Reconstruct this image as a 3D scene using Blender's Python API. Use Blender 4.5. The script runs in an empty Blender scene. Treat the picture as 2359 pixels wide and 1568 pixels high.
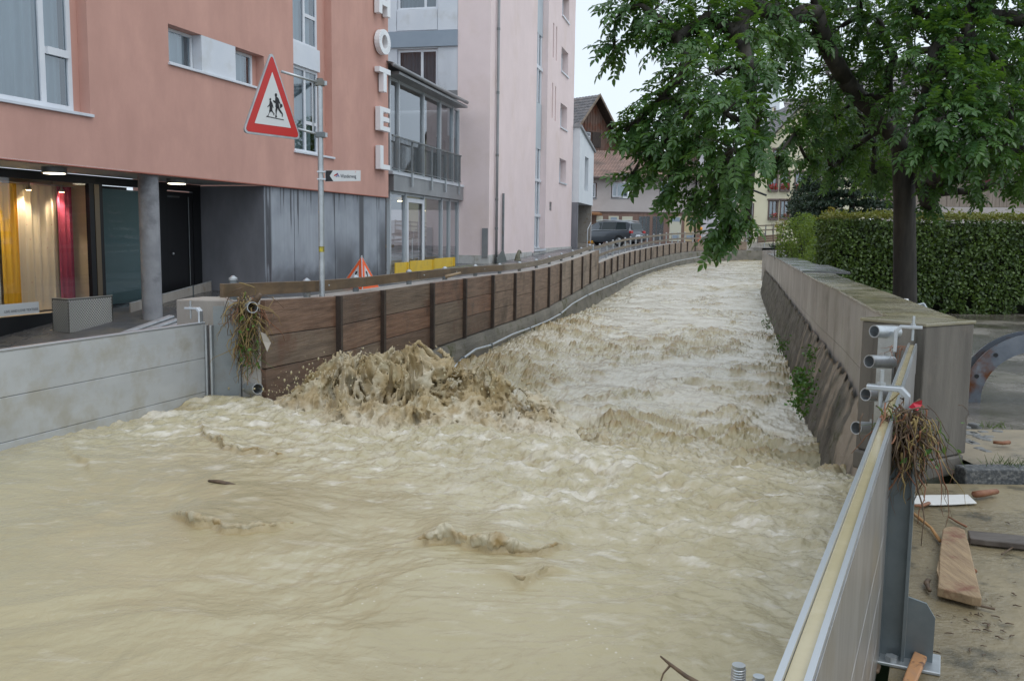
import bpy, bmesh, math, random
import numpy as np
from mathutils import Vector, Matrix

random.seed(7)
RNG = np.random.default_rng(11)
SC = bpy.context.scene
COL = SC.collection

# ------------------------------------------------------------------ camera
# image coordinates below are those of a 2359 x 1568 view of the photograph
FPX, CX, CY = 2107.0, 1179.5, 784.0
PITCH, ROLL, CAMH = math.radians(6.6), 0.013, 1.7
_f = np.array([0, math.cos(PITCH), -math.sin(PITCH)])
_u0 = np.cross([1., 0, 0], _f)
_r = np.array([1., 0, 0]) * math.cos(ROLL) + _u0 * math.sin(ROLL)
_u = np.cross(_r, _f)
EYE = np.array([0, 0, CAMH])
cam_data = bpy.data.cameras.new('camera')
cam_data.sensor_width = 36.0
cam_data.lens = 36.0 * FPX / 2359.0
cam_data.clip_start, cam_data.clip_end = 0.05, 4000
cam = bpy.data.objects.new('camera', cam_data)
COL.objects.link(cam)
cam.matrix_world = Matrix(((_r[0], _u[0], -_f[0], 0), (_r[1], _u[1], -_f[1], 0),
                           (_r[2], _u[2], -_f[2], CAMH), (0, 0, 0, 1)))
SC.camera = cam

# ------------------------------------------------------------------ light: overcast summer day after rain
SUN_EL, SUN_AZ = math.radians(58), math.radians(135)
world = bpy.data.worlds.new('World'); SC.world = world; world.use_nodes = True
nt = world.node_tree; nt.nodes.clear()
sky = nt.nodes.new('ShaderNodeTexSky'); sky.sky_type = 'NISHITA'; sky.sun_disc = False
sky.sun_elevation = SUN_EL; sky.sun_rotation = SUN_AZ; sky.dust_density = 4.0; sky.altitude = 500
cloud = nt.nodes.new('ShaderNodeRGB'); cloud.outputs[0].default_value = (9.9, 11.1, 12.4, 1)
# soft cloud base variation over the whole sky
tc = nt.nodes.new('ShaderNodeTexCoord'); nz = nt.nodes.new('ShaderNodeTexNoise')
nz.inputs['Scale'].default_value = 2.2; nz.inputs['Detail'].default_value = 5
nt.links.new(tc.outputs['Generated'], nz.inputs['Vector'])
mr = nt.nodes.new('ShaderNodeMapRange'); mr.inputs['From Min'].default_value = .3; mr.inputs['From Max'].default_value = .7
mr.inputs['To Min'].default_value = .9; mr.inputs['To Max'].default_value = 1.08
nt.links.new(nz.outputs[0], mr.inputs['Value'])
vm = nt.nodes.new('ShaderNodeVectorMath'); vm.operation = 'SCALE'
nt.links.new(cloud.outputs[0], vm.inputs[0]); nt.links.new(mr.outputs[0], vm.inputs['Scale'])
mx = nt.nodes.new('ShaderNodeMix'); mx.data_type = 'RGBA'; mx.inputs[0].default_value = 0.9
nt.links.new(sky.outputs[0], mx.inputs[6]); nt.links.new(vm.outputs[0], mx.inputs[7])
bg = nt.nodes.new('ShaderNodeBackground'); bg.inputs['Strength'].default_value = 0.1
nt.links.new(mx.outputs[2], bg.inputs['Color'])
wo = nt.nodes.new('ShaderNodeOutputWorld'); nt.links.new(bg.outputs[0], wo.inputs['Surface'])
sun_d = bpy.data.lights.new('sun', 'SUN'); sun_d.energy = 0.75; sun_d.angle = math.radians(40)
sun_d.color = (1, .96, .9)
sun = bpy.data.objects.new('sun', sun_d); COL.objects.link(sun)
sun.rotation_euler = (math.pi / 2 - SUN_EL, 0, math.pi - SUN_AZ + math.pi)
_sd = Vector((math.sin(SUN_AZ) * math.cos(SUN_EL), math.cos(SUN_AZ) * math.cos(SUN_EL), math.sin(SUN_EL)))
sun.rotation_euler = (-_sd).to_track_quat('-Z', 'Y').to_euler()
SC.view_settings.view_transform = 'Standard'
SC.view_settings.look = 'None'
SC.view_settings.exposure = 0.0
SC.view_settings.gamma = 1.0
SC.cycles.max_bounces = 6
SC.cycles.transparent_max_bounces = 12

# ------------------------------------------------------------------ placing helpers
def ray(u, v): return (u - CX) / FPX * _r - (v - CY) / FPX * _u + _f
def atY(u, v, y): d = ray(u, v); return EYE + d * (y / d[1])
def atZ(u, v, z): d = ray(u, v); return EYE + d * ((z - CAMH) / d[2])
def lerp_tab(tab, y): return float(np.interp(y, [a for a, b in tab], [b for a, b in tab]))
def V3(*a): return np.array(a, float)
def nrm(v): v = np.asarray(v, float); return v / (np.linalg.norm(v) + 1e-12)

# ------------------------------------------------------------------ mesh builder
class MB:
    def __init__(s): s.v = []; s.f = []; s.smooth = False
    def add(s, vs, fs):
        o = len(s.v); s.v += [tuple(map(float, p)) for p in vs]; s.f += [tuple(i + o for i in q) for q in fs]; return s
    def quad(s, a, b, c, d): return s.add([a, b, c, d], [(0, 1, 2, 3)])
    def poly(s, pts): return s.add(pts, [tuple(range(len(pts)))])
    def obox(s, c, ax, ay, az):
        """box from centre and three half-axis vectors"""
        c, ax, ay, az = map(lambda q: np.asarray(q, float), (c, ax, ay, az))
        vs = [c + i * ax + j * ay + k * az for k in (-1, 1) for j in (-1, 1) for i in (-1, 1)]
        return s.add(vs, [(0, 2, 3, 1), (4, 5, 7, 6), (0, 1, 5, 4), (2, 6, 7, 3), (0, 4, 6, 2), (1, 3, 7, 5)])
    def box(s, x0, x1, y0, y1, z0, z1):
        return s.obox(((x0 + x1) / 2, (y0 + y1) / 2, (z0 + z1) / 2), ((x1 - x0) / 2, 0, 0), (0, (y1 - y0) / 2, 0), (0, 0, (z1 - z0) / 2))
    def prism(s, pts, d):
        """closed polygon (3-D points) extruded by vector d"""
        d = np.asarray(d, float); n = len(pts)
        vs = [np.asarray(p, float) for p in pts] + [np.asarray(p, float) + d for p in pts]
        fs = [tuple(range(n))[::-1], tuple(range(n, 2 * n))] + [(i, (i + 1) % n, (i + 1) % n + n, i + n) for i in range(n)]
        return s.add(vs, fs)
    def tube(s, path, rad, n=8, cap=True, squash=None):
        P = [np.asarray(p, float) for p in path]; m = len(P)
        R = rad if hasattr(rad, '__len__') else [rad] * m
        vs = []; prev = None
        for i in range(m):
            t = nrm(P[min(i + 1, m - 1)] - P[max(i - 1, 0)])
            if prev is None:
                a = np.array([0, 0, 1.]) if abs(t[2]) < .9 else np.array([1., 0, 0])
            else: a = prev
            e1 = nrm(a - t * (a @ t)); e2 = np.cross(t, e1); prev = e1
            for k in range(n):
                q = 2 * math.pi * k / n
                vs.append(P[i] + R[i] * (math.cos(q) * e1 * (squash or 1) + math.sin(q) * e2))
        fs = [(i * n + k, i * n + (k + 1) % n, (i + 1) * n + (k + 1) % n, (i + 1) * n + k) for i in range(m - 1) for k in range(n)]
        if cap: fs += [tuple(range(n))[::-1], tuple(range((m - 1) * n, m * n))]
        return s.add(vs, fs)
    def cyl(s, a, b, r, n=12): return s.tube([a, b], r, n)
    def ring(s, a, b, ro, ri, n=20):
        """pipe with wall thickness"""
        a, b = np.asarray(a, float), np.asarray(b, float); t = nrm(b - a)
        h = np.array([0, 0, 1.]) if abs(t[2]) < .9 else np.array([1., 0, 0])
        e1 = nrm(h - t * (h @ t)); e2 = np.cross(t, e1); vs = []
        for p, r in ((a, ro), (b, ro), (b, ri), (a, ri)):
            for k in range(n):
                q = 2 * math.pi * k / n; vs.append(p + r * (math.cos(q) * e1 + math.sin(q) * e2))
        fs = [((j * n + k), (j * n + (k + 1) % n), ((j + 1) % 4 * n + (k + 1) % n), ((j + 1) % 4 * n + k)) for j in range(4) for k in range(n)]
        return s.add(vs, fs)
    def lathe(s, c, prof, n=16):
        c = np.asarray(c, float); m = len(prof)
        vs = [c + (r * math.cos(2 * math.pi * k / n), r * math.sin(2 * math.pi * k / n), z) for r, z in prof for k in range(n)]
        fs = [(i * n + k, i * n + (k + 1) % n, (i + 1) * n + (k + 1) % n, (i + 1) * n + k) for i in range(m - 1) for k in range(n)]
        fs += [tuple(range(n))[::-1], tuple(range((m - 1) * n, m * n))]
        return s.add(vs, fs)
    def ball(s, c, r, n=8, m=6, sc=(1, 1, 1)):
        c = np.asarray(c, float); vs = []
        for i in range(m + 1):
            th = math.pi * i / m
            for k in range(n):
                q = 2 * math.pi * k / n
                vs.append(c + r * np.array([math.sin(th) * math.cos(q) * sc[0], math.sin(th) * math.sin(q) * sc[1], math.cos(th) * sc[2]]))
        fs = [(i * n + k, (i + 1) * n + k, (i + 1) * n + (k + 1) % n, i * n + (k + 1) % n) for i in range(m) for k in range(n)]
        return s.add(vs, fs)
    def build(s, name, mat, parent=None, bevel=0, smooth=None, seg=2):
        o = mesh_obj(name, s.v, s.f, mat, parent, s.smooth if smooth is None else smooth)
        if bevel:
            b = o.modifiers.new('bevel', 'BEVEL'); b.width = bevel; b.segments = seg; b.limit_method = 'ANGLE'; b.angle_limit = .6
        return o

def root_loc(o):
    l = np.zeros(3)
    while o is not None: l += np.array(o.location); o = o.parent
    return l
def mesh_obj(name, v, f, mat, parent=None, smooth=False):
    me = bpy.data.meshes.new(name)
    v = np.asarray(v, float).reshape(-1, 3) - root_loc(parent)
    me.from_pydata(v.tolist(), [], f)
    me.materials.append(mat)
    if smooth is True: me.shade_smooth()
    elif smooth: me.shade_smooth(); me.set_sharp_from_angle(angle=smooth)
    o = bpy.data.objects.new(name, me); COL.objects.link(o)
    if parent is not None: o.parent = parent
    return o
def big_mesh(name, verts, quads, mat, parent=None, smooth=True, attrs=None, tris=None):
    """fast numpy mesh: verts (n,3), quads (m,4)"""
    me = bpy.data.meshes.new(name)
    verts = np.ascontiguousarray(verts, np.float32) - root_loc(parent).astype(np.float32)
    k = quads.shape[1]; nf = len(quads)
    me.vertices.add(len(verts)); me.vertices.foreach_set('co', verts.ravel())
    me.loops.add(nf * k); me.loops.foreach_set('vertex_index', np.ascontiguousarray(quads, np.int32).ravel())
    me.polygons.add(nf); me.polygons.foreach_set('loop_start', np.arange(0, nf * k, k, dtype=np.int32))
    me.update(calc_edges=True)
    if smooth: me.shade_smooth()
    for an, arr in (attrs or {}).items():
        a = me.attributes.new(an, 'FLOAT', 'POINT'); a.data.foreach_set('value', np.ascontiguousarray(arr, np.float32))
    me.materials.append(mat)
    o = bpy.data.objects.new(name, me); COL.objects.link(o)
    if parent is not None: o.parent = parent
    return o
def thing(name, label, cat, loc=(0, 0, 0), group=None):
    o = bpy.data.objects.new(name, None); COL.objects.link(o); o.empty_display_size = .1
    o.location = tuple(map(float, loc)); return tag(o, label, cat, group)
def tag(o, label, cat=None, group=None, kind=None):
    if label: o['label'] = label
    if cat: o['category'] = cat
    if group: o['group'] = group
    if kind: o['kind'] = kind
    return o
def struct(o): o['kind'] = 'structure'; return o
def stuff(o): o['kind'] = 'stuff'; return o
def text_mesh(name, body, size, origin, ex, ez, mat, parent, thick=.001, bold=0.0, align='LEFT'):
    cu = bpy.data.curves.new(name, 'FONT'); cu.body = body; cu.size = size; cu.offset = bold; cu.extrude = thick
    cu.resolution_u = 3; cu.align_x = align
    tmp = bpy.data.objects.new(name + '_tmp', cu); COL.objects.link(tmp)
    bpy.context.view_layer.update()
    me = bpy.data.meshes.new_from_object(tmp.evaluated_get(bpy.context.evaluated_depsgraph_get()))
    bpy.data.objects.remove(tmp); bpy.data.curves.remove(cu)
    ex, ez = nrm(ex), nrm(ez); ey = np.cross(ex, ez)
    w = root_loc(parent)
    for vt in me.vertices:
        x, y, z = vt.co; p = np.asarray(origin) + ex * x + ez * y + ey * z - w; vt.co = p
    me.materials.clear(); me.materials.append(mat); me.name = name
    o = bpy.data.objects.new(name, me); COL.objects.link(o); o.parent = parent
    return o

# ------------------------------------------------------------------ materials
MATS = {}
def mat(name, c, c2=None, rough=.6, metal=0., scale=3., stretch=(1, 1, 1), rotz=0., bump=0., bscale=None, detail=6,
        lo=.35, hi=.65, spec=.5, wet=None, emit=None, trans=0., dirt=None, dirt_scale=1.2, dirt_lo=.5, dirt_hi=.7, coat=0., bstretch=None):
    m = bpy.data.materials.new(name); m.use_nodes = True; t = m.node_tree; N = t.nodes; L = t.links
    b = N['Principled BSDF']; b.inputs['Roughness'].default_value = rough; b.inputs['Metallic'].default_value = metal
    b.inputs['Specular IOR Level'].default_value = spec; b.inputs['Coat Weight'].default_value = coat
    c = tuple(c) + (1,) if len(c) == 3 else c
    b.inputs['Base Color'].default_value = c
    geo = N.new('ShaderNodeNewGeometry')
    def coords(st):
        mp = N.new('ShaderNodeMapping'); mp.vector_type = 'TEXTURE'
        mp.inputs['Rotation'].default_value = (0, 0, rotz); mp.inputs['Scale'].default_value = tuple(1. / max(q, 1e-4) for q in st)
        L.new(geo.outputs['Position'], mp.inputs['Vector']); return mp.outputs[0]
    vec = coords(stretch); col = None
    def noise(sc, v=None, det=detail):
        n = N.new('ShaderNodeTexNoise'); n.inputs['Scale'].default_value = sc; n.inputs['Detail'].default_value = det
        n.inputs['Roughness'].default_value = .62
        L.new(v or vec, n.inputs['Vector']); return n.outputs[0]
    if c2 is not None:
        c2 = tuple(c2) + (1,)
        mr = N.new('ShaderNodeMapRange'); mr.inputs['From Min'].default_value = lo; mr.inputs['From Max'].default_value = hi
        L.new(noise(scale), mr.inputs['Value'])
        mx = N.new('ShaderNodeMix'); mx.data_type = 'RGBA'; L.new(mr.outputs[0], mx.inputs[0])
        mx.inputs[6].default_value = c; mx.inputs[7].default_value = c2; col = mx.outputs[2]
        L.new(col, b.inputs['Base Color'])
    if dirt is not None:
        mr = N.new('ShaderNodeMapRange'); mr.inputs['From Min'].default_value = dirt_lo; mr.inputs['From Max'].default_value = dirt_hi
        L.new(noise(dirt_scale, geo.outputs['Position'], 8), mr.inputs['Value'])
        mx = N.new('ShaderNodeMix'); mx.data_type = 'RGBA'; L.new(mr.outputs[0], mx.inputs[0])
        if col is not None: L.new(col, mx.inputs[6])
        else: mx.inputs[6].default_value = c
        mx.inputs[7].default_value = tuple(dirt) + (1,); col = mx.outputs[2]; L.new(col, b.inputs['Base Color'])
    if wet is not None:  # (scale, lo, hi, rough when wet, darkening when wet)
        mr = N.new('ShaderNodeMapRange'); mr.inputs['From Min'].default_value = wet[1]; mr.inputs['From Max'].default_value = wet[2]
        L.new(noise(wet[0], geo.outputs['Position'], 5), mr.inputs['Value'])
        r2 = N.new('ShaderNodeMapRange'); r2.inputs['To Min'].default_value = rough; r2.inputs['To Max'].default_value = wet[3]
        L.new(mr.outputs[0], r2.inputs['Value']); L.new(r2.outputs[0], b.inputs['Roughness'])
        if col is not None and len(wet) > 4:
            mx = N.new('ShaderNodeMix'); mx.data_type = 'RGBA'; mx.blend_type = 'MULTIPLY'; L.new(mr.outputs[0], mx.inputs[0])
            L.new(col, mx.inputs[6]); mx.inputs[7].default_value = (wet[4],) * 3 + (1,); L.new(mx.outputs[2], b.inputs['Base Color'])
    if bump:
        bp = N.new('ShaderNodeBump'); bp.inputs['Strength'].default_value = min(1, bump); bp.inputs['Distance'].default_value = .02
        L.new(noise(bscale or scale, coords(bstretch) if bstretch else vec, 8), bp.inputs['Height']); L.new(bp.outputs[0], b.inputs['Normal'])
    if emit: b.inputs['Emission Color'].default_value = tuple(emit[:3]) + (1,); b.inputs['Emission Strength'].default_value = emit[3]
    MATS[name] = m; return m

def glass_mat(name, tint=(.75, .8, .85), refl=.25, rough=.02):
    m = bpy.data.materials.new(name); m.use_nodes = True; t = m.node_tree; t.nodes.clear()
    tr = t.nodes.new('ShaderNodeBsdfTransparent'); tr.inputs[0].default_value = tuple(tint) + (1,)
    gl = t.nodes.new('ShaderNodeBsdfGlossy'); gl.inputs['Roughness'].default_value = rough; gl.inputs[0].default_value = (.9, .95, 1, 1)
    fr = t.nodes.new('ShaderNodeFresnel'); fr.inputs[0].default_value = 1.5
    ad = t.nodes.new('ShaderNodeMath'); ad.operation = 'ADD'; ad.use_clamp = True; ad.inputs[1].default_value = refl
    t.links.new(fr.outputs[0], ad.inputs[0])
    mx = t.nodes.new('ShaderNodeMixShader'); t.links.new(ad.outputs[0], mx.inputs[0])
    t.links.new(tr.outputs[0], mx.inputs[1]); t.links.new(gl.outputs[0], mx.inputs[2])
    o = t.nodes.new('ShaderNodeOutputMaterial'); t.links.new(mx.outputs[0], o.inputs[0]); MATS[name] = m; return m

def leaf_mat(name, c1, c2, rough=.4, transl=.25, tcol=(.18, .28, .03)):
    m = bpy.data.materials.new(name); m.use_nodes = True; t = m.node_tree; N = t.nodes; L = t.links
    b = N['Principled BSDF']; b.inputs['Roughness'].default_value = rough; b.inputs['Specular IOR Level'].default_value = .5
    at = N.new('ShaderNodeAttribute'); at.attribute_name = 'rnd'; oi = N.new('ShaderNodeObjectInfo')
    ad = N.new('ShaderNodeMath'); ad.operation = 'ADD'; L.new(at.outputs['Fac'], ad.inputs[0]); L.new(oi.outputs['Random'], ad.inputs[1])
    fr = N.new('ShaderNodeMath'); fr.operation = 'FRACT'; L.new(ad.outputs[0], fr.inputs[0])
    mx = N.new('ShaderNodeMix'); mx.data_type = 'RGBA'; L.new(fr.outputs[0], mx.inputs[0])
    mx.inputs[6].default_value = tuple(c1) + (1,); mx.inputs[7].default_value = tuple(c2) + (1,)
    L.new(mx.outputs[2], b.inputs['Base Color'])
    tr = N.new('ShaderNodeBsdfTranslucent'); tr.inputs[0].default_value = tuple(tcol) + (1,)
    ms = N.new('ShaderNodeMixShader'); ms.inputs[0].default_value = transl
    L.new(b.outputs[0], ms.inputs[1]); L.new(tr.outputs[0], ms.inputs[2]); L.new(ms.outputs[0], N['Material Output'].inputs[0])
    MATS[name] = m; return m

# ------------------------------------------------------------------ numpy noise
_perm = np.random.default_rng(3).permutation(256).astype(np.int64); _perm = np.concatenate([_perm, _perm, _perm])
_g3 = nrm(np.random.default_rng(5).normal(size=(256, 3))) * 0 + (lambda q: q / np.linalg.norm(q, axis=1, keepdims=True))(np.random.default_rng(5).normal(size=(256, 3)))
_g3 = _g3.astype(np.float32)
def perlin(x, y, z):
    x, y, z = np.broadcast_arrays(np.asarray(x, np.float32), np.asarray(y, np.float32), np.asarray(z, np.float32))
    xi, yi, zi = np.floor(x).astype(np.int64), np.floor(y).astype(np.int64), np.floor(z).astype(np.int64)
    xf, yf, zf = x - xi, y - yi, z - zi
    fade = lambda t: t * t * t * (t * (t * 6 - 15) + 10)
    u, v, w = fade(xf), fade(yf), fade(zf)
    X, Y_, Z_ = xi & 255, yi & 255, zi & 255
    out = 0
    for k in (0, 1):
        wz = w if k else 1 - w
        for j in (0, 1):
            wy = v if j else 1 - v
            for i in (0, 1):
                wx = u if i else 1 - u
                h = _perm[_perm[_perm[X + i] + Y_ + j] + Z_ + k]
                g = _g3[h]
                out = out + wx * wy * wz * (g[..., 0] * (xf - i) + g[..., 1] * (yf - j) + g[..., 2] * (zf - k))
    return out * 1.5
def fbm(x, y, z, o=4, g=.5, l=2.03):
    a, s, t = 1., 0., 0.
    for i in range(o):
        s = s + a * perlin(x + 17.3 * i, y - 9.1 * i, z + 5.7 * i); t += a; a *= g; x, y, z = x * l, y * l, z * l
    return s / t
def ridged(x, y, z, o=4, g=.5, l=2.05):
    a, s, t = 1., 0., 0.
    for i in range(o):
        s = s + a * (1 - np.abs(perlin(x + 31.7 * i, y + 3.3 * i, z - 11 * i)) * 1.6); t += a; a *= g; x, y, z = x * l, y * l, z * l
    return s / t
def sstep(a, b, x):
    t = np.clip((x - a) / (b - a), 0, 1); return t * t * (3 - 2 * t)
# ------------------------------------------------------------------ palette
M_salmon = mat('salmon_render', (.54, .305, .25), (.63, .36, .295), rough=.9, scale=1.3, stretch=(1, 1, .35), bump=.25, bscale=120, dirt=(.53, .30, .245), dirt_scale=.9, dirt_lo=.45, dirt_hi=.75)
M_salmon_dark = mat('salmon_edge', (.40, .15, .11), rough=.9)
M_pink = mat('pink_render', (.80, .665, .655), (.85, .71, .70), rough=.92, scale=.9, bump=.3, bscale=90, dirt=(.74, .60, .55), dirt_scale=.5, dirt_lo=.52, dirt_hi=.8)
M_concrete_dk = None
M_conc = mat('river_concrete', (.38, .36, .33), (.49, .465, .43), rough=.75, scale=1.4, stretch=(1, 1, .35), bump=.5, bscale=14, dirt=(.24, .22, .18), dirt_scale=2.2, dirt_lo=.5, dirt_hi=.72, wet=(1.1, .45, .6, .35))
M_conc_top = mat('wet_coping', (.23, .21, .16), (.30, .27, .17), rough=.35, scale=1.8, bump=.3, bscale=25, dirt=(.2, .17, .08), dirt_scale=1.3, wet=(1.5, .4, .6, .08))
M_pillar = mat('pillar_concrete', (.105, .095, .082), (.17, .155, .132), rough=.7, scale=5, stretch=(1, 1, .12), bump=.4, bscale=30, bstretch=(1, 1, .25), dirt=(.21, .175, .14), dirt_scale=2.5, dirt_lo=.55, dirt_hi=.75)
M_stone = mat('mossy_stone_base', (.055, .05, .042), (.12, .11, .09), rough=.8, scale=4, bump=1, bscale=9, dirt=(.07, .075, .02), dirt_scale=5, dirt_lo=.52, dirt_hi=.66)
M_asphalt = mat('wet_asphalt', (.07, .072, .078), (.10, .10, .105), rough=.5, scale=3, bump=.3, bscale=60, dirt=(.19, .165, .12), dirt_scale=.45, dirt_lo=.5, dirt_hi=.7, wet=(.6, .4, .6, .12))
M_mud = mat('muddy_road', (.24, .195, .115), (.31, .255, .155), rough=.5, scale=2.5, bump=.5, bscale=18, dirt=(.10, .085, .05), dirt_scale=3.5, dirt_lo=.55, dirt_hi=.66, wet=(.9, .42, .55, .06, .8))
M_yard = mat('gravel_yard', (.16, .14, .11), (.27, .245, .21), rough=.42, scale=14, bump=.8, bscale=40, dirt=(.13, .115, .075), dirt_scale=1.1, dirt_lo=.48, dirt_hi=.62, wet=(.5, .38, .52, .05, .6))
M_pave = mat('sandy_pavement', (.33, .275, .19), (.26, .22, .16), rough=.6, scale=2, stretch=(.5, 2, 1), bump=.3, bscale=30, dirt=(.15, .13, .10), dirt_scale=2.4, dirt_lo=.55, dirt_hi=.7, wet=(1.2, .45, .6, .2, .85))
M_granite = mat('granite_kerb', (.06, .065, .07), (.22, .22, .21), rough=.5, scale=38, lo=.45, hi=.7, bump=.5, bscale=40)
M_cobble = mat('cobble_stone', (.15, .155, .16), (.22, .22, .21), rough=.55, scale=9, bump=.4, bscale=30)
M_terrain = mat('meadow', (.05, .09, .03), (.08, .12, .04), rough=.9, scale=.2)
M_steel = mat('galvanised_steel', (.42, .45, .47), (.55, .58, .60), rough=.42, metal=.75, scale=9, bump=.05, bscale=20, dirt=(.30, .28, .24), dirt_scale=2.5, dirt_lo=.55, dirt_hi=.8)
M_steel_dk = mat('grey_steel', (.16, .18, .19), (.22, .24, .25), rough=.5, metal=.6, scale=6, dirt=(.2, .18, .15), dirt_scale=4)
M_alu = mat('aluminium_board', (.47, .49, .50), (.55, .57, .58), rough=.5, metal=.35, scale=1.2, stretch=(1, 1, 3), rotz=-.29, bump=.03, bscale=8, dirt=(.43, .42, .38), dirt_scale=3.2, dirt_lo=.48, dirt_hi=.66)
M_alu_br = mat('aluminium_bright', (.56, .58, .60), rough=.3, metal=.8)
M_alu_brush = mat('aluminium_streaked', (.30, .29, .28), (.52, .51, .50), rough=.34, metal=.7, scale=9, stretch=(1, 1, .06), lo=.3, hi=.75, dirt=(.33, .29, .22), dirt_scale=2)
M_black = mat('black_metal', (.012, .013, .015), rough=.35)
M_rubber = mat('black_rubber', (.015, .015, .016), rough=.7)
M_white = mat('white_frame', (.66, .69, .74), (.72, .75, .79), rough=.4, scale=2)
M_panel = mat('white_panel', (.62, .66, .72), (.70, .73, .78), rough=.35, scale=.8, dirt=(.52, .53, .53), dirt_scale=1.2, dirt_lo=.55, dirt_hi=.8)
M_panel_gr = mat('grey_blue_panel', (.27, .33, .40), (.31, .37, .44), rough=.45, scale=1)
M_glass = glass_mat('window_glass', (.76, .84, .89), .15)
M_glass_dk = glass_mat('dark_window_glass', (.35, .40, .44), .12)
M_glass_shop = glass_mat('shop_glass', (.93, .94, .94), .03)
M_int = mat('dark_interior', (.03, .032, .035), rough=.9)
M_curtain = mat('grey_curtain', (.42, .49, .51), (.56, .62, .63), rough=.9, scale=2, stretch=(1, 1, .2))
M_cream = mat('cream_wall', (.66, .58, .46), rough=.9)

# ------------------------------------------------------------------ frames of reference along the street
FP = V3(-7.74, 13.97, 0); FT = V3(.2899, .9571, 0); FN = V3(.9571, -.2899, 0)      # salmon hotel front
def FA(s, r, z): return FP + FT * s + FN * r + V3(0, 0, z)
QC = V3(-.941, 35.06, 0); QU = 1.12; QT = V3(.225, .9744, 0); QN = V3(.9744, -.225, 0)            # pink block corner
def QA(s, r, z): return QC + QT * s * QU + QN * r * QU + V3(0, 0, QU * z - .204)
K = .864
WOODPX = [(600, 692, 9.6), (770, 682, 11.5), (873, 669, 13.3), (988, 652, 15.2), (1064, 642, 17.1), (1129, 634, 19.2), (1181, 629, 21.4),
          (1224, 623, 23.4), (1260, 615.5, 25.4), (1288, 607, 27.5), (1314, 599, 29.6), (1338, 591, 31.6), (1357, 584, 33.7), (1376, 576.5, 35.5)]
WOOD = [atY(u, v, d * K) for u, v, d in WOODPX]
LOWPX = [(1375, 607, 36), (1390, 602, 37.5), (1406, 595.5, 39), (1420, 590, 40.7), (1435, 585, 42.5), (1448, 581.5, 44.2), (1460, 578, 46),
         (1472, 575.6, 47.8), (1485, 573, 49.8), (1497.6, 570, 51.8), (1512, 567.3, 54), (1526, 564.8, 56), (1540.5, 562.3, 58), (1554, 560.3, 60),
         (1567, 559, 62), (1582, 558, 64), (1600, 557.3, 66), (1622, 556.8, 68), (1650, 556.6, 69.8), (1684, 556.6, 71.2), (1720, 556.8, 72.4), (1757, 557, 73)]
LOW = [atY(u, v, d * K) for u, v, d in LOWPX]
GZ = [(-50, -.5), (0, -.45), (10, -.42), (14, -.34), (15.5, -.25), (17.5, 0.0), (19, .14), (21, .3), (24, .35), (28, .4), (35, .57), (46, .82), (50, .92), (65, 1.02), (74, 1.12), (100, 1.5), (160, 2.5), (400, 8)]
def gz(y): return lerp_tab(GZ, y)
LEDGE = [(0.5, -5.3), (6.1, -3.48), (8.25, -2.77), (8.35, -2.3)] + [(p[1], p[0]) for p in WOOD[1:]] + [(p[1], p[0]) for p in LOW[1:]] + [(64, 20), (75, 26)]
RW = [(6.5, 2.78), (6.77, 2.84), (7.58, 3.02), (10.11, 3.65), (12.36, 4.16), (18.05, 5.55), (26.16, 7.54), (34.86, 9.61)]   # right wall, inner top edge (Y, X)
RB0, RB1 = V3(.42, 1.38, 1.0), V3(2.47, 5.71, 1.0)      # right flood barrier, left lip of its top
RT = nrm(RB1 - RB0); RN = V3(RT[1], -RT[0], 0)
REDGE = [(0.5, .05), (1.38, .46), (5.71, 2.5), (6.4, 2.75)] + RW[1:] + [(37, 12.5), (42, 17), (50, 22), (60, 27), (75, 32)]
def XL(y): return np.interp(y, [a for a, b in LEDGE], [b for a, b in LEDGE])
def XR(y): return np.interp(y, [a for a, b in REDGE], [b for a, b in REDGE])

# ------------------------------------------------------------------ ground sheets
ys = list(np.linspace(-30, 8, 20)) + list(np.linspace(8.2, 64, 120)) + list(np.linspace(66, 420, 40))
def strip(name, m, ys, x0f, x1f, zf, nx=14):
    v = []; f = []
    for y in ys:
        a, b = x0f(y), x1f(y)
        for i in range(nx + 1): x = a + (b - a) * i / nx; v.append((x, y, zf(x, y)))
    for j in range(len(ys) - 1):
        for i in range(nx): k = j * (nx + 1) + i; f.append((k, k + 1, k + nx + 2, k + nx + 1))
    return mesh_obj(name, v, f, m, smooth=True)
struct(strip('street', M_asphalt, ys, lambda y: -22 - max(0, y - 60) * 4, lambda y: float(XL(y)) - .12 if y < 63 else (18 if y < 66 else 30 + (y - 66) * 6), lambda x, y: gz(y)))
struct(tag(strip('terrain', M_terrain, list(np.linspace(-60, 60, 7)) + [120, 300, 900, 2500], lambda y: -900 - y, lambda y: 900 + y, lambda x, y: -3.0 if y < 100 else -3 + (y - 100) * .012, 20), None))
struct(strip('yard', M_yard, list(np.linspace(7.6, 66, 50)) + [100, 200], lambda y: float(XR(y)) + (.5 if y < 34 else 1.2), lambda y: 60 + y, lambda x, y: .06 + .004 * max(0, y - 20) - .05 * math.exp(-((y - 12) / 4) ** 2), 20))
mb = MB(); mb.add([(-.5, -4, 0), (14, -4, 0), (14, 6.28, 0), (2.75, 6.28, 0), (RB1 + RN * .1)[:2].tolist() + [0], (RB0 + RN * .1)[:2].tolist() + [0]], [(0, 1, 2, 3, 4, 5)])
struct(mb.build('road', M_mud))
pv = MB(); pv.add([(3.34, 6.42, .10), (14, 7.3, .10), (14, 7.75, .095), (3.3, 7.7, .095)], [(0, 1, 2, 3)]); struct(pv.build('pavement', M_pave))
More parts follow.
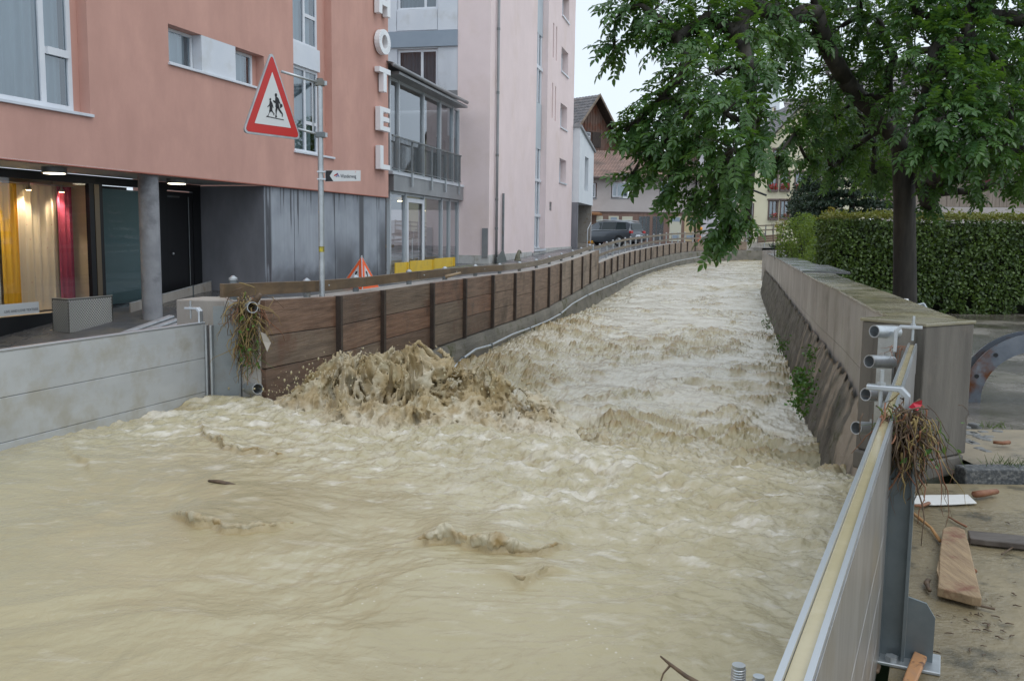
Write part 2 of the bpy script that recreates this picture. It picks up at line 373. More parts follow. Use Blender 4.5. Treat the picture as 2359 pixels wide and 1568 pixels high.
# kerb in front of the pavement, three stones laid end to end
kerb = struct(bpy.data.objects.new('kerb', None)); COL.objects.link(kerb); kerb.location = (3.3, 6.3, 0)
ka, kb = V3(3.2, 6.28, 0), V3(12.0, 7.02, 0); kd = nrm(kb - ka); kn = V3(-kd[1], kd[0], 0)
for i, (a, b) in enumerate([(0, .62), (.63, 1.6), (1.61, 2.6), (2.61, 3.6), (3.61, 4.6), (4.61, 5.6)]):
    MB().obox(ka + kd * (a + b) / 2 + kn * .075 + V3(0, 0, .02), kd * (b - a) / 2, kn * .075, V3(0, 0, .085)).build('kerb_stone', M_granite, kerb, bevel=.012)
# broken cobbles beside the pillar
cob = struct(bpy.data.objects.new('cobbles', None)); COL.objects.link(cob); cob.location = (3.6, 8, .06)
for i in range(18):
    u, v = random.uniform(2222, 2300), random.uniform(990, 1040)
    if i > 12: u, v = random.uniform(2215, 2250), random.uniform(965, 1000)
    p = atZ(u, v, .1); a = random.uniform(0, 3); r = random.uniform(.035, .06)
    MB().obox((p[0], p[1], .075), (r * math.cos(a), r * math.sin(a), 0), (-r * .7 * math.sin(a), r * .7 * math.cos(a), 0), (0, 0, .03)).build('cobble', M_cobble, cob, bevel=.012)

# ------------------------------------------------------------------ water
def water_mat():
    m = bpy.data.materials.new('muddy_water'); m.use_nodes = True; t = m.node_tree; N = t.nodes; L = t.links
    b = N['Principled BSDF']; b.inputs['IOR'].default_value = 1.42
    geo = N.new('ShaderNodeNewGeometry')
    def att(n): a = N.new('ShaderNodeAttribute'); a.attribute_name = n; return a.outputs['Fac']
    def noise(sc, det=6, ro=.6, st=None):
        n = N.new('ShaderNodeTexNoise'); n.inputs['Scale'].default_value = sc; n.inputs['Detail'].default_value = det; n.inputs['Roughness'].default_value = ro
        n.inputs['Distortion'].default_value = .6
        src = geo.outputs['Position']
        if st:
            mp = N.new('ShaderNodeMapping'); mp.inputs['Scale'].default_value = st; mp.inputs['Rotation'].default_value = (0, 0, .25); L.new(src, mp.inputs[0]); src = mp.outputs[0]
        L.new(src, n.inputs['Vector']); return n.outputs[0]
    def rng(v, a, c, lo=0, hi=1):
        r = N.new('ShaderNodeMapRange'); r.inputs[1].default_value = a; r.inputs[2].default_value = c; r.inputs[3].default_value = lo; r.inputs[4].default_value = hi
        L.new(v, r.inputs[0]); return r.outputs[0]
    def mix(f, a, c):
        x = N.new('ShaderNodeMix'); x.data_type = 'RGBA'
        if hasattr(f, 'is_linked'): L.new(f, x.inputs[0])
        else: x.inputs[0].default_value = f
        for q, s in ((a, 6), (c, 7)):
            if isinstance(q, tuple): x.inputs[s].default_value = q + (1,)
            else: L.new(q, x.inputs[s])
        return x.outputs[2]
    silt = mix(rng(noise(.9, 4), .35, .65), (.385, .33, .195), (.44, .385, .24))
    foam_sheen = mix(rng(noise(7, 5), .3, .7), (.58, .53, .43), (.70, .66, .57))
    churn_shade = (.33, .235, .105)
    vo = N.new('ShaderNodeTexVoronoi'); vo.inputs['Scale'].default_value = 26; L.new(geo.outputs['Position'], vo.inputs['Vector'])
    sp_ = N.new('ShaderNodeMath'); sp_.operation = 'MULTIPLY'; L.new(rng(vo.outputs['Distance'], .16, .08), sp_.inputs[0]); L.new(rng(noise(1.7, 5), .52, .66, 0, .75), sp_.inputs[1])
    stv = mix(rng(noise(2.6, 8, .7, (1, 2.2, 1)), .56, .66, 0, .45), silt, (.56, .51, .40))
    stv = mix(sp_.outputs[0], stv, (.66, .62, .54))
    c = mix(att('foam_sheen'), stv, foam_sheen); c = mix(att('churn_shade'), c, churn_shade)
    L.new(c, b.inputs['Base Color'])
    r = N.new('ShaderNodeMath'); r.operation = 'ADD'; L.new(rng(att('foam_sheen'), 0, 1, .035, .35), r.inputs[0]); L.new(rng(att('churn_shade'), 0, 1, 0, .15), r.inputs[1]); L.new(r.outputs[0], b.inputs['Roughness'])
    bp = N.new('ShaderNodeBump'); bp.inputs['Distance'].default_value = .02; L.new(rng(att('rough'), 0, 1, .32, .75), bp.inputs['Strength'])
    L.new(noise(11, 7, .62), bp.inputs['Height'])
    bp2 = N.new('ShaderNodeBump'); bp2.inputs['Distance'].default_value = .01; L.new(rng(att('rough'), 0, 1, .12, .5), bp2.inputs['Strength'])
    L.new(noise(60, 3, .6), bp2.inputs['Height']); L.new(bp.outputs[0], bp2.inputs['Normal']); L.new(bp2.outputs[0], b.inputs['Normal'])
    return m
M_water = water_mat()
WZU = [(7, -.45), (28, -.5), (33, -.42), (40, -.1), (49, .04), (56, .1), (75, .3)]
def edge_y(x): return 8.15 - (x + 2.3) * .36
LIPS = [([(385, 1155), (440, 1183), (500, 1200), (560, 1213), (620, 1212), (675, 1200), (720, 1195)], .065, .45),
        ([(860, 1232), (950, 1240), (1040, 1238), (1100, 1256), (1170, 1264), (1240, 1252), (1300, 1236), (1350, 1218)], .085, .4),
        ([(1070, 1303), (1150, 1315), (1205, 1326), (1270, 1312), (1330, 1300)], .035, .15),
        ([(155, 985), (165, 1040), (200, 1068), (245, 1092), (300, 1085)], .02, .5),
        ([(455, 955), (470, 1000), (540, 1025), (600, 1032), (655, 1045), (720, 1040)], .07, .5),
        ([(700, 1080), (780, 1090), (860, 1092), (960, 1100), (1040, 1090)], .025, .3)]
def lip_shape(k, x, y):
    """distance behind the k-th front (positive upstream) and its local height"""
    pts, A, back = LIPS[k]; W = np.array([atZ(u, v, .22)[:2] for u, v in pts]); x0, x1 = W[0, 0], W[-1, 0]; s_ = (x - x0) / (x1 - x0)
    taper = sstep(-.05, .4, s_) * sstep(1.05, .6, s_) * np.clip(.72 + .75 * perlin(x * 3.7, 4.4, 1.1 + k), .2, 1.2)
    jx = .09 * perlin(x * 3.3, 1.3, 3.1 + k) + .045 * perlin(x * 9, 2.2, 1.7 + k) + .02 * perlin(x * 24, .4, 6.7 + k)
    return y - np.interp(x, W[:, 0], W[:, 1]) + jx, taper * A, W
def lip_height(x, y):
    """small breaking fronts: a steep ragged face towards the camera with a long ramp behind"""
    tot = np.zeros_like(x); fr = np.zeros_like(x)
    for k in range(len(LIPS)):
        d, a, _ = lip_shape(k, x, y)
        tot = tot + a * np.where(d < 0, 1 - sstep(0, .035, -d), np.exp(-np.maximum(d, 0) / (.8 * LIPS[k][2])))
        fr = np.maximum(fr, np.clip(a / .04, 0, 1) * np.exp(-((d + .03) / .035) ** 2))
    return tot, fr
def water_height(x, y):
    e = y - edge_y(x) + .12 * perlin(x * 1.6, 2.2, 4.4) + 1.5 * sstep(-1.3, 2.2, x) + .35 * perlin(x * 1.1, y * .9, 7.7) * sstep(-.8, .4, x)
    wid = 1.6 + 3.1 * sstep(-1.2, 1.6, x); up = sstep(-.1, 1.0, e / wid)
    zu = np.interp(y, [a for a, b in WZU], [b for a, b in WZU])
    zp = .19 + .03 * np.exp(-((e + .35) / .3) ** 2) - .015 * np.clip(3.5 - y, 0, 3)
    # plateau over the bridge: smooth folds near the camera, rougher towards the drop
    rp = sstep(-3.0, -.5, e) * (1 - .55 * sstep(.4, 2.4, x))
    wx = .35 * perlin(x * .8, y * .8, .3); wy = .35 * perlin(x * .8 + 7, y * .8, 5.3)
    calm = .35 + .65 * sstep(-2.4, .3, x + .3 * y - 1.9)
    folds = .06 * fbm(x * .9 + wx, y * .9 + wy, 1.9, 3) + .010 * (ridged(x * 5.5 + 5 * wx, y * 6.5 + 5 * wy, 1.4, 3, .55) - .6) * .55 * calm * sstep(-.35, .3, fbm(x * .8, y * .8, 6.6, 2)) + .042 * (ridged(x * 1.7 + 2.5 * wx, y * 2.1 + 2.5 * wy, .7, 4, .5) - .6) * calm + .02 * fbm(x * 4.4 + 5 * wx, y * 5.2 + 5 * wy, 3.7, 4, .55) * calm
    rough = rp * (.085 * (ridged(x * 2.6 + wx * 3, y * 3.4 + wy * 3, 2.2, 5, .62) - .62) + .05 * fbm(x * 8, y * 10, 4.2, 4, .6))
    lips, fr = lip_height(x, y)
    hp = zp + folds + rough + lips * (y < 8)
    # channel upstream of the bridge: broken standing waves
    t = np.clip((y - 8) / 30, 0, 1)
    wx2 = .6 * fbm(x * .55, y * .45, 8.8, 2); wy2 = .6 * fbm(x * .55 + 3, y * .45, 2.8, 2)
    big = ridged(x * .75 + wx2, y * .62 + wy2, 6.1, 3, .5) - .66
    xr_, yr_ = x * .97 + y * .24, y * .97 - x * .24
    mid = ridged(xr_ * 1.9 + 2.4 * wx2, yr_ * 1.35 + 2.4 * wy2, 3.3, 5, .64) - .62
    sml = fbm(x * 7.5, y * 6.0, 5.5, 3, .6)
    xl = np.interp(y, [a for a, b in LEDGE], [b for a, b in LEDGE])
    bank = np.exp(-((x - xl - .5) / .9) ** 2) * sstep(10, 13, y) * (1 - sstep(20, 27, y))
    patch = sstep(-.08, .26, fbm(x * .55 + .3 * wx2, y * .42 + .3 * wy2, 12.5, 4, .6))
    A = (.26 - .15 * t)
    hu = zu + A * ((.35 + .55 * patch) * big + (.18 + 1.15 * patch) * .85 * mid) + (.012 + .06 * patch * (1 - .5 * t) + .05 * bank) * sml + .16 * bank + .12 * bank * mid
    h = hp * (1 - up) + hu * up + 4 * up * (1 - up) * (.13 * mid + .06 * sml)
    crest = np.clip(mid * 1.6 * (.4 + patch) + .5 * sml * patch + .4 * big, 0, 1)
    foam_sheen_u = np.clip(.36 + .3 * t - 1.3 * crest - .35 * patch + .3 * fbm(x * 1.5, y * .9, 3.1, 3) + .1 * t, 0, 1)  # far channel whitened with distance, the sky's reflection put into the colour
    flk = fbm(x * 5 + 3 * wx, y * 8 + 3 * wy, 7.7, 4, .62)
    foam_p = np.clip(.9 * rp * sstep(-.25, .3, flk) * .75 + .55 * sstep(.18, .36, flk) * sstep(-4.3, -1.5, e), 0, 1)
    churn_u = np.clip(sstep(.12, .45, crest) * .8 + .35 * bank, 0, 1); churn_shade_p = np.clip(.6 * fr + rp * sstep(.12, .0, rough / .08 + .25) * .3, 0, 1)  # darker line along the lip fronts is shade put into the colour
    foam_sheen = foam_p * (1 - up) + foam_sheen_u * up; churn_shade = churn_shade_p * (1 - up) + churn_u * up
    rgh = (.12 + .8 * rp + .5 * fr) * (1 - up) + (.3 + .6 * patch) * up
    return h, foam_sheen, churn_shade, np.clip(rgh, 0, 1)
YR = np.concatenate([np.linspace(.6, 2.5, 16)[:-1], np.exp(np.linspace(math.log(2.5), math.log(9.2), 560))[:-1], np.exp(np.linspace(math.log(9.2), math.log(75), 470))])
NW = 640
ww = np.linspace(0, 1, NW + 1)
Yg = np.repeat(YR[:, None], NW + 1, 1); a_ = XL(YR)[:, None]; b_ = XR(YR)[:, None]
Xg = a_ + (b_ - a_) * ww[None, :]
Hh, Fo, Ch, Ro = water_height(Xg, Yg)
idx = np.arange(len(YR) * (NW + 1)).reshape(len(YR), NW + 1)
Q = np.stack([idx[:-1, :-1], idx[:-1, 1:], idx[1:, 1:], idx[1:, :-1]], -1).reshape(-1, 4)
wobj = big_mesh('river_water', np.stack([Xg, Yg, Hh], -1).reshape(-1, 3), Q, M_water, None, True, {'foam_sheen': Fo.ravel(), 'churn_shade': Ch.ravel(), 'rough': Ro.ravel()})
struct(wobj)

# leaping wave where the current strikes the bridge: iso-surface of a turbulent density field
def surface_nets(f, org, h):
    nx, ny, nz_ = f.shape; s = f > 0
    c = np.zeros((nx - 1, ny - 1, nz_ - 1), np.int8)
    for i in (0, 1):
        for j in (0, 1):
            for k in (0, 1): c += s[i:nx - 1 + i, j:ny - 1 + j, k:nz_ - 1 + k]
    act = (c > 0) & (c < 8); ci = np.argwhere(act); vid = -np.ones(act.shape, np.int64); vid[act] = np.arange(len(ci))
    acc = np.zeros((len(ci), 3)); cnt = np.zeros(len(ci))
    corners = [(i, j, k) for i in (0, 1) for j in (0, 1) for k in (0, 1)]
    for a in corners:
        for b in corners:
            if sum(b) == sum(a) + 1 and all(q >= p for p, q in zip(a, b)):
                fa = f[ci[:, 0] + a[0], ci[:, 1] + a[1], ci[:, 2] + a[2]]; fb = f[ci[:, 0] + b[0], ci[:, 1] + b[1], ci[:, 2] + b[2]]
                m = (fa > 0) != (fb > 0); t = np.where(m, fa / (fa - fb + 1e-12), 0)
                for ax in range(3): acc[:, ax] += np.where(m, a[ax] + t * (b[ax] - a[ax]), 0)
                cnt += m
    v = (ci + acc / cnt[:, None]) * h + org
    quads = []
    for ax in range(3):
        sl0 = [slice(1, -1)] * 3; 
        o = [q for q in range(3) if q != ax]
        A = s[tuple(slice(None, -1) if q == ax else slice(1, -1) for q in range(3))]
        B = s[tuple(slice(1, None) if q == ax else slice(1, -1) for q in range(3))]
        e = np.argwhere(A != B); val = A[A != B]
        base = e.copy()
        for q in o: base[:, q] += 1
        def cell(d0, d1):
            p = base.copy(); p[:, o[0]] += d0; p[:, o[1]] += d1; return vid[p[:, 0], p[:, 1], p[:, 2]]
        qd = np.stack([cell(-1, -1), cell(0, -1), cell(0, 0), cell(-1, 0)], -1)
        flip = val if ax != 1 else ~val
        qd[~flip] = qd[~flip][:, ::-1]; quads.append(qd)
    return v, np.concatenate(quads)
def splash():
    h = .0125; org = np.array([-2.35, 6.45, .05]); n = (256, 184, 72)
    x = (org[0] + h * np.arange(n[0]))[:, None, None].astype(np.float32); y = (org[1] + h * np.arange(n[1]))[None, :, None].astype(np.float32); z = (org[2] + h * np.arange(n[2]))[None, None, :].astype(np.float32)
    x2, y2 = x[:, :, 0], y[:, :, 0]
    # crest height along the wave (x), measured from the photograph, and its profile across (y)
    top = np.interp(x2, [-2.6, -2.15, -1.95, -1.75, -1.5, -1.2, -.8, -.5, -.25, .05, .3, .45, .62, 1.1], [.02, .05, .13, .20, .27, .30, .33, .27, .22, .20, .17, .07, 0, 0])
    yc = 7.75 - (x2 + 1.0) * .22
    e = y2 - yc
    prof = np.where(e < 0, np.exp(-(e / .62) ** 2), np.exp(-(e / .45) ** 2))
    m = (.08 + top * prof).astype(np.float32)[:, :, None]
    g = np.clip((z - .1) / .5, 0, 1)
    wx = .10 * perlin(x * 2.2, y * 2.2, z * 1.8); wz = .10 * perlin(x * 2.2 + 5, y * 2.2, z * 1.8 + 3)
    fall = sstep(.05, -.45, e).astype(np.float32)[:, :, None]                 # front: thrown sheets falling, drawn out vertically
    zz_ = z * (1 - .25 * fall)
    n1 = perlin(x * 3.4 + wx * 7, y * 3.4, zz_ * 3.0 + wz * 6)
    n2 = 1 - 2.2 * np.abs(perlin(x * 6.5 + wx * 14, y * 6.0, zz_ * 5.2 + wz * 12))
    n3 = 1 - 2.2 * np.abs(perlin(x * 13 + wx * 20, y * 12, zz_ * 8.5 + wz * 14))
    n4 = 1 - 2.2 * np.abs(perlin(x * 25 + wx * 30, y * 24, zz_ * 20 + wz * 20)); n5 = perlin(x * 48, y * 46, zz_ * 40)
    amp = np.clip((m - .07) / .3, 0, 1)
    cav = sstep(.12, .42, perlin(x * 2.6 + 4, y * 2.2, z * 3.2 + 2) + .25 * n2) * sstep(.62, .3, z) * sstep(.12, .25, z)
    f = (m - z) + amp * (.15 * n1 + .10 * n2 + .065 * n3 - .16 * cav) + (.012 + .05 * amp) * n4 + (.006 + .022 * amp) * n5 + amp * g * (.08 * n2 + .09 * n3)
    f = np.where(m < .10 + .03 * n1, -1., f); f[:, :, 0] = -1; f[:, :, -1] = -1; f[0], f[-1] = -1, -1; f[:, 0], f[:, -1] = -1, -1
    v, q = surface_nets(f, org, h)
    hh, fo, ch, ro = water_height(v[:, 0], v[:, 1])
    fa = np.clip(.35 + .8 * fbm(v[:, 0] * 3, v[:, 1] * 3, v[:, 2] * 2.2, 3) + .25 * (v[:, 2] < .3), 0, 1)
    chv = np.clip(.45 + 1.1 * np.abs(perlin(v[:, 0] * 6.5, v[:, 1] * 6, v[:, 2] * 5)) * 1.4 - .5 * perlin(v[:, 0] * 3, v[:, 1] * 3, v[:, 2] * 3) + .5 * perlin(v[:, 0] * 18, v[:, 1] * 18, v[:, 2] * 15), 0, 1) * sstep(.12, .3, v[:, 2])  # crevices of the wave browned darker, their shade put into the colour
    o = big_mesh('splash_wave', v, q, M_water, None, True, {'foam_sheen': np.clip(fa * .95, 0, 1), 'churn_shade': chv * .8, 'rough': np.full(len(v), .75)})
    tag(o, 'tall brown wave leaping up in front of the timber wall', 'wave', kind='stuff')
    # flying drops above the crest
    d = MB()
    for i in range(900):
        xx = random.gauss(-1.15, .55); t = float(np.interp(xx, [-2.6, -1.7, -.85, 0, .6], [.15, .38, .5, .36, .22]))
        d.ball((xx, 7.75 - (xx + 1) * .22 + random.gauss(0, .2), t + abs(random.gauss(0, .1)) - .02), random.choice((.002, .003, .003, .004, .005, .007, .010)), 5, 4, (1, 1, random.uniform(.8, 1.8)))
    dr = d.build('water_drops', M_water, None, smooth=True); tag(dr, 'fine drops of muddy spray above the leaping wave', 'spray', kind='stuff')
splash()
def curl(k):
    """ragged rolled fringe with drips along the top of one of the small fronts"""
    _, _, W = lip_shape(k, np.zeros(1), np.zeros(1)); h = .0062
    x0, x1 = W[:, 0].min() - .05, W[:, 0].max() + .05; y0, y1 = W[:, 1].min() - .2, W[:, 1].max() + .2
    X1 = x0 + h * np.arange(int((x1 - x0) / h)); Y1_ = y0 + h * np.arange(int((y1 - y0) / h)); X2, Y2_ = np.meshgrid(X1, Y1_, indexing='ij')
    d2, a2, _ = lip_shape(k, X2, Y2_); yf = Y2_[0][None, :] * 0 + (Y2_ - d2)[:, :1]          # y of the front for every x
    zt = water_height(X2[:, :1], yf[:, :1] + .03)[0]; a1 = a2[:, :1]
    z0 = float(zt.min()) - .12; nz2 = int((float(zt.max()) - z0 + .06) / h); z = (z0 + h * np.arange(nz2))[None, None, :]
    X, Y_, d = X2[:, :, None], Y2_[:, :, None], d2[:, :, None]; R_ = np.clip(.24 * a1, 0, .019)[:, :, None]
    dz = z - (zt[:, :, None] - .55 * R_); dz = np.where(dz < 0, dz * .5, dz)
    f = R_ * 1.05 - np.sqrt((d + .25 * R_) ** 2 + dz ** 2) + R_ * (1.0 * perlin(X * 15, Y_ * 15, z * 9) + .7 * (1 - 2.2 * np.abs(perlin(X * 33, Y_ * 33, z * 18))) + .25 * perlin(X * 70, Y_ * 70, z * 50))
    f = np.where(R_ < .004, -1., f) + 0 * X; f[:, :, 0] = -1; f[:, :, -1] = -1; f[0] = f[-1] = -1; f[:, 0] = f[:, -1] = -1
    v, q = surface_nets(f, np.array([x0, y0, z0]), h)
    if len(v) < 20: return
    ch = np.clip(.42 + 1.0 * perlin(v[:, 0] * 12, v[:, 1] * 12, v[:, 2] * 16), 0, 1)
    o = big_mesh('breaking_crest', v, q, M_water, None, True, {'foam_sheen': np.full(len(v), .3), 'churn_shade': ch, 'rough': np.full(len(v), .5)})
    tag(o, ('ragged small crest breaking in the left foreground water', 'ragged crest breaking in the middle of the foreground water', 'thin low crest just in front of the middle breaking crest', 'curved small crest by the left flood barrier', 'ragged crest just left of the big leaping wave', 'low foamy crest in front of the big leaping wave')[k], 'wave', 'small breaking crests', 'stuff')
for k in (0, 1, 2, 4): curl(k)
# ------------------------------------------------------------------ timber-clad river wall on the left
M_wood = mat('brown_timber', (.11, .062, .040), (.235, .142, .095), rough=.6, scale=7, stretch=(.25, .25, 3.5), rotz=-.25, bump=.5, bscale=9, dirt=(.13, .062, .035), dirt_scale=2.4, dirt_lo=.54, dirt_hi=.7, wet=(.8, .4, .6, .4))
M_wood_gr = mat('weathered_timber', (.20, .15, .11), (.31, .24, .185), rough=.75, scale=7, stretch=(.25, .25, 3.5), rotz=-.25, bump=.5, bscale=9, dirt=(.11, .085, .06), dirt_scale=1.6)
M_wood_dk = mat('dark_timber_post', (.03, .021, .017), (.06, .042, .032), rough=.6, scale=8, bump=.3)
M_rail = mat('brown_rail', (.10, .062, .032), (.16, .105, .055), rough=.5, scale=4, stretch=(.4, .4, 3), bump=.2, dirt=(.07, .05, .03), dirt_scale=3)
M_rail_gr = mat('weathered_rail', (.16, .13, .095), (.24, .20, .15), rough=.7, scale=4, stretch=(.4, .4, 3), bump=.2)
def seg_frame(a, b):
    t = nrm(V3(b[0] - a[0], b[1] - a[1], 0)); return t, V3(t[1], -t[0], 0)   # along, towards the river
def timber(nm, c1, c2, d): return mat(nm, c1, c2, rough=.6, scale=7, stretch=(.25, .25, 3.5), rotz=-.25, bump=.6, bscale=9, lo=.3, hi=.7, dirt=d, dirt_scale=2.4, dirt_lo=.52, dirt_hi=.7, wet=(.8, .4, .6, .4))
WOODS = [M_wood, timber('dark_brown_timber', (.07, .042, .029), (.17, .108, .075), (.12, .06, .035)), timber('red_brown_timber', (.12, .06, .036), (.25, .14, .09), (.08, .045, .03)), timber('grey_brown_timber', (.10, .07, .05), (.22, .16, .115), (.13, .065, .04))]
wall = thing('timber_wall', 'tall brown timber-clad flood wall along the near left river bank', 'wall', (WOOD[0][0], WOOD[0][1], 0))
HW = .95
def lerp_m(m1, m2, i, n): return m1 if i < n * .55 else m2
M_wood_mid = mat('half_weathered_timber', (.15, .10, .07), (.26, .18, .13), rough=.65, scale=7, stretch=(.25, .25, 3.5), rotz=-.25, bump=.5, bscale=9, dirt=(.08, .055, .035), dirt_scale=1.8)
for i in range(len(WOOD) - 1):
    a, b = WOOD[i].copy(), WOOD[i + 1].copy(); t, n = seg_frame(a, b)
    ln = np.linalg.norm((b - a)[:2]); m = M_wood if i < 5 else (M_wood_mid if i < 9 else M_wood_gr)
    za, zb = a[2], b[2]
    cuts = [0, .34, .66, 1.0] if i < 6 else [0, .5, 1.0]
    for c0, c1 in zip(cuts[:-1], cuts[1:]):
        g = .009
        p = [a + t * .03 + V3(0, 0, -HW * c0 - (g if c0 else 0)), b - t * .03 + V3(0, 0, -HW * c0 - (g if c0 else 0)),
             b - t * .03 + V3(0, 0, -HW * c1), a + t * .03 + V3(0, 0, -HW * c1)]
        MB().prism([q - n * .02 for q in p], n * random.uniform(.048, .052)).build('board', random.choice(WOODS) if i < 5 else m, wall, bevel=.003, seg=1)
    if i > 0:
        MB().obox(a + V3(0, 0, -HW / 2 + .0) + n * .055, t * .033, n * .03, V3(0, 0, HW / 2 + .004)).build('post', M_wood_dk, wall)
MB().obox(WOOD[-1] + V3(0, 0, -HW / 2), t * .035, n * .05, V3(0, 0, HW / 2)).build('post', M_wood_gr, wall)
# concrete core behind the boards with its dirty top strip
core = MB()
for i in range(len(WOOD) - 1):
    a, b = WOOD[i], WOOD[i + 1]; t, n = seg_frame(a, b)
    core.prism([a - n * .021 + V3(0, 0, -.012), b - n * .021 + V3(0, 0, -.012), b - n * .36 + V3(0, 0, -.012), a - n * .36 + V3(0, 0, -.012)], V3(0, 0, -1.6))
core.build('concrete_core', M_conc, wall)
# wall footing rising from the water
def footing(name, pts, ztop_off, m, parent, out0=.1, out1=.34, zb=-1.7):
    b = MB(); L = len(pts)
    for i in range(L):
        a = pts[max(i - 1, 0)]; c = pts[min(i + 1, L - 1)]; t, n = seg_frame(a, c); p = pts[i]
        b.v += [tuple(p - n * .3 + V3(0, 0, ztop_off)), tuple(p + n * out0 + V3(0, 0, ztop_off)), tuple(p + n * (out0 + .03) + V3(0, 0, ztop_off - .1)), tuple(V3(p[0], p[1], zb) + n * out1)]
    for i in range(L - 1):
        for k in range(3): b.f.append((i * 4 + k, (i + 1) * 4 + k, (i + 1) * 4 + k + 1, i * 4 + k + 1))
    return b.build(name, m, parent)
M_footing = mat('damp_footing', (.13, .12, .10), (.22, .20, .165), rough=.7, scale=1.2, stretch=(1, 1, 2.5), bump=.6, bscale=10, dirt=(.075, .075, .025), dirt_scale=2.6, dirt_lo=.54, dirt_hi=.66)
footing('footing', WOOD, -HW - .02, M_footing, wall)

low = thing('low_river_wall', 'low weathered timber wall curving along the far left river bank', 'wall', (LOW[0][0], LOW[0][1], 0))
for i in range(len(LOW) - 2):
    a, b = LOW[i], LOW[i + 1]; t, n = seg_frame(a, b)
    for c0, c1 in ((0, .5), (.505, 1.0)):
        H = .56
        p = [a + V3(0, 0, -H * c0), b + V3(0, 0, -H * c0), b + V3(0, 0, -H * c1), a + V3(0, 0, -H * c1)]
        MB().prism([q - n * .02 for q in p], n * .05).build('board', M_wood_gr, low)
    MB().obox(a + V3(0, 0, -.28) + n * .055, t * .045, n * .035, V3(0, 0, .29)).build('post', M_wood_dk, low)
core = MB()
for i in range(len(LOW) - 1):
    a, b = LOW[i], LOW[i + 1]; t, n = seg_frame(a, b)
    core.prism([a - n * .021 + V3(0, 0, -.01), b - n * .021 + V3(0, 0, -.01), b - n * .3 + V3(0, 0, -.01), a - n * .3 + V3(0, 0, -.01)], V3(0, 0, -1.8))
core.build('concrete_core', M_conc, low)
footing('footing', LOW + [V3(24, 64.5, LOW[-1][2])], -.58, M_footing, low, zb=-1.2)

# conduit pipe clipped to the footing
cpx = [(1043, 850), (1066, 826), (1095, 805), (1131, 795), (1181, 770), (1220, 756), (1263, 738.5), (1291, 723), (1318, 700), (1353, 680), (1375, 670), (1420, 651), (1463, 632), (1510, 616), (1560, 601), (1620, 590), (1700, 580)]
def foot_pt(u, v):
    best = None
    P = WOOD + LOW[1:]
    for i in range(len(P) - 1):
        a, b = P[i], P[i + 1]; t, n = seg_frame(a, b); d = ray(u, v)
        o = a + n * .24; k = ((o - EYE) @ n) / (d @ n); q = EYE + d * k
        s = (q - a) @ t
        if -.05 <= s <= np.linalg.norm((b - a)[:2]) + .05 and k > 0: best = q
    return best
cp = [q for q in (foot_pt(u, v) for u, v in cpx) if q is not None]
con = thing('conduit', 'thin grey conduit pipe clipped along the left wall footing', 'pipe', cp[0])
MB().tube(cp, .022, 8).build('pipe', M_steel, con, smooth=True)
for q in cp[1:-1:2]: MB().obox(q, (.03, 0, 0), (0, .02, 0), (0, 0, .035)).build('clip', M_steel_dk, con)

# ------------------------------------------------------------------ guard rail on top of the tall wall
rail = thing('guard_rail', 'brown flat guard rail on grey posts above the tall timber wall', 'railing', WOOD[0])
off = []
for i, a in enumerate(WOOD):
    b = WOOD[min(i + 1, len(WOOD) - 1)]; c = WOOD[max(i - 1, 0)]; t, n = seg_frame(c, b); off.append((a - n * .22, t, n))
st = [off[0][0] - off[0][1] * .35] + [o[0] for o in off[1:]]
for i in range(len(st) - 1):
    a, b = st[i], st[i + 1]; t, n = seg_frame(a, b)
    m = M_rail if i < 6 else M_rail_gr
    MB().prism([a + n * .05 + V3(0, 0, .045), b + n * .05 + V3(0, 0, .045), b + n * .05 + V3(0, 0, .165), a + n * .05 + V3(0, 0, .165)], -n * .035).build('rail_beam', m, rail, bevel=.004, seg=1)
for i in range(len(st)):
    p = st[i] - off[i][1] * .22
    if i == 0: p = atY(538, 690, 8.75); p[2] = WOOD[0][2]
    po = MB().lathe(p, [(.038, -.4), (.038, .155)], 14).build('post', M_steel_dk, rail, smooth=.6)
    MB().lathe(p, [(.042, .156), (.042, .175), (.012, .2), (0.002, .202)], 14).build('cap', M_steel, po, smooth=.6)
    if i: MB().ball(p + off[i][2] * .045 + off[i][1] * .5 + V3(0, 0, .1), .012, 6, 4).build('bolt', M_steel, rail)

lrail = thing('far_guard_rail', 'two-bar guard rail on slim galvanised posts along the far low wall', 'railing', LOW[0])
LP = []
for i, a in enumerate(LOW):
    b = LOW[min(i + 1, len(LOW) - 1)]; c = LOW[max(i - 1, 0)]; t, n = seg_frame(c, b); LP.append((a - n * .2 + t * .3, t, n))
for i in range(len(LP) - 1):
    a, b = LP[i][0], LP[i + 1][0]; t, n = seg_frame(a, b)
    for z in (.52, .22):
        MB().prism([a + n * .04 + V3(0, 0, z - .045), b + n * .04 + V3(0, 0, z - .045), b + n * .04 + V3(0, 0, z + .045), a + n * .04 + V3(0, 0, z + .045)], -n * .03).build('rail_beam', M_rail_gr, lrail)
for p, t, n in LP:
    po = MB().lathe(p, [(.036, -.4), (.036, .585)], 10).build('post', M_steel, lrail, smooth=.6)
    MB().lathe(p, [(.04, .586), (.04, .6), (.005, .625)], 10).build('cap', M_alu_br, po, smooth=.6)

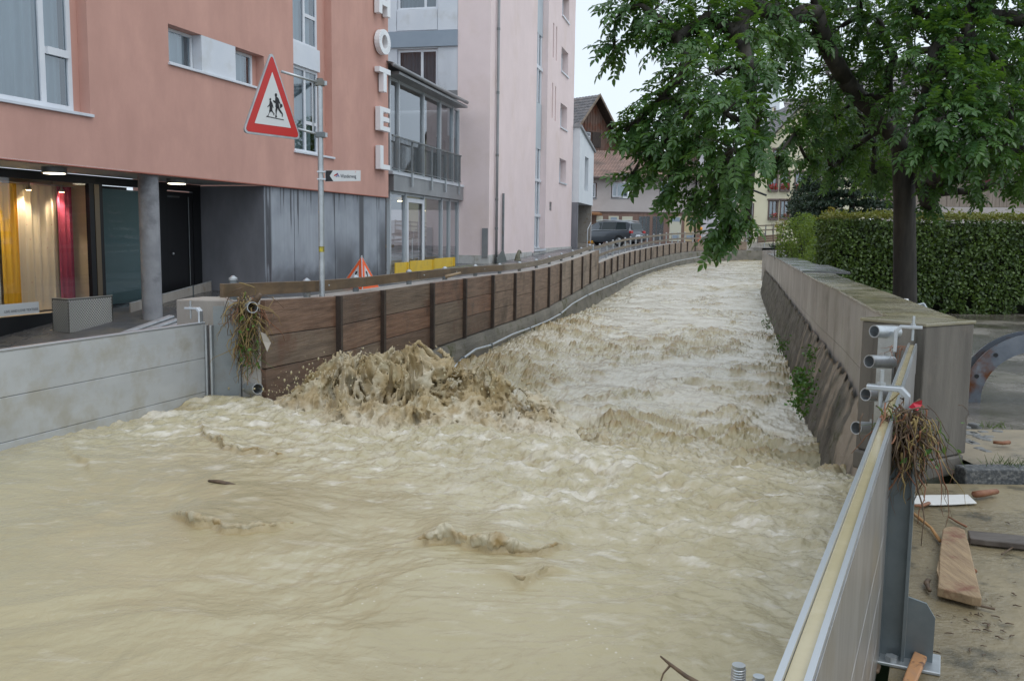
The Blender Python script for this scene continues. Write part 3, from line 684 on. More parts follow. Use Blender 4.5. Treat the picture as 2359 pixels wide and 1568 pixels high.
# ------------------------------------------------------------------ concrete wall on the right bank
rw = thing('river_wall', 'grey board-marked concrete wall along the right river bank', 'wall', (2.84, 6.77, 0))
RWP = [V3(x, y, 1.1) for y, x in RW]
def along(P, d):
    for i in range(len(P) - 1):
        l = np.linalg.norm(P[i + 1] - P[i])
        if d <= l or i == len(P) - 2: return P[i] + (P[i + 1] - P[i]) * (d / l)
        d -= l
tot = sum(np.linalg.norm(RWP[i + 1] - RWP[i]) for i in range(len(RWP) - 1))
joints = [.5, 1.75, 3.6, 5.0, 6.6, 9.5, 13.2, 17.5, 22.5, tot]
for j0, j1 in zip(joints[:-1], joints[1:]):
    m_ = max(2, int((j1 - j0) / .6)); pts = [along(RWP, j0 + .006 + (j1 - j0 - .012) * k / m_) for k in range(m_ + 1)]
    for z0, z1, dx in ((1.1, .52, 0), (.512, -.2, .004)):
        b = MB(); L = len(pts)
        for k in range(L):
            t, n = seg_frame(pts[max(k - 1, 0)], pts[min(k + 1, L - 1)]); p = pts[k]
            for r, z in ((dx, z0), (.46 - dx, z0), (.46 - dx, z1), (dx, z1)): b.v.append((p[0] + n[0] * r, p[1] + n[1] * r, z))
        for k in range(L - 1):
            for q in range(4): b.f.append((k * 4 + q, (k + 1) * 4 + q, (k + 1) * 4 + (q + 1) % 4, k * 4 + (q + 1) % 4))
        b.f += [(0, 1, 2, 3), ((L - 1) * 4 + 3, (L - 1) * 4 + 2, (L - 1) * 4 + 1, (L - 1) * 4)]
        b.build('wall_segment', M_conc, rw)
# wet coping: brown silt film near, loose slabs further away
cb = MB(); n_ = 26
for k in range(n_ + 1):
    p = along(RWP, .5 + 8.9 * k / n_); t, n = seg_frame(along(RWP, .3 + 8.9 * k / n_), along(RWP, .7 + 8.9 * k / n_))
    for r, z in ((-.012, 1.102), (-.012, 1.122), (.47, 1.122), (.47, 1.102)): cb.v.append((p[0] + n[0] * r, p[1] + n[1] * r, z))
for k in range(n_):
    for q in range(4): cb.f.append((k * 4 + q, (k + 1) * 4 + q, (k + 1) * 4 + (q + 1) % 4, k * 4 + (q + 1) % 4))
cb.f += [(0, 1, 2, 3), (n_ * 4 + 3, n_ * 4 + 2, n_ * 4 + 1, n_ * 4)]
cb.build('coping', M_conc_top, rw)
M_slab = mat('wet_slab', (.16, .165, .17), (.24, .24, .24), rough=.3, scale=5, bump=.2, bscale=20, wet=(2, .4, .6, .08))
for k in range(14):
    d0 = 9.46 + k * 1.35; a = along(RWP, d0); b = along(RWP, min(d0 + 1.33, tot)); t, n = seg_frame(a, b); w = .62 if k % 2 else .6
    if k < 3: w = .78
    MB().obox((a + b) / 2 + n * (w / 2 - .02) + V3(0, 0, .022 + random.uniform(0, .006)), (b - a) / 2, n * w / 2, V3(0, 0, .018)).build('coping_slab', M_slab, rw, bevel=.004, seg=1)
# end of the wall turns away to the right
e = RWP[-1]; MB().obox(e + V3(2.2, .9, -.45), V3(2.2, .9, 0), V3(-.15, .37, 0) * .6, V3(0, 0, .58)).build('wall_segment', M_conc, rw)
# battered masonry base with broken mortar
NB, NH = 300, 46
dd = np.linspace(.0, tot, NB + 1); base = np.array([along(RWP, q) for q in dd])
tt = np.gradient(base, axis=0); tt /= np.linalg.norm(tt, axis=1, keepdims=True); nn = np.stack([-tt[:, 1], tt[:, 0], 0 * tt[:, 0]], 1)   # towards the water
zz = np.linspace(1, 0, NH + 1)
topz = np.interp(dd, [0, 1.5, 3.2, 5, 8, 12, 20, 30], [.22, .26, .34, .38, .42, .45, .48, .5])
bat = np.interp(dd, [0, 2, 4, 6, 10, 30], [.34, .32, .34, .27, .22, .18])
Zb = -1.35 + (topz[:, None] + 1.35) * zz[None, :]
rock = .03 * fbm(dd[:, None] * 2.6, 1.0, Zb * 3.4, 3) + .035 * (ridged(dd[:, None] * 3.6, 3.0, Zb * 5.2, 3, .6) - .6) + .015 * (ridged(base[:, None, 0] * 5, base[:, None, 1] * 5, Zb * 4, 3) - .6)
outw = .02 + bat[:, None] * ((topz[:, None] - Zb) / 1.2) ** .8 + rock
Pb = base[:, None, :] + nn[:, None, :] * outw[..., None]; Pb[..., 2] = Zb
ib = np.arange((NB + 1) * (NH + 1)).reshape(NB + 1, NH + 1)
qb = np.stack([ib[:-1, :-1], ib[1:, :-1], ib[1:, 1:], ib[:-1, 1:]], -1).reshape(-1, 4)
def stone_mat():
    m = mat('stone_base', (.075, .07, .058), (.18, .165, .135), rough=.75, scale=3.2, bump=.9, bscale=11, dirt=(.05, .055, .016), dirt_scale=4.2, dirt_lo=.53, dirt_hi=.66)
    t = m.node_tree; N = t.nodes; L = t.links; b = N['Principled BSDF']
    a = N.new('ShaderNodeAttribute'); a.attribute_name = 'mortar'; src = b.inputs['Base Color'].links[0].from_socket
    x = N.new('ShaderNodeMix'); x.data_type = 'RGBA'; L.new(a.outputs['Fac'], x.inputs[0]); L.new(src, x.inputs[6]); x.inputs[7].default_value = (.33, .28, .22, 1); L.new(x.outputs[2], b.inputs['Base Color']); return m
hz_ = (topz[:, None] - Zb)
mort = sstep(.05, .28, fbm(dd[:, None] * 4.5, hz_ * .9, 2.0, 4) + .16 - .42 * hz_ + .3 * sstep(2.2, 1.2, dd)[:, None]) * sstep(9.5, 7.0, dd)[:, None]
ob = big_mesh('masonry_base', Pb.reshape(-1, 3), qb[:, ::-1], stone_mat(), rw, True, {'mortar': mort.ravel()})
# square pillar at the end of the wall, with its lower block
pa = V3(2.87, 6.31, 0); pb_ = V3(3.36, 6.62, 0); pt = nrm(pb_ - pa); pn = V3(-pt[1], pt[0], 0); pw = np.linalg.norm(pb_ - pa)
pil = thing('concrete_pillar', 'square weathered concrete pillar ending the right river wall', 'pillar', pa)
MB().obox(pa + pt * pw / 2 + pn * .26 + V3(0, 0, .62), pt * (pw / 2), pn * .26, V3(0, 0, .48)).build('shaft', M_pillar, pil, bevel=.012)
MB().obox(pa + pt * (pw / 2 - .03) + pn * .255 + V3(0, 0, .065), pt * (pw / 2 + .0), pn * .262, V3(0, 0, .07)).build('foot', M_pillar, pil, bevel=.015)
MB().obox(pa + pt * (pw / 2 + .0) + pn * .262 + V3(0, 0, 1.112), pt * (pw / 2 + .012), pn * .27, V3(0, 0, .012)).build('cap', M_conc_top, pil, bevel=.006)
# narrow return between pillar and wall, carrying the guide channel of the barrier
MB().obox(V3(2.72, 6.42, .55), pt * .14, pn * .1, V3(0, 0, .548)).build('return_strip', M_pillar, pil, bevel=.006)

# ------------------------------------------------------------------ flood barriers
M_silt = mat('silty_water_film', (.44, .375, .22), (.49, .42, .26), rough=.12, scale=6, bump=.05, bscale=20)
def beam(parent, a, b, n, z0, z1, th, m, lip=False, film=False):
    """hollow beam between a and b (left side line), n towards its other side"""
    a, b = V3(a[0], a[1], 0), V3(b[0], b[1], 0)
    if not lip: return MB().prism([a + V3(0, 0, z0), b + V3(0, 0, z0), b + V3(0, 0, z1), a + V3(0, 0, z1)], n * th).build('beam', m, parent, bevel=.003, seg=1)
    g = .012; ztr = z1 - .028; bo = MB()
    prof = [(0, z0), (0, z1), (g, z1), (g, ztr), (th - g, ztr), (th - g, z1), (th, z1), (th, z0)]
    bo.prism([a + n * r + V3(0, 0, z) for r, z in prof], b - a)
    return bo.build('beam', m, parent)
def clamp(parent, c, t, n, z, s=1.):
    """hooked screw clamp: a flat-bar arm over the beam and a threaded rod"""
    prof = [(0, 0), (0, .13), (.03, .16), (.15, .16), (.15, .142), (.042, .142), (.02, .12), (.02, 0)]
    arm = MB().prism([c + t * (-.02) + n * (r * s) + V3(0, 0, z + q * s - .1) for r, q in prof], t * .05); arm.build('clamp_arm', M_alu_br, parent, bevel=.004)
    q = c + n * .1 * s + V3(0, 0, z)
    rod = MB().cyl(q + V3(0, 0, -.02), q + V3(0, 0, .125 * s), .009, 10).build('clamp_screw', M_steel, parent, smooth=.6)
    MB().cyl(q + V3(0, 0, .064 * s), q + V3(0, 0, .08 * s), .017, 6).build('nut', M_steel, rod)
lb = thing('left_flood_barrier', 'grey aluminium flood barrier of stacked beams across the left road', 'barrier', (-3.48, 6.1, -.4))
la, lbx = V3(-5.2, .8, 0), V3(-2.78, 8.24, 0); lt = nrm(lbx - la); ln_ = V3(-lt[1], lt[0], 0)
zs = [.862, .55, .24, -.07, -.38]
for k in range(4): beam(lb, la, lbx, ln_, zs[k + 1] + .004, zs[k], .06, M_alu)
MB().obox((la + lbx) / 2 + ln_ * .03 + V3(0, 0, .872), (lbx - la) / 2, ln_ * .033, V3(0, 0, .008)).build('top_lip', M_alu_br, lb, bevel=.003, seg=1)
lc = atY(527, 745, 8.35); lc[2] = 0
clamp(lb, V3(-2.80, 8.2, 0), lt, -ln_ * .0 + V3(-.85, .1, 0), .93, 1.15)

rb = thing('right_flood_barrier', 'long aluminium flood barrier in front of the camera with silt along its top', 'barrier', (1.5, 3.6, 0))
TH = .056
POST = V3(1.47, 3.62, 0)
sp = (POST - V3(RB0[0], RB0[1], 0)) @ RT
spans = [(-1.1, sp - .045), (sp + .045, np.linalg.norm(RB1 - RB0) + .55)]
bz = [1.0, .8, .6, .4, .2, 0.004]
for s0, s1 in spans:
    a, b = RB0 + RT * s0, RB0 + RT * s1
    for k in range(5): beam(rb, a, b, RN, bz[k + 1] + .002, bz[k], TH, M_alu_brush if k else M_alu_br, lip=(k == 0))
    a2, b2 = a.copy(), b.copy(); a2[2] = b2[2] = .985
    MB().prism([a2 + RN * .013, b2 + RN * .013, b2 + RN * (TH - .013), a2 + RN * (TH - .013)], V3(0, 0, .003)).build('silt_film', M_silt, rb)
    MB().prism([V3(a[0], a[1], .8) + RN * (TH + .0005), V3(b[0], b[1], .8) + RN * (TH + .0005), V3(b[0], b[1], .985) + RN * (TH + .0005), V3(a[0], a[1], .985) + RN * (TH + .0005)], RN * .002).build('face_sheet', M_alu_brush, rb)
# H-section post with gusset and base plate
pst = thing('barrier_post', 'galvanised H-section post with gusset plate on bolted base, right barrier', 'post', POST)
pc = POST - RN * .008
b_ = MB(); Hh_ = .99
M_postst = mat('post_zinc', (.15, .18, .195), (.22, .25, .26), rough=.45, metal=.55, scale=5, bump=.05, dirt=(.20, .20, .18), dirt_scale=5, dirt_lo=.55, dirt_hi=.8)
MB().obox(pc + RN * .07 + V3(0, 0, Hh_ / 2 + .012), RT * .045, RN * .006, V3(0, 0, Hh_ / 2)).build('flange', M_postst, pst)
MB().obox(pc + RN * .115 + V3(0, 0, Hh_ / 2 + .012), RT * .005, RN * .04, V3(0, 0, Hh_ / 2)).build('web', M_postst, pst)
MB().obox(pc + RN * .16 + V3(0, 0, Hh_ / 2 + .012), RT * .05, RN * .006, V3(0, 0, Hh_ / 2)).build('flange', M_postst, pst)
gp = [pc + RN * .167 + V3(0, 0, .014), pc + RN * .27 + V3(0, 0, .014), pc + RN * .27 + V3(0, 0, .2), pc + RN * .235 + V3(0, 0, .255), pc + RN * .167 + V3(0, 0, .27)]
MB().prism([q - RT * .006 for q in gp], RT * .012).build('gusset', M_postst, pst)
MB().obox(pc + RN * .15 + V3(0, 0, .008), RT * .09, RN * .15, V3(0, 0, .007)).build('base_plate', M_steel, pst, bevel=.003, seg=1)
MB().cyl(pc + RN * .12 - RT * .06 + V3(0, 0, .016), pc + RN * .12 - RT * .06 + V3(0, 0, .036), .024, 6).build('bolt', M_steel, pst)
MB().cyl(pc + RN * .12 + RT * .065 + V3(0, 0, .016), pc + RN * .12 + RT * .065 + V3(0, 0, .036), .024, 6).build('bolt', M_steel, pst)
clamp(pst, POST + RN * .12, RT, -RN, 1.045, 1.1)
# wall-mounted guide post at the pillar, with four pipe sleeves
gpst = thing('wall_guide_post', 'galvanised guide plate on the pillar with four pipe stubs and clamp', 'post', (2.55, 5.9, 0))
gc = V3(2.66, 6.27, 0)
MB().obox(gc - pt * .12 + V3(0, 0, .58), pt * .012, pn * .06, V3(0, 0, .5)).build('guide_plate', M_steel, gpst)
MB().obox(gc + pt * .10 + V3(0, 0, .48), pt * .008, pn * .05, V3(0, 0, .44)).build('guide_plate', M_steel_dk, gpst)
for (u, v, l, d) in ((2052, 763, 40, 6.15), (2040, 832, 43, 6.0), (2032, 908, 40, 5.85), (2010, 985, 22, 5.8)):
    c0 = atY(u - 38, v, d); c1 = atY(u + 14, v + 2, d + .12)
    p_ = MB().ring(c0, c1, .043, .037, 20).build('pipe_stub', M_steel, gpst, smooth=.7)
    if u < 2050: MB().cyl((c0 * .35 + c1 * .65) + V3(0, 0, .04), (c0 * .35 + c1 * .65) + V3(0, 0, .06), .01, 6).build('screw', M_alu_br, p_)
clamp(gpst, V3(2.46, 5.86, 0), RT, RN, 1.08, 1.1)
# threaded rods of the next clamp at the lower edge of the view
for (u, v, d, r) in ((1702, 1530, 1.62, .0125), (1748, 1556, 1.66, .011)):
    p = atY(u, v, d); nm = thing('threaded_rod', 'larger threaded rod standing left of the barrier end' if r > .012 else 'smaller threaded rod touching the barrier end', 'rod', p - V3(0, 0, .15))
    MB().cyl(p - V3(0, 0, .2), p, r, 14).build('shank', M_steel, nm, smooth=.6)
    for k in range(14): MB().lathe(p - V3(0, 0, .008 + k * .005), [(r, -.0015), (r + .0016, 0), (r, .0015)], 14).build('thread', M_alu_br, nm, smooth=True)
# left end post: galvanised plate, channel, pipe stub
lp = thing('left_end_post', 'galvanised end post between left flood barrier and timber wall', 'post', (-2.6, 8.35, -.3))
q0 = V3(-2.72, 8.28, 0); q1 = atY(553, 800, 8.32); q1[2] = 0; q2 = atY(598, 800, 8.42); q2[2] = 0
MB().prism([q0 + V3(0, 0, -.4), q1 + V3(0, 0, -.4), q1 + V3(0, 0, 1.02), q0 + V3(0, 0, 1.02)], V3(0, .012, 0)).build('face_plate', mat('dull_zinc', (.24, .265, .275), (.32, .345, .355), rough=.55, metal=.3, scale=3, dirt=(.2, .19, .17), dirt_scale=3), lp)
MB().prism([q1 + V3(.002, .01, -.4), q2 + V3(0, .01, -.4), q2 + V3(0, .01, .9), q1 + V3(.002, .01, .9)], V3(0, .012, 0)).build('side_plate', M_steel_dk, lp)
for k in (0, .045): MB().obox(q0 + V3(-.05 + k, -.03, .22), (.008, 0, 0), (0, .035, 0), (0, 0, .63)).build('channel_lip', M_steel, lp)
for (u, v) in ((578, 893), (566, 706)):
    c0 = atY(u + 16, v + 2, 8.1); c1 = atY(u - 8, v, 8.32); MB().ring(c0, c1, .05, .044, 20).build('pipe_stub', M_steel, lp, smooth=.7)
# stubby concrete pillar behind the left barrier end
lpl = thing('left_pillar', 'short pale concrete pillar behind the left flood barrier end', 'pillar', (-2.95, 8.8, -.4))
prof = [(-.30, -.4), (-.30, 1.04), (.02, 1.05), (.06, 1.03), (.075, .99), (.09, 1.04), (.2, 1.05), (.2, -.4)]
M_pil2 = mat('pale_concrete', (.30, .27, .24), (.37, .34, .30), rough=.8, scale=4, stretch=(1, 1, .3), bump=.3, bscale=25, dirt=(.25, .2, .14), dirt_scale=5, dirt_lo=.55, dirt_hi=.7)
MB().prism([V3(-2.92 + a, 8.62, z) for a, z in [(-.26, -.4), (-.26, 1.05), (.24, 1.05), (.24, -.4)]], V3(.1, .45, 0)).build('block', M_pil2, lpl, bevel=.012)
# ------------------------------------------------------------------ wall with openings
def holed_wall(mb, A, s0, s1, z0, z1, holes, depth, r0=0.):
    """A(s, r, z) frame; front face at r0, reveals going to r0-depth"""
    S = sorted({s0, s1, *[h[0] for h in holes], *[h[1] for h in holes]}); Zs = sorted({z0, z1, *[h[2] for h in holes], *[h[3] for h in holes]})
    S = [q for q in S if s0 <= q <= s1]; Zs = [q for q in Zs if z0 <= q <= z1]
    for a, b in zip(S[:-1], S[1:]):
        for c, d in zip(Zs[:-1], Zs[1:]):
            m, n = (a + b) / 2, (c + d) / 2
            if any(h[0] < m < h[1] and h[2] < n < h[3] for h in holes): continue
            mb.quad(A(a, r0, c), A(b, r0, c), A(b, r0, d), A(a, r0, d))
    for a, b, c, d in holes:
        a, b, c, d = max(a, s0), min(b, s1), max(c, z0), min(d, z1); e = r0 - depth
        mb.quad(A(a, r0, c), A(a, r0, d), A(a, e, d), A(a, e, c)); mb.quad(A(b, r0, d), A(b, r0, c), A(b, e, c), A(b, e, d))
        mb.quad(A(a, r0, d), A(b, r0, d), A(b, e, d), A(a, e, d)); mb.quad(A(b, r0, c), A(a, r0, c), A(a, e, c), A(b, e, c))
def fbox(A, s0, s1, r0, r1, z0, z1):
    return MB().prism([A(s0, r0, z0), A(s1, r0, z0), A(s1, r1, z0), A(s0, r1, z0)], A(s0, r0, z1) - A(s0, r0, z0))
def wavy(A, s0, s1, r, z0, z1, waves, amp, nseg=None, taper=0.0):
    n = nseg or waves * 8; b = MB()
    for k in range(n + 1):
        q = k / n; dr = amp * math.sin(2 * math.pi * waves * q) + .3 * amp * math.sin(2 * math.pi * waves * 2.3 * q + 1)
        for z, sh in ((z0, 0), (z1, taper)): b.v.append(tuple(A(s0 + (s1 - s0) * q - sh * q * 0, r + dr, z)))
    for k in range(n): b.f.append((2 * k, 2 * k + 2, 2 * k + 3, 2 * k + 1))
    return b
def window(parent, A, s0, s1, z0, z1, r, muls=(), trans=(), fw=.05, frame=None, glass=None, curtain=None, name='window', room=.5, waves=6):
    """window set into a reveal: frame bars, one pane per bay, optional curtain and a dark room behind"""
    frame = frame or M_white; glass = glass or M_glass
    b = MB(); e = r - .07
    xs = [s0] + [q for m in muls for q in (m - fw / 2, m + fw / 2)] + [s1]
    def bar(a, c, d, g): b.prism([A(a, r, d), A(c, r, d), A(c, e, d), A(a, e, d)], A(a, r, g) - A(a, r, d))
    bar(s0, s0 + fw, z0, z1); bar(s1 - fw, s1, z0, z1); bar(s0 + fw, s1 - fw, z0, z0 + fw); bar(s0 + fw, s1 - fw, z1 - fw, z1)
    for m in muls: bar(m - fw * .6, m + fw * .6, z0 + fw, z1 - fw)
    edges = [s0 + fw] + [q for m in muls for q in (m - fw * .6, m + fw * .6)] + [s1 - fw]
    w = b.build(name, frame, parent)
    for k in range(0, len(edges), 2):
        tz = [t for (t, i) in trans if i in (k // 2, -1)]
        for t in tz: MB().prism([A(edges[k], r - .004, t - fw * .6), A(edges[k + 1], r - .004, t - fw * .6), A(edges[k + 1], e, t - fw * .6), A(edges[k], e, t - fw * .6)], V3(0, 0, fw * 1.2)).build('transom', frame, w)
        zz_ = [z0 + fw] + sorted([q for t in tz for q in (t - fw * .6, t + fw * .6)]) + [z1 - fw]
        for j in range(0, len(zz_), 2):
            MB().quad(A(edges[k], r - .03, zz_[j]), A(edges[k + 1], r - .03, zz_[j]), A(edges[k + 1], r - .03, zz_[j + 1]), A(edges[k], r - .03, zz_[j + 1])).build('pane', glass, w)
    if curtain is not None: wavy(A, s0 + fw, s1 - fw, r - .17, z0 + .03, z1 - .03, waves, .05).build('curtain', curtain, w, smooth=True)
    rb_ = MB(); bk = r - room
    rb_.quad(A(s0, bk, z0), A(s1, bk, z0), A(s1, bk, z1), A(s0, bk, z1))
    for (q1, q2) in (((s0, z0), (s0, z1)), ((s0, z1), (s1, z1)), ((s1, z1), (s1, z0)), ((s1, z0), (s0, z0))):
        rb_.quad(A(q1[0], e, q1[1]), A(q2[0], e, q2[1]), A(q2[0], bk, q2[1]), A(q1[0], bk, q1[1]))
    rb_.build('room', M_int, w)
    return w

# ------------------------------------------------------------------ salmon hotel
hot = thing('hotel', 'salmon red hotel with concrete ground floor and large white letters', 'building', FA(7, -1, 0))
holes = [(-1.9, 1.92, 3.62, 7.9), (4.03, 7.33, 4.84, 5.57), (8.6, 10.5, 3.62, 9.9)]
S0, S1, ZB, ZT = -12.0, 13.93, 2.75, 11.0
w_ = MB(); holed_wall(w_, FA, S0, S1, ZB, ZT, holes, .24)
w_.quad(FA(S1, 0, ZB), FA(S1, -9, ZB), FA(S1, -9, ZT), FA(S1, 0, ZT)); w_.quad(FA(S0, 0, ZT), FA(S1, 0, ZT), FA(S1, -9, ZT), FA(S0, -9, ZT))
w_.quad(FA(S0, 0, ZB), FA(S0, 0, ZT), FA(S0, -9, ZT), FA(S0, -9, ZB))
w_.build('upper_wall', M_salmon, hot)
so = MB(); so.prism([FA(S0, 0.0, ZB - .002), FA(S1, 0.0, ZB - .002), FA(S1, -.16, ZB - .002), FA(S0, -.16, ZB - .002)], V3(0, 0, -.02)); so.build('drip_edge', M_salmon_dark, hot)
M_soffit = mat('grey_soffit', (.42, .42, .40), rough=.55)
MB().quad(FA(S0, -.162, ZB - .004), FA(7.34, -.162, ZB - .004), FA(7.34, -1.74, ZB - .004), FA(S0, -1.74, ZB - .004)).build('soffit', M_soffit, hot)
# windows of the upper floor
w1 = window(hot, FA, -1.9, 1.76, 3.64, 7.9, -.2, muls=(1.13,), trans=((4.56, 1),), fw=.09, curtain=M_curtain, waves=16)
fbox(FA, -2.0, 1.96, -.2, .05, 3.575, 3.625).build('sill', M_panel, w1, bevel=.006)
fbox(FA, 1.22, 1.68, -.2, -.165, 4.50, 4.62).build('rail_panel', M_white, w1)
w2a = window(hot, FA, 4.03, 5.03, 4.88, 5.56, -.2, fw=.055, curtain=M_curtain, waves=3)
w2b = window(hot, FA, 6.24, 7.16, 4.88, 5.56, -.2, fw=.055, curtain=M_curtain, waves=3)
fbox(FA, 5.05, 6.22, -.23, .004, 4.862, 5.566).build('white_infill', M_panel, hot)
fbox(FA, 4.0, 7.2, -.2, .05, 4.81, 4.858).build('sill', M_panel, w2a, bevel=.006)
w3 = window(hot, FA, 8.6, 10.1, 3.64, 5.69, -.2, muls=(9.47,), trans=((4.39, 1),), fw=.07, curtain=M_curtain, waves=8)
w3b = window(hot, FA, 8.6, 10.1, 6.22, 9.9, -.2, muls=(9.47,), trans=((6.97, 1),), fw=.07, curtain=M_curtain, waves=8)
fbox(FA, 8.602, 10.12, -.22, -.13, 5.69, 6.22).build('white_spandrel', M_panel, hot)
fbox(FA, 8.56, 10.56, -.2, .05, 3.575, 3.625).build('sill', M_panel, w3, bevel=.006)
for a, b, z0, z1 in ((1.765, 1.918, 3.626, 7.9), (10.105, 10.498, 3.626, 9.9), (7.165, 7.328, 4.862, 5.56)):
    MB().quad(FA(a, -.205, z0), FA(b, -.205, z0), FA(b, -.205, z1), FA(a, -.205, z1)).build('reveal_back', M_salmon, hot)

# ground floor: dark concrete with rain streaks
def streak_mat():
    m = bpy.data.materials.new('streaked_concrete'); m.use_nodes = True; t = m.node_tree; N = t.nodes; L = t.links; b = N['Principled BSDF']; b.inputs['Roughness'].default_value = .62
    geo = N.new('ShaderNodeNewGeometry')
    def dot(vec, off):
        d = N.new('ShaderNodeVectorMath'); d.operation = 'DOT_PRODUCT'; L.new(geo.outputs['Position'], d.inputs[0]); d.inputs[1].default_value = tuple(vec)
        a = N.new('ShaderNodeMath'); a.operation = 'SUBTRACT'; L.new(d.outputs['Value'], a.inputs[0]); a.inputs[1].default_value = off; return a.outputs[0]
    s = dot(FT, float(FP @ FT)); z = dot((0, 0, 1), 0)
    def comb(x, y):
        c = N.new('ShaderNodeCombineXYZ'); L.new(x, c.inputs[0]); L.new(y, c.inputs[1]); return c.outputs[0]
    def M(op, a, c):
        n = N.new('ShaderNodeMath'); n.operation = op; n.use_clamp = False
        for k, q in enumerate((a, c)):
            if hasattr(q, 'is_linked'): L.new(q, n.inputs[k])
            else: n.inputs[k].default_value = q
        return n.outputs[0]
    def noise(v, sc, det=5):
        n = N.new('ShaderNodeTexNoise'); n.inputs['Scale'].default_value = sc; n.inputs['Detail'].default_value = det; L.new(v, n.inputs['Vector']); return n.outputs[0]
    def rng(v, a, c, lo=0., hi=1.):
        r = N.new('ShaderNodeMapRange'); r.interpolation_type = 'SMOOTHSTEP'; r.inputs[1].default_value = a; r.inputs[2].default_value = c; r.inputs[3].default_value = lo; r.inputs[4].default_value = hi; L.new(v, r.inputs[0]); return r.outputs[0]
    zs_ = M('MULTIPLY', z, .06); fine = noise(comb(s, zs_), 9.0, 7); broad = noise(comb(s, M('MULTIPLY', z, .8)), 1.1, 5)
    def mix(f, a, c):
        x = N.new('ShaderNodeMix'); x.data_type = 'RGBA'; L.new(f, x.inputs[0])
        for q, k in ((a, 6), (c, 7)):
            if isinstance(q, tuple): x.inputs[k].default_value = q + (1,)
            else: L.new(q, x.inputs[k])
        return x.outputs[2]
    base = mix(rng(broad, .35, .65), (.235, .26, .295), (.35, .38, .42))
    base = mix(M('MULTIPLY', rng(fine, .35, .7), .5), base, (.27, .29, .32))
    # thin runs from the top edge: each run has its own length
    ln = noise(comb(M('MULTIPLY', s, 1.0), M('MULTIPLY', z, 0.0)), 6.5, 6)
    runs = rng(M('SUBTRACT', M('ADD', M('MULTIPLY', ln, 6.5), M('MULTIPLY', z, .55)), 5.0), .0, .12)
    def band(c, w): return rng(M('ABSOLUTE', M('SUBTRACT', s, c), 0.), w, w * .35)
    wob = M('MULTIPLY', M('SUBTRACT', noise(comb(s, z), 3.0), .5), .35)
    s_w = M('ADD', s, wob)
    def bandw(c, w): return rng(M('ABSOLUTE', M('SUBTRACT', s_w, c), 0.), w, w * .3)
    dark = M('MAXIMUM', runs, M('MULTIPLY', band(7.52, .17), rng(fine, .36, .46)))
    dark = M('MAXIMUM', dark, M('MULTIPLY', band(12.3, .2), rng(fine, .3, .42)))
    low_ = M('MULTIPLY', bandw(11.3, 1.0), rng(M('ADD', z, wob), 1.9, .8)); dark = M('MAXIMUM', dark, M('MULTIPLY', low_, .75))
    low2 = M('MULTIPLY', bandw(13.75, .45), rng(M('ADD', z, wob), 2.5, 1.2)); dark = M('MAXIMUM', dark, M('MULTIPLY', low2, .8))
    foot = rng(M('ADD', z, M('MULTIPLY', wob, 1.6)), 1.0, .5); dark = M('MAXIMUM', dark, M('MULTIPLY', foot, .65))
    c = mix(M('MINIMUM', dark, .9), base, (.035, .035, .042)); L.new(c, b.inputs['Base Color'])
    L.new(rng(dark, 0, 1, .65, .35), b.inputs['Roughness']); return m
M_streak = streak_mat()
for a, b in ((7.36, 8.66), (8.68, 10.73), (10.75, 13.30), (13.32, 13.9)):
    fbox(FA, a + .006, b - .006, -.3, -.08, -.3, ZB - .03).build('concrete_panel', M_streak, hot)
fbox(FA, 7.36, 13.9, -.5, -.302, -.3, ZB - .03).build('backing_wall', M_black, hot)
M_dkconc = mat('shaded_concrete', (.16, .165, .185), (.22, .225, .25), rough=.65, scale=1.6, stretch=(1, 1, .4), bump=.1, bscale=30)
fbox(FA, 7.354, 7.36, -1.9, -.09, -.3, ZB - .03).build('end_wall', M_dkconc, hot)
# free-standing column
cpos = FA(3.68, -.28, 0)
MB().lathe(cpos, [(.185, -.4), (.185, ZB - .005)], 28).build('column', mat('column_concrete', (.22, .225, .24), (.30, .305, .32), rough=.6, scale=3, bump=.15, bscale=30, dirt=(.10, .10, .11), dirt_scale=1.7, dirt_lo=.55, dirt_hi=.75), hot, smooth=.6)
# shop front
R = -1.76
fr_ = MB()
for a, b in ((-6.0, -5.9), (3.80, 3.93), (4.07, 4.17), (5.56, 6.16), (7.06, 7.35)): fr_.prism([FA(a, R, -.32), FA(b, R, -.32), FA(b, R - .09, -.32), FA(a, R - .09, -.32)], V3(0, 0, ZB + .31))
fr_.prism([FA(-6, R + .005, 2.58), FA(7.35, R + .005, 2.58), FA(7.35, R - .1, 2.58), FA(-6, R - .1, 2.58)], V3(0, 0, ZB - 2.59))
fr_.prism([FA(-6, R + .004, -.6), FA(5.56, R + .004, -.6), FA(5.56, R - .1, -.6), FA(-6, R - .1, -.6)], V3(0, 0, .73))
sf = fr_.build('shop_front', M_black, hot)
fbox(FA, 3.935, 4.065, R - .06, R + .01, .13, 2.58).build('bright_mullion', mat('bronze_strip', (.25, .2, .14), rough=.35, metal=.8), sf)
for a, b in ((-5.9, 3.80), (4.17, 5.56)): MB().quad(FA(a, R - .04, .13), FA(b, R - .04, .13), FA(b, R - .04, 2.58), FA(a, R - .04, 2.58)).build('pane', M_glass_shop, sf)
dr = fbox(FA, 6.17, 7.05, R - .06, R - .015, .28, 2.55).build('door', mat('black_door', (.018, .018, .02), rough=.3), hot)
MB().ball(FA(6.27, R + .03, 1.18), .03, 10, 8).build('door_knob', M_alu_br, dr, smooth=True)
MB().cyl(FA(6.88, R + .012, .45), FA(6.88, R + .012, 2.45), .012, 8).build('pull_bar', M_steel_dk, dr)
fbox(FA, 6.17, 6.6, R - .014, R - .012, 2.42, 2.46).build('door_closer', M_steel_dk, dr)
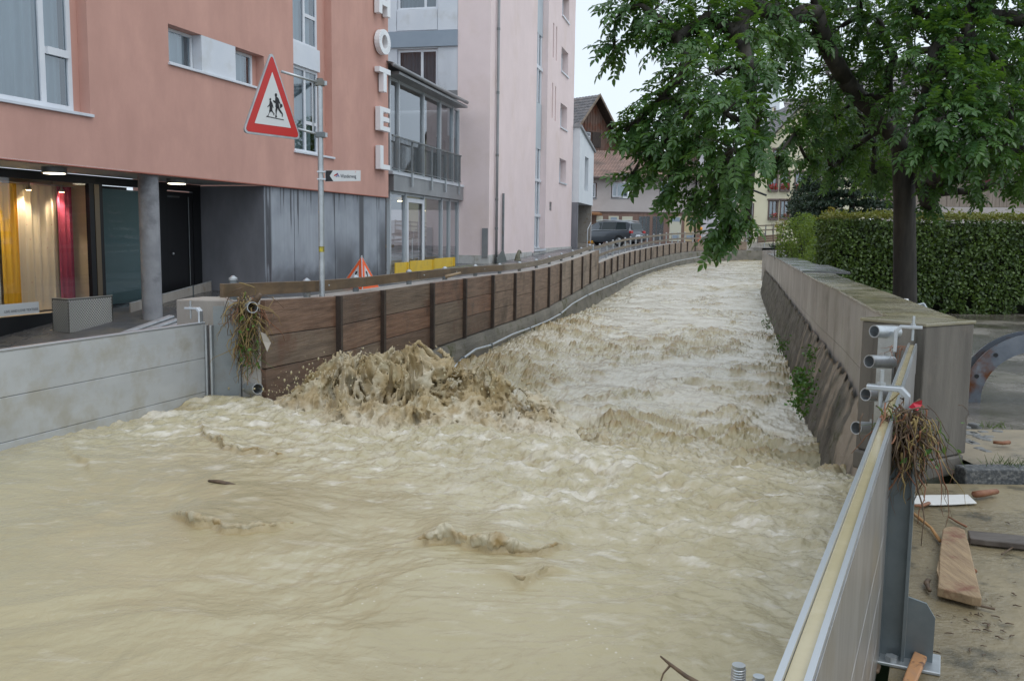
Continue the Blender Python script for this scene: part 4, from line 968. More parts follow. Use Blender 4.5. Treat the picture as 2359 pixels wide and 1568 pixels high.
# lit display behind the glass
room = MB(); rb0 = R - 1.0
room.quad(FA(-6, rb0, 0), FA(3.95, rb0, 0), FA(3.95, rb0, 2.7), FA(-6, rb0, 2.7)); room.quad(FA(-6, R - .1, .12), FA(3.95, R - .1, .12), FA(3.95, rb0, .12), FA(-6, rb0, .12))
room.quad(FA(-6, R - .1, 2.66), FA(3.95, R - .1, 2.66), FA(3.95, rb0, 2.66), FA(-6, rb0, 2.66)); room.quad(FA(3.95, R - .1, 0), FA(3.95, rb0, 0), FA(3.95, rb0, 2.7), FA(3.95, R - .1, 2.7))
room.build('display_room', M_cream, sf)
def cloth(name, c, c2=None): return mat(name, c, c2, rough=.85, scale=6, stretch=(1, 1, .1))
M_floral = mat('flowered_cloth', (.62, .55, .44), rough=.85, scale=16, dirt=(.42, .20, .20), dirt_scale=11, dirt_lo=.66, dirt_hi=.69)
for nm, a, b, wv, mm, lab in (('curtain', 1.93, 2.33, 3, cloth('yellow_cloth', (.72, .40, .02), (.80, .48, .04)), 'gathered yellow curtain'), ('curtain', 2.30, 3.32, 6, M_floral, 'cream curtain printed with small flowers'),
                         ('curtain', 3.28, 3.66, 3, cloth('magenta_cloth', (.30, .035, .085), (.38, .05, .11)), 'deep magenta curtain'), ('curtain', .9, 1.93, 7, cloth('pale_reflection_cloth', (.62, .64, .62)), 'pale grey cloth standing in for a reflection in the glass')):  # last pale sheet painted in place of a reflection in the glass
    c_ = wavy(FA, a, b, R - (.30 if wv == 3 else .36), .16, 2.5, wv, .03).build(nm, mm, sf, smooth=True); c_['label'] = lab
MB().cyl(FA(.5, R - .33, 2.52), FA(3.8, R - .33, 2.52), .012, 8).build('curtain_rail', M_alu_br, sf)
for k in range(13):
    s = 4.22 + k * .102; MB().prism([FA(s, R - .2, .16), FA(s + .085, R - .17, .16), FA(s + .085, R - .174, .16), FA(s, R - .204, .16)], V3(0, 0, 2.36)).build('blind_slat', mat('blind_cloth', (.20, .30, .31), rough=.8) if k == 0 else MATS['blind_cloth'], sf)
MB().quad(FA(4.0, R - .6, .1), FA(5.6, R - .6, .1), FA(5.6, R - .6, 2.6), FA(4.0, R - .6, 2.6)).build('dark_back', M_int, sf)
M_lampshade = mat('warm_lamp', (.9, .8, .6), emit=(1, .72, .38, 14))
for s in (1.7, 2.55, 3.35):  # third spot of the row added to brighten the display
    MB().lathe(FA(s, R - .24, 2.40), [(.012, .14), (.02, .06), (.06, .0), (.055, -.005)], 12).build('spot_lamp', M_alu_br, sf, smooth=.8)
    MB().lathe(FA(s, R - .24, 2.393), [(.05, 0), (.04, -.004)], 12).build('spot_bulb', M_lampshade, sf)
    l = bpy.data.lights.new('shop_spot', 'SPOT'); l.energy = 48; l.color = (1, .80, .54); l.spot_size = math.radians(95); l.spot_blend = .8; l.shadow_soft_size = .05
    lo_ = bpy.data.objects.new('shop_spot', l); COL.objects.link(lo_); lo_.location = tuple(FA(s - .05, R - .16, 2.37))
    lo_.rotation_euler = Vector(tuple(FA(s - .2, R - .5, .9) - FA(s - .05, R - .16, 2.37))).to_track_quat('-Z', 'Y').to_euler()
# title strip at the foot of the window
ts = fbox(FA, .2, 2.45, R - .034, R - .028, .15, .36).build('title_strip', mat('pale_strip', (.62, .64, .64), rough=.6), sf)
text_mesh('title_text', 'LIVE AND LOVE TEXTILES', .0665, FA(1.665, R - .024, .205), FT, (0, 0, 1), mat('grey_print', (.12, .13, .15)), ts)
# ceiling lamps under the overhang
for k, (s, r) in enumerate(((1.83, -.72), (4.98, -.62), (8.9, -5))):
    if k == 2: continue
    cl = thing('ceiling_lamp', ('round ceiling lamp over the shop window with curtains', 'round ceiling lamp between the column and the black door')[k], 'lamp', FA(s, r, ZB - .1), 'lamps under the hotel overhang')
    MB().lathe(FA(s, r, ZB - .105), [(.2, 0), (.2, .098)], 28).build('housing', mat('lamp_housing', (.20, .21, .21), rough=.4, metal=.6) if k == 0 else MATS['lamp_housing'], cl, smooth=.6)
    MB().lathe(FA(s, r, ZB - .106), [(.175, 0), (.17, -.012), (.12, -.018)], 28).build('diffuser', mat('lamp_glow', (.9, .85, .7), emit=(1, .90, .66, 5)) if k == 0 else MATS['lamp_glow'], cl, smooth=.6)
# letters
M_letter = mat('white_letter', (.80, .82, .84), rough=.35)
def letter(nm, polys, z0, lab):
    o = thing('sign_letter', lab, 'letter', FA(13.3, 0, z0), 'white letters on the hotel front')
    b = MB()
    for P in polys: b.prism([FA(12.93 + x * .74, .04, z0 + y * .66) for x, y in P], FN * .16)
    b.build('letter_body', M_letter, o, bevel=.006, seg=1); MB().obox(FA(13.3, .02, z0 + .33), FT * .02, FN * .02, V3(0, 0, .2)).build('bracket', M_steel_dk, o)
B_ = .27
H_ = [[(0, 0), (B_, 0), (B_, 1), (0, 1)], [(1 - B_, 0), (1, 0), (1, 1), (1 - B_, 1)], [(B_, .38), (1 - B_, .38), (1 - B_, .62), (B_, .62)]]
T_ = [[(0, .78), (1, .78), (1, 1), (0, 1)], [(.36, 0), (.64, 0), (.64, .78), (.36, .78)]]
E_ = [[(.05, 0), (.33, 0), (.33, 1), (.05, 1)], [(.33, 0), (.95, 0), (.95, .2), (.33, .2)], [(.33, .4), (.88, .4), (.88, .6), (.33, .6)], [(.33, .8), (.95, .8), (.95, 1), (.33, 1)]]
L_ = [[(.05, 0), (.33, 0), (.33, 1), (.05, 1)], [(.33, 0), (.95, 0), (.95, .21), (.33, .21)]]
O_ = []
for k in range(24):
    a0, a1 = 2 * math.pi * k / 24, 2 * math.pi * (k + 1) / 24
    O_.append([(.5 + .52 * math.cos(a0), .5 + .52 * math.sin(a0)), (.5 + .52 * math.cos(a1), .5 + .52 * math.sin(a1)), (.5 + .25 * math.cos(a1), .5 + .29 * math.sin(a1)), (.5 + .25 * math.cos(a0), .5 + .29 * math.sin(a0))])
for c, P, z in (('H', H_, 7.78), ('O', O_, 6.72), ('T', T_, 5.67), ('E', E_, 4.58), ('L', L_, 3.50)): letter(c, P, z, 'white letter %s of the vertical hotel lettering' % c)

# ------------------------------------------------------------------ things under the overhang
# chequer-plate cover
bx = thing('chequer_plate_box', 'silver chequer-plate metal box standing in front of the shop window', 'box', FA(1.6, -.2, -.3))
c0 = atZ(160, 767, -.15); c1 = atZ(123, 761, -.13); c2 = atZ(261, 742, -.05)
M_cheq = mat('chequer_plate', (.09, .085, .075), (.14, .13, .115), rough=.4, metal=.6, scale=5); M_stud = mat('chequer_stud', (.72, .70, .66), rough=.3, metal=.6)
hb = .61
d1 = c1 - c0; d1[2] = 0; d2 = c2 - c0; d2[2] = 0
for d, nr in ((d1, None), (d2, None)):
    L0 = np.linalg.norm(d); t = d / L0; up_ = V3(0, 0, 1)
    MB().prism([c0, c0 + d, c0 + d + up_ * hb, c0 + up_ * hb], np.cross(t, up_) * (-.006 if d is d1 else .006) * (1 if d is d1 else -1)).build('plate', M_cheq, bx)
    nrm_ = np.cross(t, up_); nrm_ = nrm_ if nrm_ @ (EYE - c0) > 0 else -nrm_
    sb = MB(); p = .06; rows = int(hb / p); cols = int(L0 / p)
    for i in range(cols):
        for j in range(rows):
            for q in (0, 1):
                if (i + q * .5 + .7) * p > L0 or (j + q * .5 + .7) * p > hb: continue
                cc = c0 + t * ((i + .35 + q * .5) * p) + up_ * ((j + .35 + q * .5) * p) + nrm_ * .007; w2, h2 = .02, .02
                sb.add([cc - t * w2, cc - up_ * h2, cc + t * w2, cc + up_ * h2, cc + nrm_ * .005], [(0, 1, 4), (1, 2, 4), (2, 3, 4), (3, 0, 4)])
    stuff(sb.build('studs', M_stud, bx))
for q_ in (d1, d2):
    MB().tube([c0 + V3(0, 0, hb), c0 + q_ + V3(0, 0, hb)], .007, 6).build('rim', M_stud, bx)
# low flood boards leaning before the door
fb = thing('door_flood_board', 'low pale flood board propped before the black door, behind the column', 'flood board', FA(5.2, -1.0, .1))
a, b = atZ(302, 729, -.02), FA(7.25, -1.45, .22)
MB().prism([a, b, b + V3(0, 0, .3), a + V3(0, 0, .26)], nrm(np.cross(b - a, (0, 0, 1))) * -.03).build('board', M_pil2, fb, bevel=.004)
MB().prism([a + V3(0, 0, .262), b + V3(0, 0, .302), b + V3(0, 0, .315), a + V3(0, 0, .275)], nrm(np.cross(b - a, (0, 0, 1))) * -.034).build('top_trim', M_alu, fb)
for q in (.35, .75): pz = a + (b - a) * q; MB().obox(pz + V3(.0, -.03, .15), (.015, 0, 0), (0, .015, 0), (0, 0, .17)).build('stay', M_steel_dk, fb)
# bundle of galvanised beams lying behind the left barrier
for k in range(3):
    a, b = atZ(150, 790 - 3 * k, .16), atZ(418, 745 - 7 * k, .35)
    a[2] = -.1; t = nrm(b - a); a = b - t * 3.0
    nb = thing('loose_steel_beam', ('galvanised beam lying nearest the left flood barrier', 'galvanised beam lying in the middle of the pile behind the left barrier', 'galvanised beam lying at the back of the pile behind the left barrier')[k], 'beam', b, 'galvanised beams lying behind the left barrier')
    sd = nrm(np.cross(t, (0, 0, 1))); cc = (a + b) / 2 - sd * (.12 * k)
    for r in (-.045, 0, .045): MB().tube([cc - t * 1.5 + sd * r, cc + t * 1.5 + sd * r], .026, 8).build('rib', M_steel, nb, smooth=True)
# ------------------------------------------------------------------ glazed link between the two hotel blocks
lk = thing('glazed_link', 'glass link building with balcony between salmon hotel and pink block', 'building', QA(-4, -2, .4))
G = -1.07
M_zinc = mat('zinc_cladding', (.26, .27, .28), (.32, .33, .34), rough=.45, metal=.4, scale=1.5)
M_gframe = mat('silver_frame', (.50, .54, .57), rough=.4, metal=.4)
def Lb(s0, s1, r0, r1, z0, z1, nm, m, par=None, bev=0): return fbox(QA, s0, s1, r0, r1, z0, z1).build(nm, m, par or lk, bevel=bev)
Lb(-6.75, -.02, G - .06, G + .17, 2.83, 3.34, 'floor_band', M_zinc)
Lb(-6.9, -.02, G + .02, G + .2, 3.27, 3.345, 'balcony_edge', M_panel)
Lb(-6.9, -.3, G - .3, G + .38, 5.86, 5.93, 'eaves_board', M_zinc)
rf = MB(); rf.prism([QA(-7.45, G + .42, 6.02), QA(-.6, G + .42, 6.02), QA(-.6, G - 3.5, 7.0), QA(-6.6, G - 3.5, 7.0)], V3(0, 0, .05)); rf.build('roof', mat('dark_roof', (.09, .085, .08), (.13, .12, .115), rough=.5, scale=6), lk)
gt = MB().tube([QA(-7.5, G + .44, 6.0), QA(-.55, G + .44, 6.0)], .06, 10).build('gutter', M_zinc, lk, smooth=True)
up = [-6.6, -5.9, -3.75, -2.1, -.72, -.05]
dn = [-6.6, -5.35, -3.72, -1.9, -1.05, -.05]
for lst, z0, z1 in ((up, 3.35, 5.86), (dn, .45, 2.83)):
    for s in lst: Lb(s - .05, s + .05, G - .08, G + .02, z0, z1, 'mullion', M_gframe)
    for a, b in zip(lst[:-1], lst[1:]):
        Lb(a + .05, b - .05, G - .07, G, z1 - .07, z1 - .001, 'head_rail', M_gframe); Lb(a + .05, b - .05, G - .07, G, z0 + .001, z0 + .06, 'foot_rail', M_gframe)
        MB().quad(QA(a + .05, G - .04, z0 + .06), QA(b - .05, G - .04, z0 + .06), QA(b - .05, G - .04, z1 - .07), QA(a + .05, G - .04, z1 - .07)).build('pane', glass_mat('link_glass', (.72, .74, .74), .14) if 'link_glass' not in MATS else MATS['link_glass'], lk)
M_taupe = mat('taupe_wall', (.26, .215, .175), (.32, .27, .22), rough=.8, scale=.7)
for z0, z1 in ((.4, 2.8), (3.35, 5.85)):
    r_ = MB(); bk = G - 2.6
    r_.quad(QA(-6.6, bk, z0), QA(-.02, bk, z0), QA(-.02, bk, z1), QA(-6.6, bk, z1)); r_.quad(QA(-6.6, G - .1, z1), QA(-.02, G - .1, z1), QA(-.02, bk, z1), QA(-6.6, bk, z1)); r_.quad(QA(-6.6, G - .1, z0), QA(-.02, G - .1, z0), QA(-.02, bk, z0), QA(-6.6, bk, z0))
    r_.build('lounge', M_taupe, lk)
for a, b in ((-6.7, -6.0), (-5.2, -4.9)): Lb(a, b, G - .7, G - .66, 3.4, 5.8, 'curtain', M_curtain)
Lb(-1.0, -.05, G - .12, G - .1, 4.9, 5.8, 'blind', M_panel); Lb(-.98, -.06, G - .5, G - .46, 3.4, 4.85, 'dark_panel', M_black)
ld = Lb(-5.28, -3.78, G + .0, G + .03, .47, .55, 'door', M_gframe)
for a, b, z0, z1 in ((-5.28, -5.16, .55, 2.7), (-3.9, -3.78, .55, 2.7), (-5.16, -3.9, 2.58, 2.7)): Lb(a, b, G, G + .03, z0, z1, 'door_frame', M_white, ld)
MB().cyl(QA(-5.0, G + .08, .95), QA(-5.0, G + .08, 1.55), .014, 8).build('door_pull', M_alu_br, ld)
M_glow = mat('interior_lamp', (.9, .8, .6), emit=(1, .85, .5, 5)); M_glow2 = mat('amber_lamp', (.9, .7, .4), emit=(1, .68, .25, 4))
for s, r, z, w in ((-5.0, -1.6, 2.74, .3), (-2.3, -1.2, 2.70, .3), (-.5, -1.1, 2.45, .15)): MB().lathe(QA(s, G + r, z), [(w * .6, 0), (w * .5, .04)], 14).build('ceiling_light', M_glow, lk)
MB().ball(QA(-4.6, G - 1.9, 4.5), .17, 14, 8, (1, 1, .55)).build('table_lamp', M_glow2, lk, smooth=True)
fbox(QA, -1.9, -.1, G - 2.4, G - 2.3, 1.2, 1.3).build('stair_flank', mat('stair_ochre', (.5, .33, .15), rough=.7), lk)
# balcony railing: top bar, brackets and single bars
rl = Lb(-7.1, -.62, G + .24, G + .28, 4.24, 4.28, 'balcony_rail', M_steel_dk)
Lb(-7.1, -.62, G + .245, G + .275, 3.40, 3.42, 'lower_bar', M_steel_dk, rl)
s = -7.1
while s < -.62:
    MB().prism([QA(s, G + .25, 3.42), QA(s + .012, G + .25, 3.42), QA(s + .012, G + .265, 3.42), QA(s, G + .265, 3.42)], V3(0, 0, .92)).build('bar', M_steel_dk, rl); s += .105
for s in (-5.4, -3.6, -2.2, -.68): Lb(s - .035, s + .035, G + .20, G + .245, 3.0, 4.25, 'stanchion', M_steel, rl)
# yellow flood boards and sandbags before the link doors
M_yel = mat('yellow_board', (.70, .46, .03), (.76, .52, .05), rough=.5, scale=2, dirt=(.55, .38, .06), dirt_scale=4)
for k, (s0, s1, lab) in enumerate(((-6.95, -5.95, 'yellow flood board nearest the concrete wall of the hotel'), (-5.75, -3.65, 'middle yellow flood board behind the sandbags'), (-3.5, -1.45, 'yellow flood board nearest the pink block'))):
    yb = thing('yellow_flood_board', lab, 'flood board', QA(s0, G + .3, .4), 'yellow boards before the glass link')
    fbox(QA, s0, s1, G + .26, G + .29, .42, .9 + .02 * k).build('board', M_yel, yb, bevel=.003, seg=1)
    fbox(QA, s1 - .09, s1 - .02, G + .291, G + .33, .42, .9 + .02 * k).build('batten', M_yel, yb)
M_bag = mat('sandbag_cloth', (.13, .14, .10), (.19, .195, .145), rough=.9, scale=12, bump=.6, bscale=50)
def sandbag(c, sx, sy, sz, rz, lab):
    o = thing('sandbag', lab, 'sandbag', c, 'sandbags before the glass link'); b = MB()
    nU, nV = 14, 8
    for i in range(nV + 1):
        th = math.pi * i / nV
        for k in range(nU):
            q = 2 * math.pi * k / nU; x, y, z = math.sin(th) * math.cos(q), math.sin(th) * math.sin(q), math.cos(th)
            x = math.copysign(abs(x) ** .6, x) * sx; y = math.copysign(abs(y) ** .6, y) * sy; z = math.copysign(abs(z) ** .75, z) * sz * (1 - .35 * (x / sx) ** 4) + .02 * math.sin(7 * x + 3 * y + rz)
            b.v.append((c[0] + x * math.cos(rz) - y * math.sin(rz), c[1] + x * math.sin(rz) + y * math.cos(rz), c[2] + max(z + sz * .6, 0)))
    for i in range(nV):
        for k in range(nU): b.f.append((i * nU + k, (i + 1) * nU + k, (i + 1) * nU + (k + 1) % nU, i * nU + (k + 1) % nU))
    b.build('sack', M_bag, o, smooth=True)
    MB().tube([c + V3(math.cos(rz) * sx * .85, math.sin(rz) * sx * .85, sz * .7), c + V3(math.cos(rz) * sx * 1.25, math.sin(rz) * sx * 1.25, sz * 1.3)], [.03, .05], 8).build('tied_neck', M_bag, o, smooth=True)
for s, z, r, lab in ((-6.1, .40, .2, 'sandbag on its own at the salmon hotel end'), (-4.5, .42, .9, 'sandbag with upright tied neck before the middle yellow board'), (-3.6, .43, 1.1, 'tall slumped sandbag before the joint of the yellow boards'), (-2.6, .44, .3, 'flat sandbag before the third yellow board'), (-1.5, .45, .2, 'last sandbag beside the pink block')):
    sandbag(QA(s, G + .75, z), .36, .22, .17, r, lab)

# ------------------------------------------------------------------ pink block
pk = thing('pink_building', 'tall pale pink hotel block with a vertical strip of windows', 'building', QA(8, -3, .6))
PZ0, PZ1 = .2, 15.5
# river side: openings (s0, s1, z0, z1)
win = [(13.3, 15.2, z, z + 1.15) for z in (4.2, 6.78, 9.36, 11.9)]
strip_h = (7.65, 10.0, 1.1, PZ1)
slots = [(11.1, 11.35, 6.95, 8.5), (11.85, 12.1, 6.9, 8.45), (11.1, 11.35, 9.6, 11.1), (11.85, 12.1, 9.6, 11.1), (10.95, 11.5, 2.8, 3.2)]
w_ = MB(); holed_wall(w_, QA, 0, 17.1, .95, PZ1, win + [strip_h] + slots, .32)
w_.quad(QA(17.1, 0, .95), QA(17.1, -10, .95), QA(17.1, -10, PZ1), QA(17.1, 0, PZ1)); w_.quad(QA(0, 0, PZ1), QA(17.1, 0, PZ1), QA(17.1, -10, PZ1), QA(0, -10, PZ1))
w_.build('river_wall_face', M_pink, pk)
# end wall (towards the camera): pink strip, then white panels with windows above the link
def EA(s, r, z): return QA(-r, -s, z)
e_ = MB(); e_.quad(EA(0, 0, .95), EA(1.13, 0, .95), EA(1.13, 0, PZ1), EA(0, 0, PZ1)); e_.build('end_wall_face', M_pink, pk)
e2 = MB(); holed_wall(e2, EA, 1.13, 8, 2.5, PZ1, [(1.84, 3.3, 6.55, 7.9), (1.84, 3.3, 9.2, 10.6)], .14, -.02); e2.build('panelled_face', mat('stained_white_panel', (.58, .61, .66), (.66, .69, .74), rough=.5, scale=1.4, stretch=(1, 1, .25), dirt=(.45, .46, .47), dirt_scale=1.1, dirt_lo=.5, dirt_hi=.75), pk)
fbox(EA, 1.13, 8, -.015, .05, 7.95, 8.46).build('grey_band', M_panel_gr, pk)
fbox(EA, 1.13, 8, -.015, .02, 6.2, 6.5).build('taupe_band', M_zinc, pk)
fbox(EA, 1.86, 3.28, -.015, .012, 8.5, 9.16).build('parapet_panel', M_panel, pk, bevel=.004)
fbox(EA, 3.31, 8, -.015, .012, 8.48, 10.6).build('side_panel', M_panel, pk); fbox(EA, 1.14, 1.83, -.015, .012, 8.48, 10.6).build('side_panel', M_panel, pk)
window(pk, EA, 1.86, 3.28, 6.58, 7.88, -.10, muls=(2.42,), fw=.07, glass=M_glass_dk, curtain=M_curtain, waves=9)
window(pk, EA, 1.86, 3.28, 9.2, 10.55, -.10, muls=(2.3,), fw=.07, glass=M_glass_dk, curtain=M_curtain, waves=9)
# plinth tiles along the foot
M_tile = mat('plinth_tile', (.50, .50, .49), (.58, .58, .56), rough=.5, scale=4, dirt=(.35, .33, .28), dirt_scale=2.5, dirt_lo=.5, dirt_hi=.72)
for k in range(24):
    s0 = k * .715
    if 7.4 < s0 + .3 < 10.0: continue
    g0 = gz(QA(s0, 0, 0)[1]) - .12
    fbox(QA, s0 + .004, s0 + .711, -.1, .018, g0, 1.0 if s0 < 7.6 else 1.12).build('plinth_tile', M_tile, pk)
for k in range(3): fbox(EA, k * .5 + .004, k * .5 + .496, -.1, .018, .3, .98).build('plinth_tile', M_tile, pk)
# strip window: bays of three lights, panels between
SR = -.26
sw = MB().quad(QA(7.66, SR - .1, 1.1), QA(9.99, SR - .1, 1.1), QA(9.99, SR - .1, PZ1), QA(7.66, SR - .1, PZ1)).build('strip_window', M_int, pk)
levels = [(1.16, 2.48), (2.60, 4.0), (4.12, 5.40), (7.36, 8.75), (8.9, 10.2), (12.2, 13.6), (13.7, 15.2)]
for z0, z1 in levels:
    for a, b in ((7.68, 8.22), (8.36, 9.0), (9.14, 9.74)):
        MB().quad(QA(a, SR - .04, z0), QA(b, SR - .04, z0), QA(b, SR - .04, z1), QA(a, SR - .04, z1)).build('pane', M_glass, sw)
        MB().quad(QA(a, SR - .085, z0), QA(b, SR - .085, z0), QA(b, SR - .085, z1), QA(a, SR - .085, z1)).build('blind', M_curtain, sw)
    for a, b in ((8.22, 8.36), (9.0, 9.14), (9.74, 9.98)): fbox(QA, a, b, SR - .06, SR + .03 if b < 9.5 else SR, z0, z1).build('mullion', M_white, sw)
for z0, z1 in ((2.48, 2.6), (4.0, 4.12), (8.75, 8.9), (13.6, 13.7), (1.1, 1.16)): fbox(QA, 7.67, 9.98, SR - .06, SR + .05, z0, z1).build('transom', M_white, sw)
for z0, z1 in ((5.4, 7.36), (10.2, 12.2)):
    for k in range(4): fbox(QA, 7.67 + k * .578, 7.67 + k * .578 + .57, SR - .06, SR + .02, z0 + .01, z1 - .01).build('infill_panel', mat('pale_blue_panel', (.42, .48, .53), (.48, .54, .58), rough=.45, scale=1) if 'pale_blue_panel' not in MATS else MATS['pale_blue_panel'], sw)
fbox(QA, 7.6, 10.05, SR, .06, 1.0, 1.1).build('sill', M_panel, sw, bevel=.006); fbox(QA, 7.63, 10.02, -.1, .014, .6, .995).build('base_panel', M_tile, sw)
for a, b, z0, z1 in win:
    w = window(pk, QA, a + .05, b - .3, z0 + .04, z1, -.24, muls=((a + b) / 2 - .2,), fw=.07, curtain=M_curtain, waves=4)
    fbox(QA, a - .05, b + .05, -.3, .06, z0 - .03, z0 + .035).build('sill', M_panel, w)
for a, b, z0, z1 in slots[:4]: MB().quad(QA(a, -.2, z0), QA(b, -.2, z0), QA(b, -.2, z1), QA(a, -.2, z1)).build('slot_back', mat('slot_red', (.25, .10, .08)) if 'slot_red' not in MATS else MATS['slot_red'], pk)
for k in range(6): fbox(QA, 10.96, 11.49, -.06, -.02, 2.82 + k * .063, 2.85 + k * .063).build('vent_slat', M_steel_dk, pk)
# rain pipe with collars
rp_ = MB().tube([QA(.72, .09, z) for z in (.55, 5, 10, PZ1)], .055, 12).build('rain_pipe', M_zinc, pk, smooth=True)
for z in (1.9, 2.9, 4.4, 6.5, 8.6, 10.7): MB().lathe(QA(.72, .09, z), [(.064, -.05), (.064, .05)], 12).build('collar', M_steel_dk, rp_, smooth=.6)
MB().tube([QA(1.72, .08, .5), QA(1.72, .08, 3.15)], .05, 10).build('vent_pipe', M_steel_dk, pk, smooth=.6)
fbox(EA, .02, .22, .02, .05, .9, 1.9).build('grey_corner_strip', M_zinc, pk)

# stone panel leaning by the rain pipe, and the animal figure
tp = thing('leaning_slab', 'dark green stone slab leaning against the pink wall by the rain pipe', 'slab', QA(.6, .25, .5))
pts = [(0, -.1), (0, .33), (.68, .62), (1.0, -.1)]
MB().prism([QA(.35 + x * 1.6, .22 - (.12 * z), .55 + z) for x, z in pts], QN * .04).build('slab', mat('green_slate', (.06, .075, .075), (.10, .115, .11), rough=.4, scale=14), tp, bevel=.004)
an = thing('animal_figure', 'seated green-grey animal figure with beaked snout against the pink wall', 'figure', QA(2.9, .35, .6))
o_ = QA(2.95, .4, .48); ax = QT; b = MB()
def AP(x, z, y=0): return o_ + ax * x * 2.1 + QN * y + V3(0, 0, z)
b.tube([AP(-.02, .0), AP(-.09, .16), AP(-.12, .32), AP(-.10, .48), AP(-.04, .60), AP(.02, .66)], [.13, .15, .14, .10, .075, .06], 12)
b.tube([AP(-.05, .62), AP(.03, .67), AP(.10, .66), AP(.17, .62), AP(.21, .57)], [.06, .075, .06, .04, .012], 10)
b.tube([AP(.0, .70), AP(-.02, .76)], [.025, .006], 6)
b.tube([AP(.1, .06), AP(.3, .06), AP(.55, .04), AP(.8, .02)], [.12, .1, .07, .02], 10)
b.tube([AP(.0, .3, .06), AP(.07, .14, .08), AP(.12, .0, .08)], [.05, .045, .05], 8)
fo_ = b.build('body', mat('mossy_bronze', (.10, .10, .065), (.16, .155, .11), rough=.7, scale=9, bump=.5, bscale=25), an, smooth=True)
rm = fo_.modifiers.new('merge', 'REMESH'); rm.mode = 'VOXEL'; rm.voxel_size = .018

# ------------------------------------------------------------------ white annex beyond the pink block
wa = thing('white_annex', 'narrow white building with sloping roof edge beyond the pink block', 'building', QA(18, -2, .9))
def WA(s, r, z): return QA(17.15 + s, .35 + r, z)
M_wr = mat('white_render', (.66, .70, .74), (.72, .76, .79), rough=.85, scale=1)
w_ = MB(); holed_wall(w_, WA, 0, 5.2, 3.4, 6.4, [(1.9, 3.2, 4.1, 5.9)], .25)
w_.add([WA(0, 0, 6.4), WA(5.2, 0, 6.4), WA(0, 0, 7.2)], [(0, 1, 2)]); w_.quad(WA(5.2, 0, 3.4), WA(5.2, -6, 3.4), WA(5.2, -6, 6.4), WA(5.2, 0, 6.4)); w_.quad(WA(0, 0, 3.4), WA(0, 0, 7.2), WA(0, -6, 7.2), WA(0, -6, 3.4)); w_.quad(WA(0, 0, 3.4), WA(5.2, 0, 3.4), WA(5.2, -6, 3.4), WA(0, -6, 3.4))
w_.build('upper_wall', M_wr, wa)
window(wa, WA, 1.92, 3.0, 4.15, 5.88, -.2, fw=.07, curtain=M_curtain, waves=3)
MB().prism([WA(-.1, .1, 7.22), WA(5.4, .1, 6.40), WA(5.4, .1, 6.52), WA(-.1, .1, 7.34)], -QN * 6).build('roof', M_zinc, wa)
fbox(WA, 4.9, 5.2, -6, -.05, .8, 3.4).build('porch_wall', M_pil2, wa); fbox(WA, 0, 4.9, -2.8, -2.7, .8, 3.4).build('porch_back', M_dkconc, wa); fbox(WA, 0, .25, -2.7, -.05, .8, 3.4).build('porch_wall', M_dkconc, wa)
fbox(WA, 1.6, 3.6, -2.69, -2.6, .9, 2.2).build('porch_door', M_zinc, wa)
st_ = thing('porch_steps', 'small grey steps with handrail under the white annex', 'steps', WA(1, .2, .9))
for k in range(3): fbox(WA, .3 + k * .3, 1.6, -.2, .5, .85 + k * .14, .985 + k * .14).build('step', M_pil2, st_)
MB().tube([WA(.3, .45, .9), WA(.35, .45, 2.0), WA(1.5, .45, 2.4), WA(1.5, .45, 1.3)], .025, 6).build('handrail', M_alu_br, st_)
fl = thing('porch_flowers', 'pot of orange and yellow flowers beside the porch steps', 'flowers', WA(2.6, .3, .95))
MB().lathe(WA(2.6, .3, .95), [(.14, 0), (.2, .28)], 12).build('pot', M_tile, fl, smooth=.6)
b = MB()
for k in range(40):
    c = WA(2.6, .3, 1.25) + np.array([random.gauss(0, .13), random.gauss(0, .13), abs(random.gauss(0, .1))]); d = np.array([random.uniform(-1, 1) for _ in range(3)]); d = nrm(d) * .05; q = nrm(np.cross(d, (0, 0, 1))) * .05; b.quad(c - d - q, c + d - q, c + d + q, c - d + q)
b.build('blossoms', mat('orange_bloom', (.7, .25, .02), (.75, .5, .05), scale=20), fl)
# ------------------------------------------------------------------ houses beyond the bend
def tile_roof(name, P, parent, m, rows, cols, lift=.04, amp=.05):
    """roof plane P = [eave left, eave right, ridge right, ridge left] covered with overlapping courses of pantiles"""
    a, b, c, d = [np.asarray(q, float) for q in P]; n = nrm(np.cross(b - a, d - a)); n = n if n[2] > 0 else -n
    v = []; f = []; nc = cols * 2
    for r in range(rows):
        for q, up in ((r / rows, 1.0), ((r + 1.12) / rows, .15)):
            q = min(q, 1)
            for k in range(nc + 1):
                t = k / nc; e0 = a + (d - a) * q; e1 = b + (c - b) * q; v.append(e0 + (e1 - e0) * t + n * (lift * up + amp * (k % 2) * .8))
        o = r * 2 * (nc + 1)
        for k in range(nc): f.append((o + k, o + k + 1, o + nc + 2 + k, o + nc + 1 + k))
    o = mesh_obj(name, v, f, m, parent); stuff(o)
    MB().prism([a, b, c, d], -n * .12).build('roof_deck', M_wood_dk, parent); return o
M_tiles = mat('old_red_tiles', (.30, .19, .155), (.40, .27, .22), rough=.8, scale=2.2, bump=.3, dirt=(.18, .13, .11), dirt_scale=1.1, dirt_lo=.45, dirt_hi=.7)
M_tiles_moss = mat('mossy_tiles', (.22, .17, .10), (.13, .15, .03), rough=.85, scale=1.2)
M_tiles_dk = mat('dark_wet_tiles', (.10, .095, .10), (.17, .155, .155), rough=.45, scale=3, dirt=(.22, .18, .17), dirt_scale=1.5)
M_tiles_wet = mat('shiny_wet_tiles', (.17, .15, .15), (.27, .25, .25), rough=.25, scale=3)
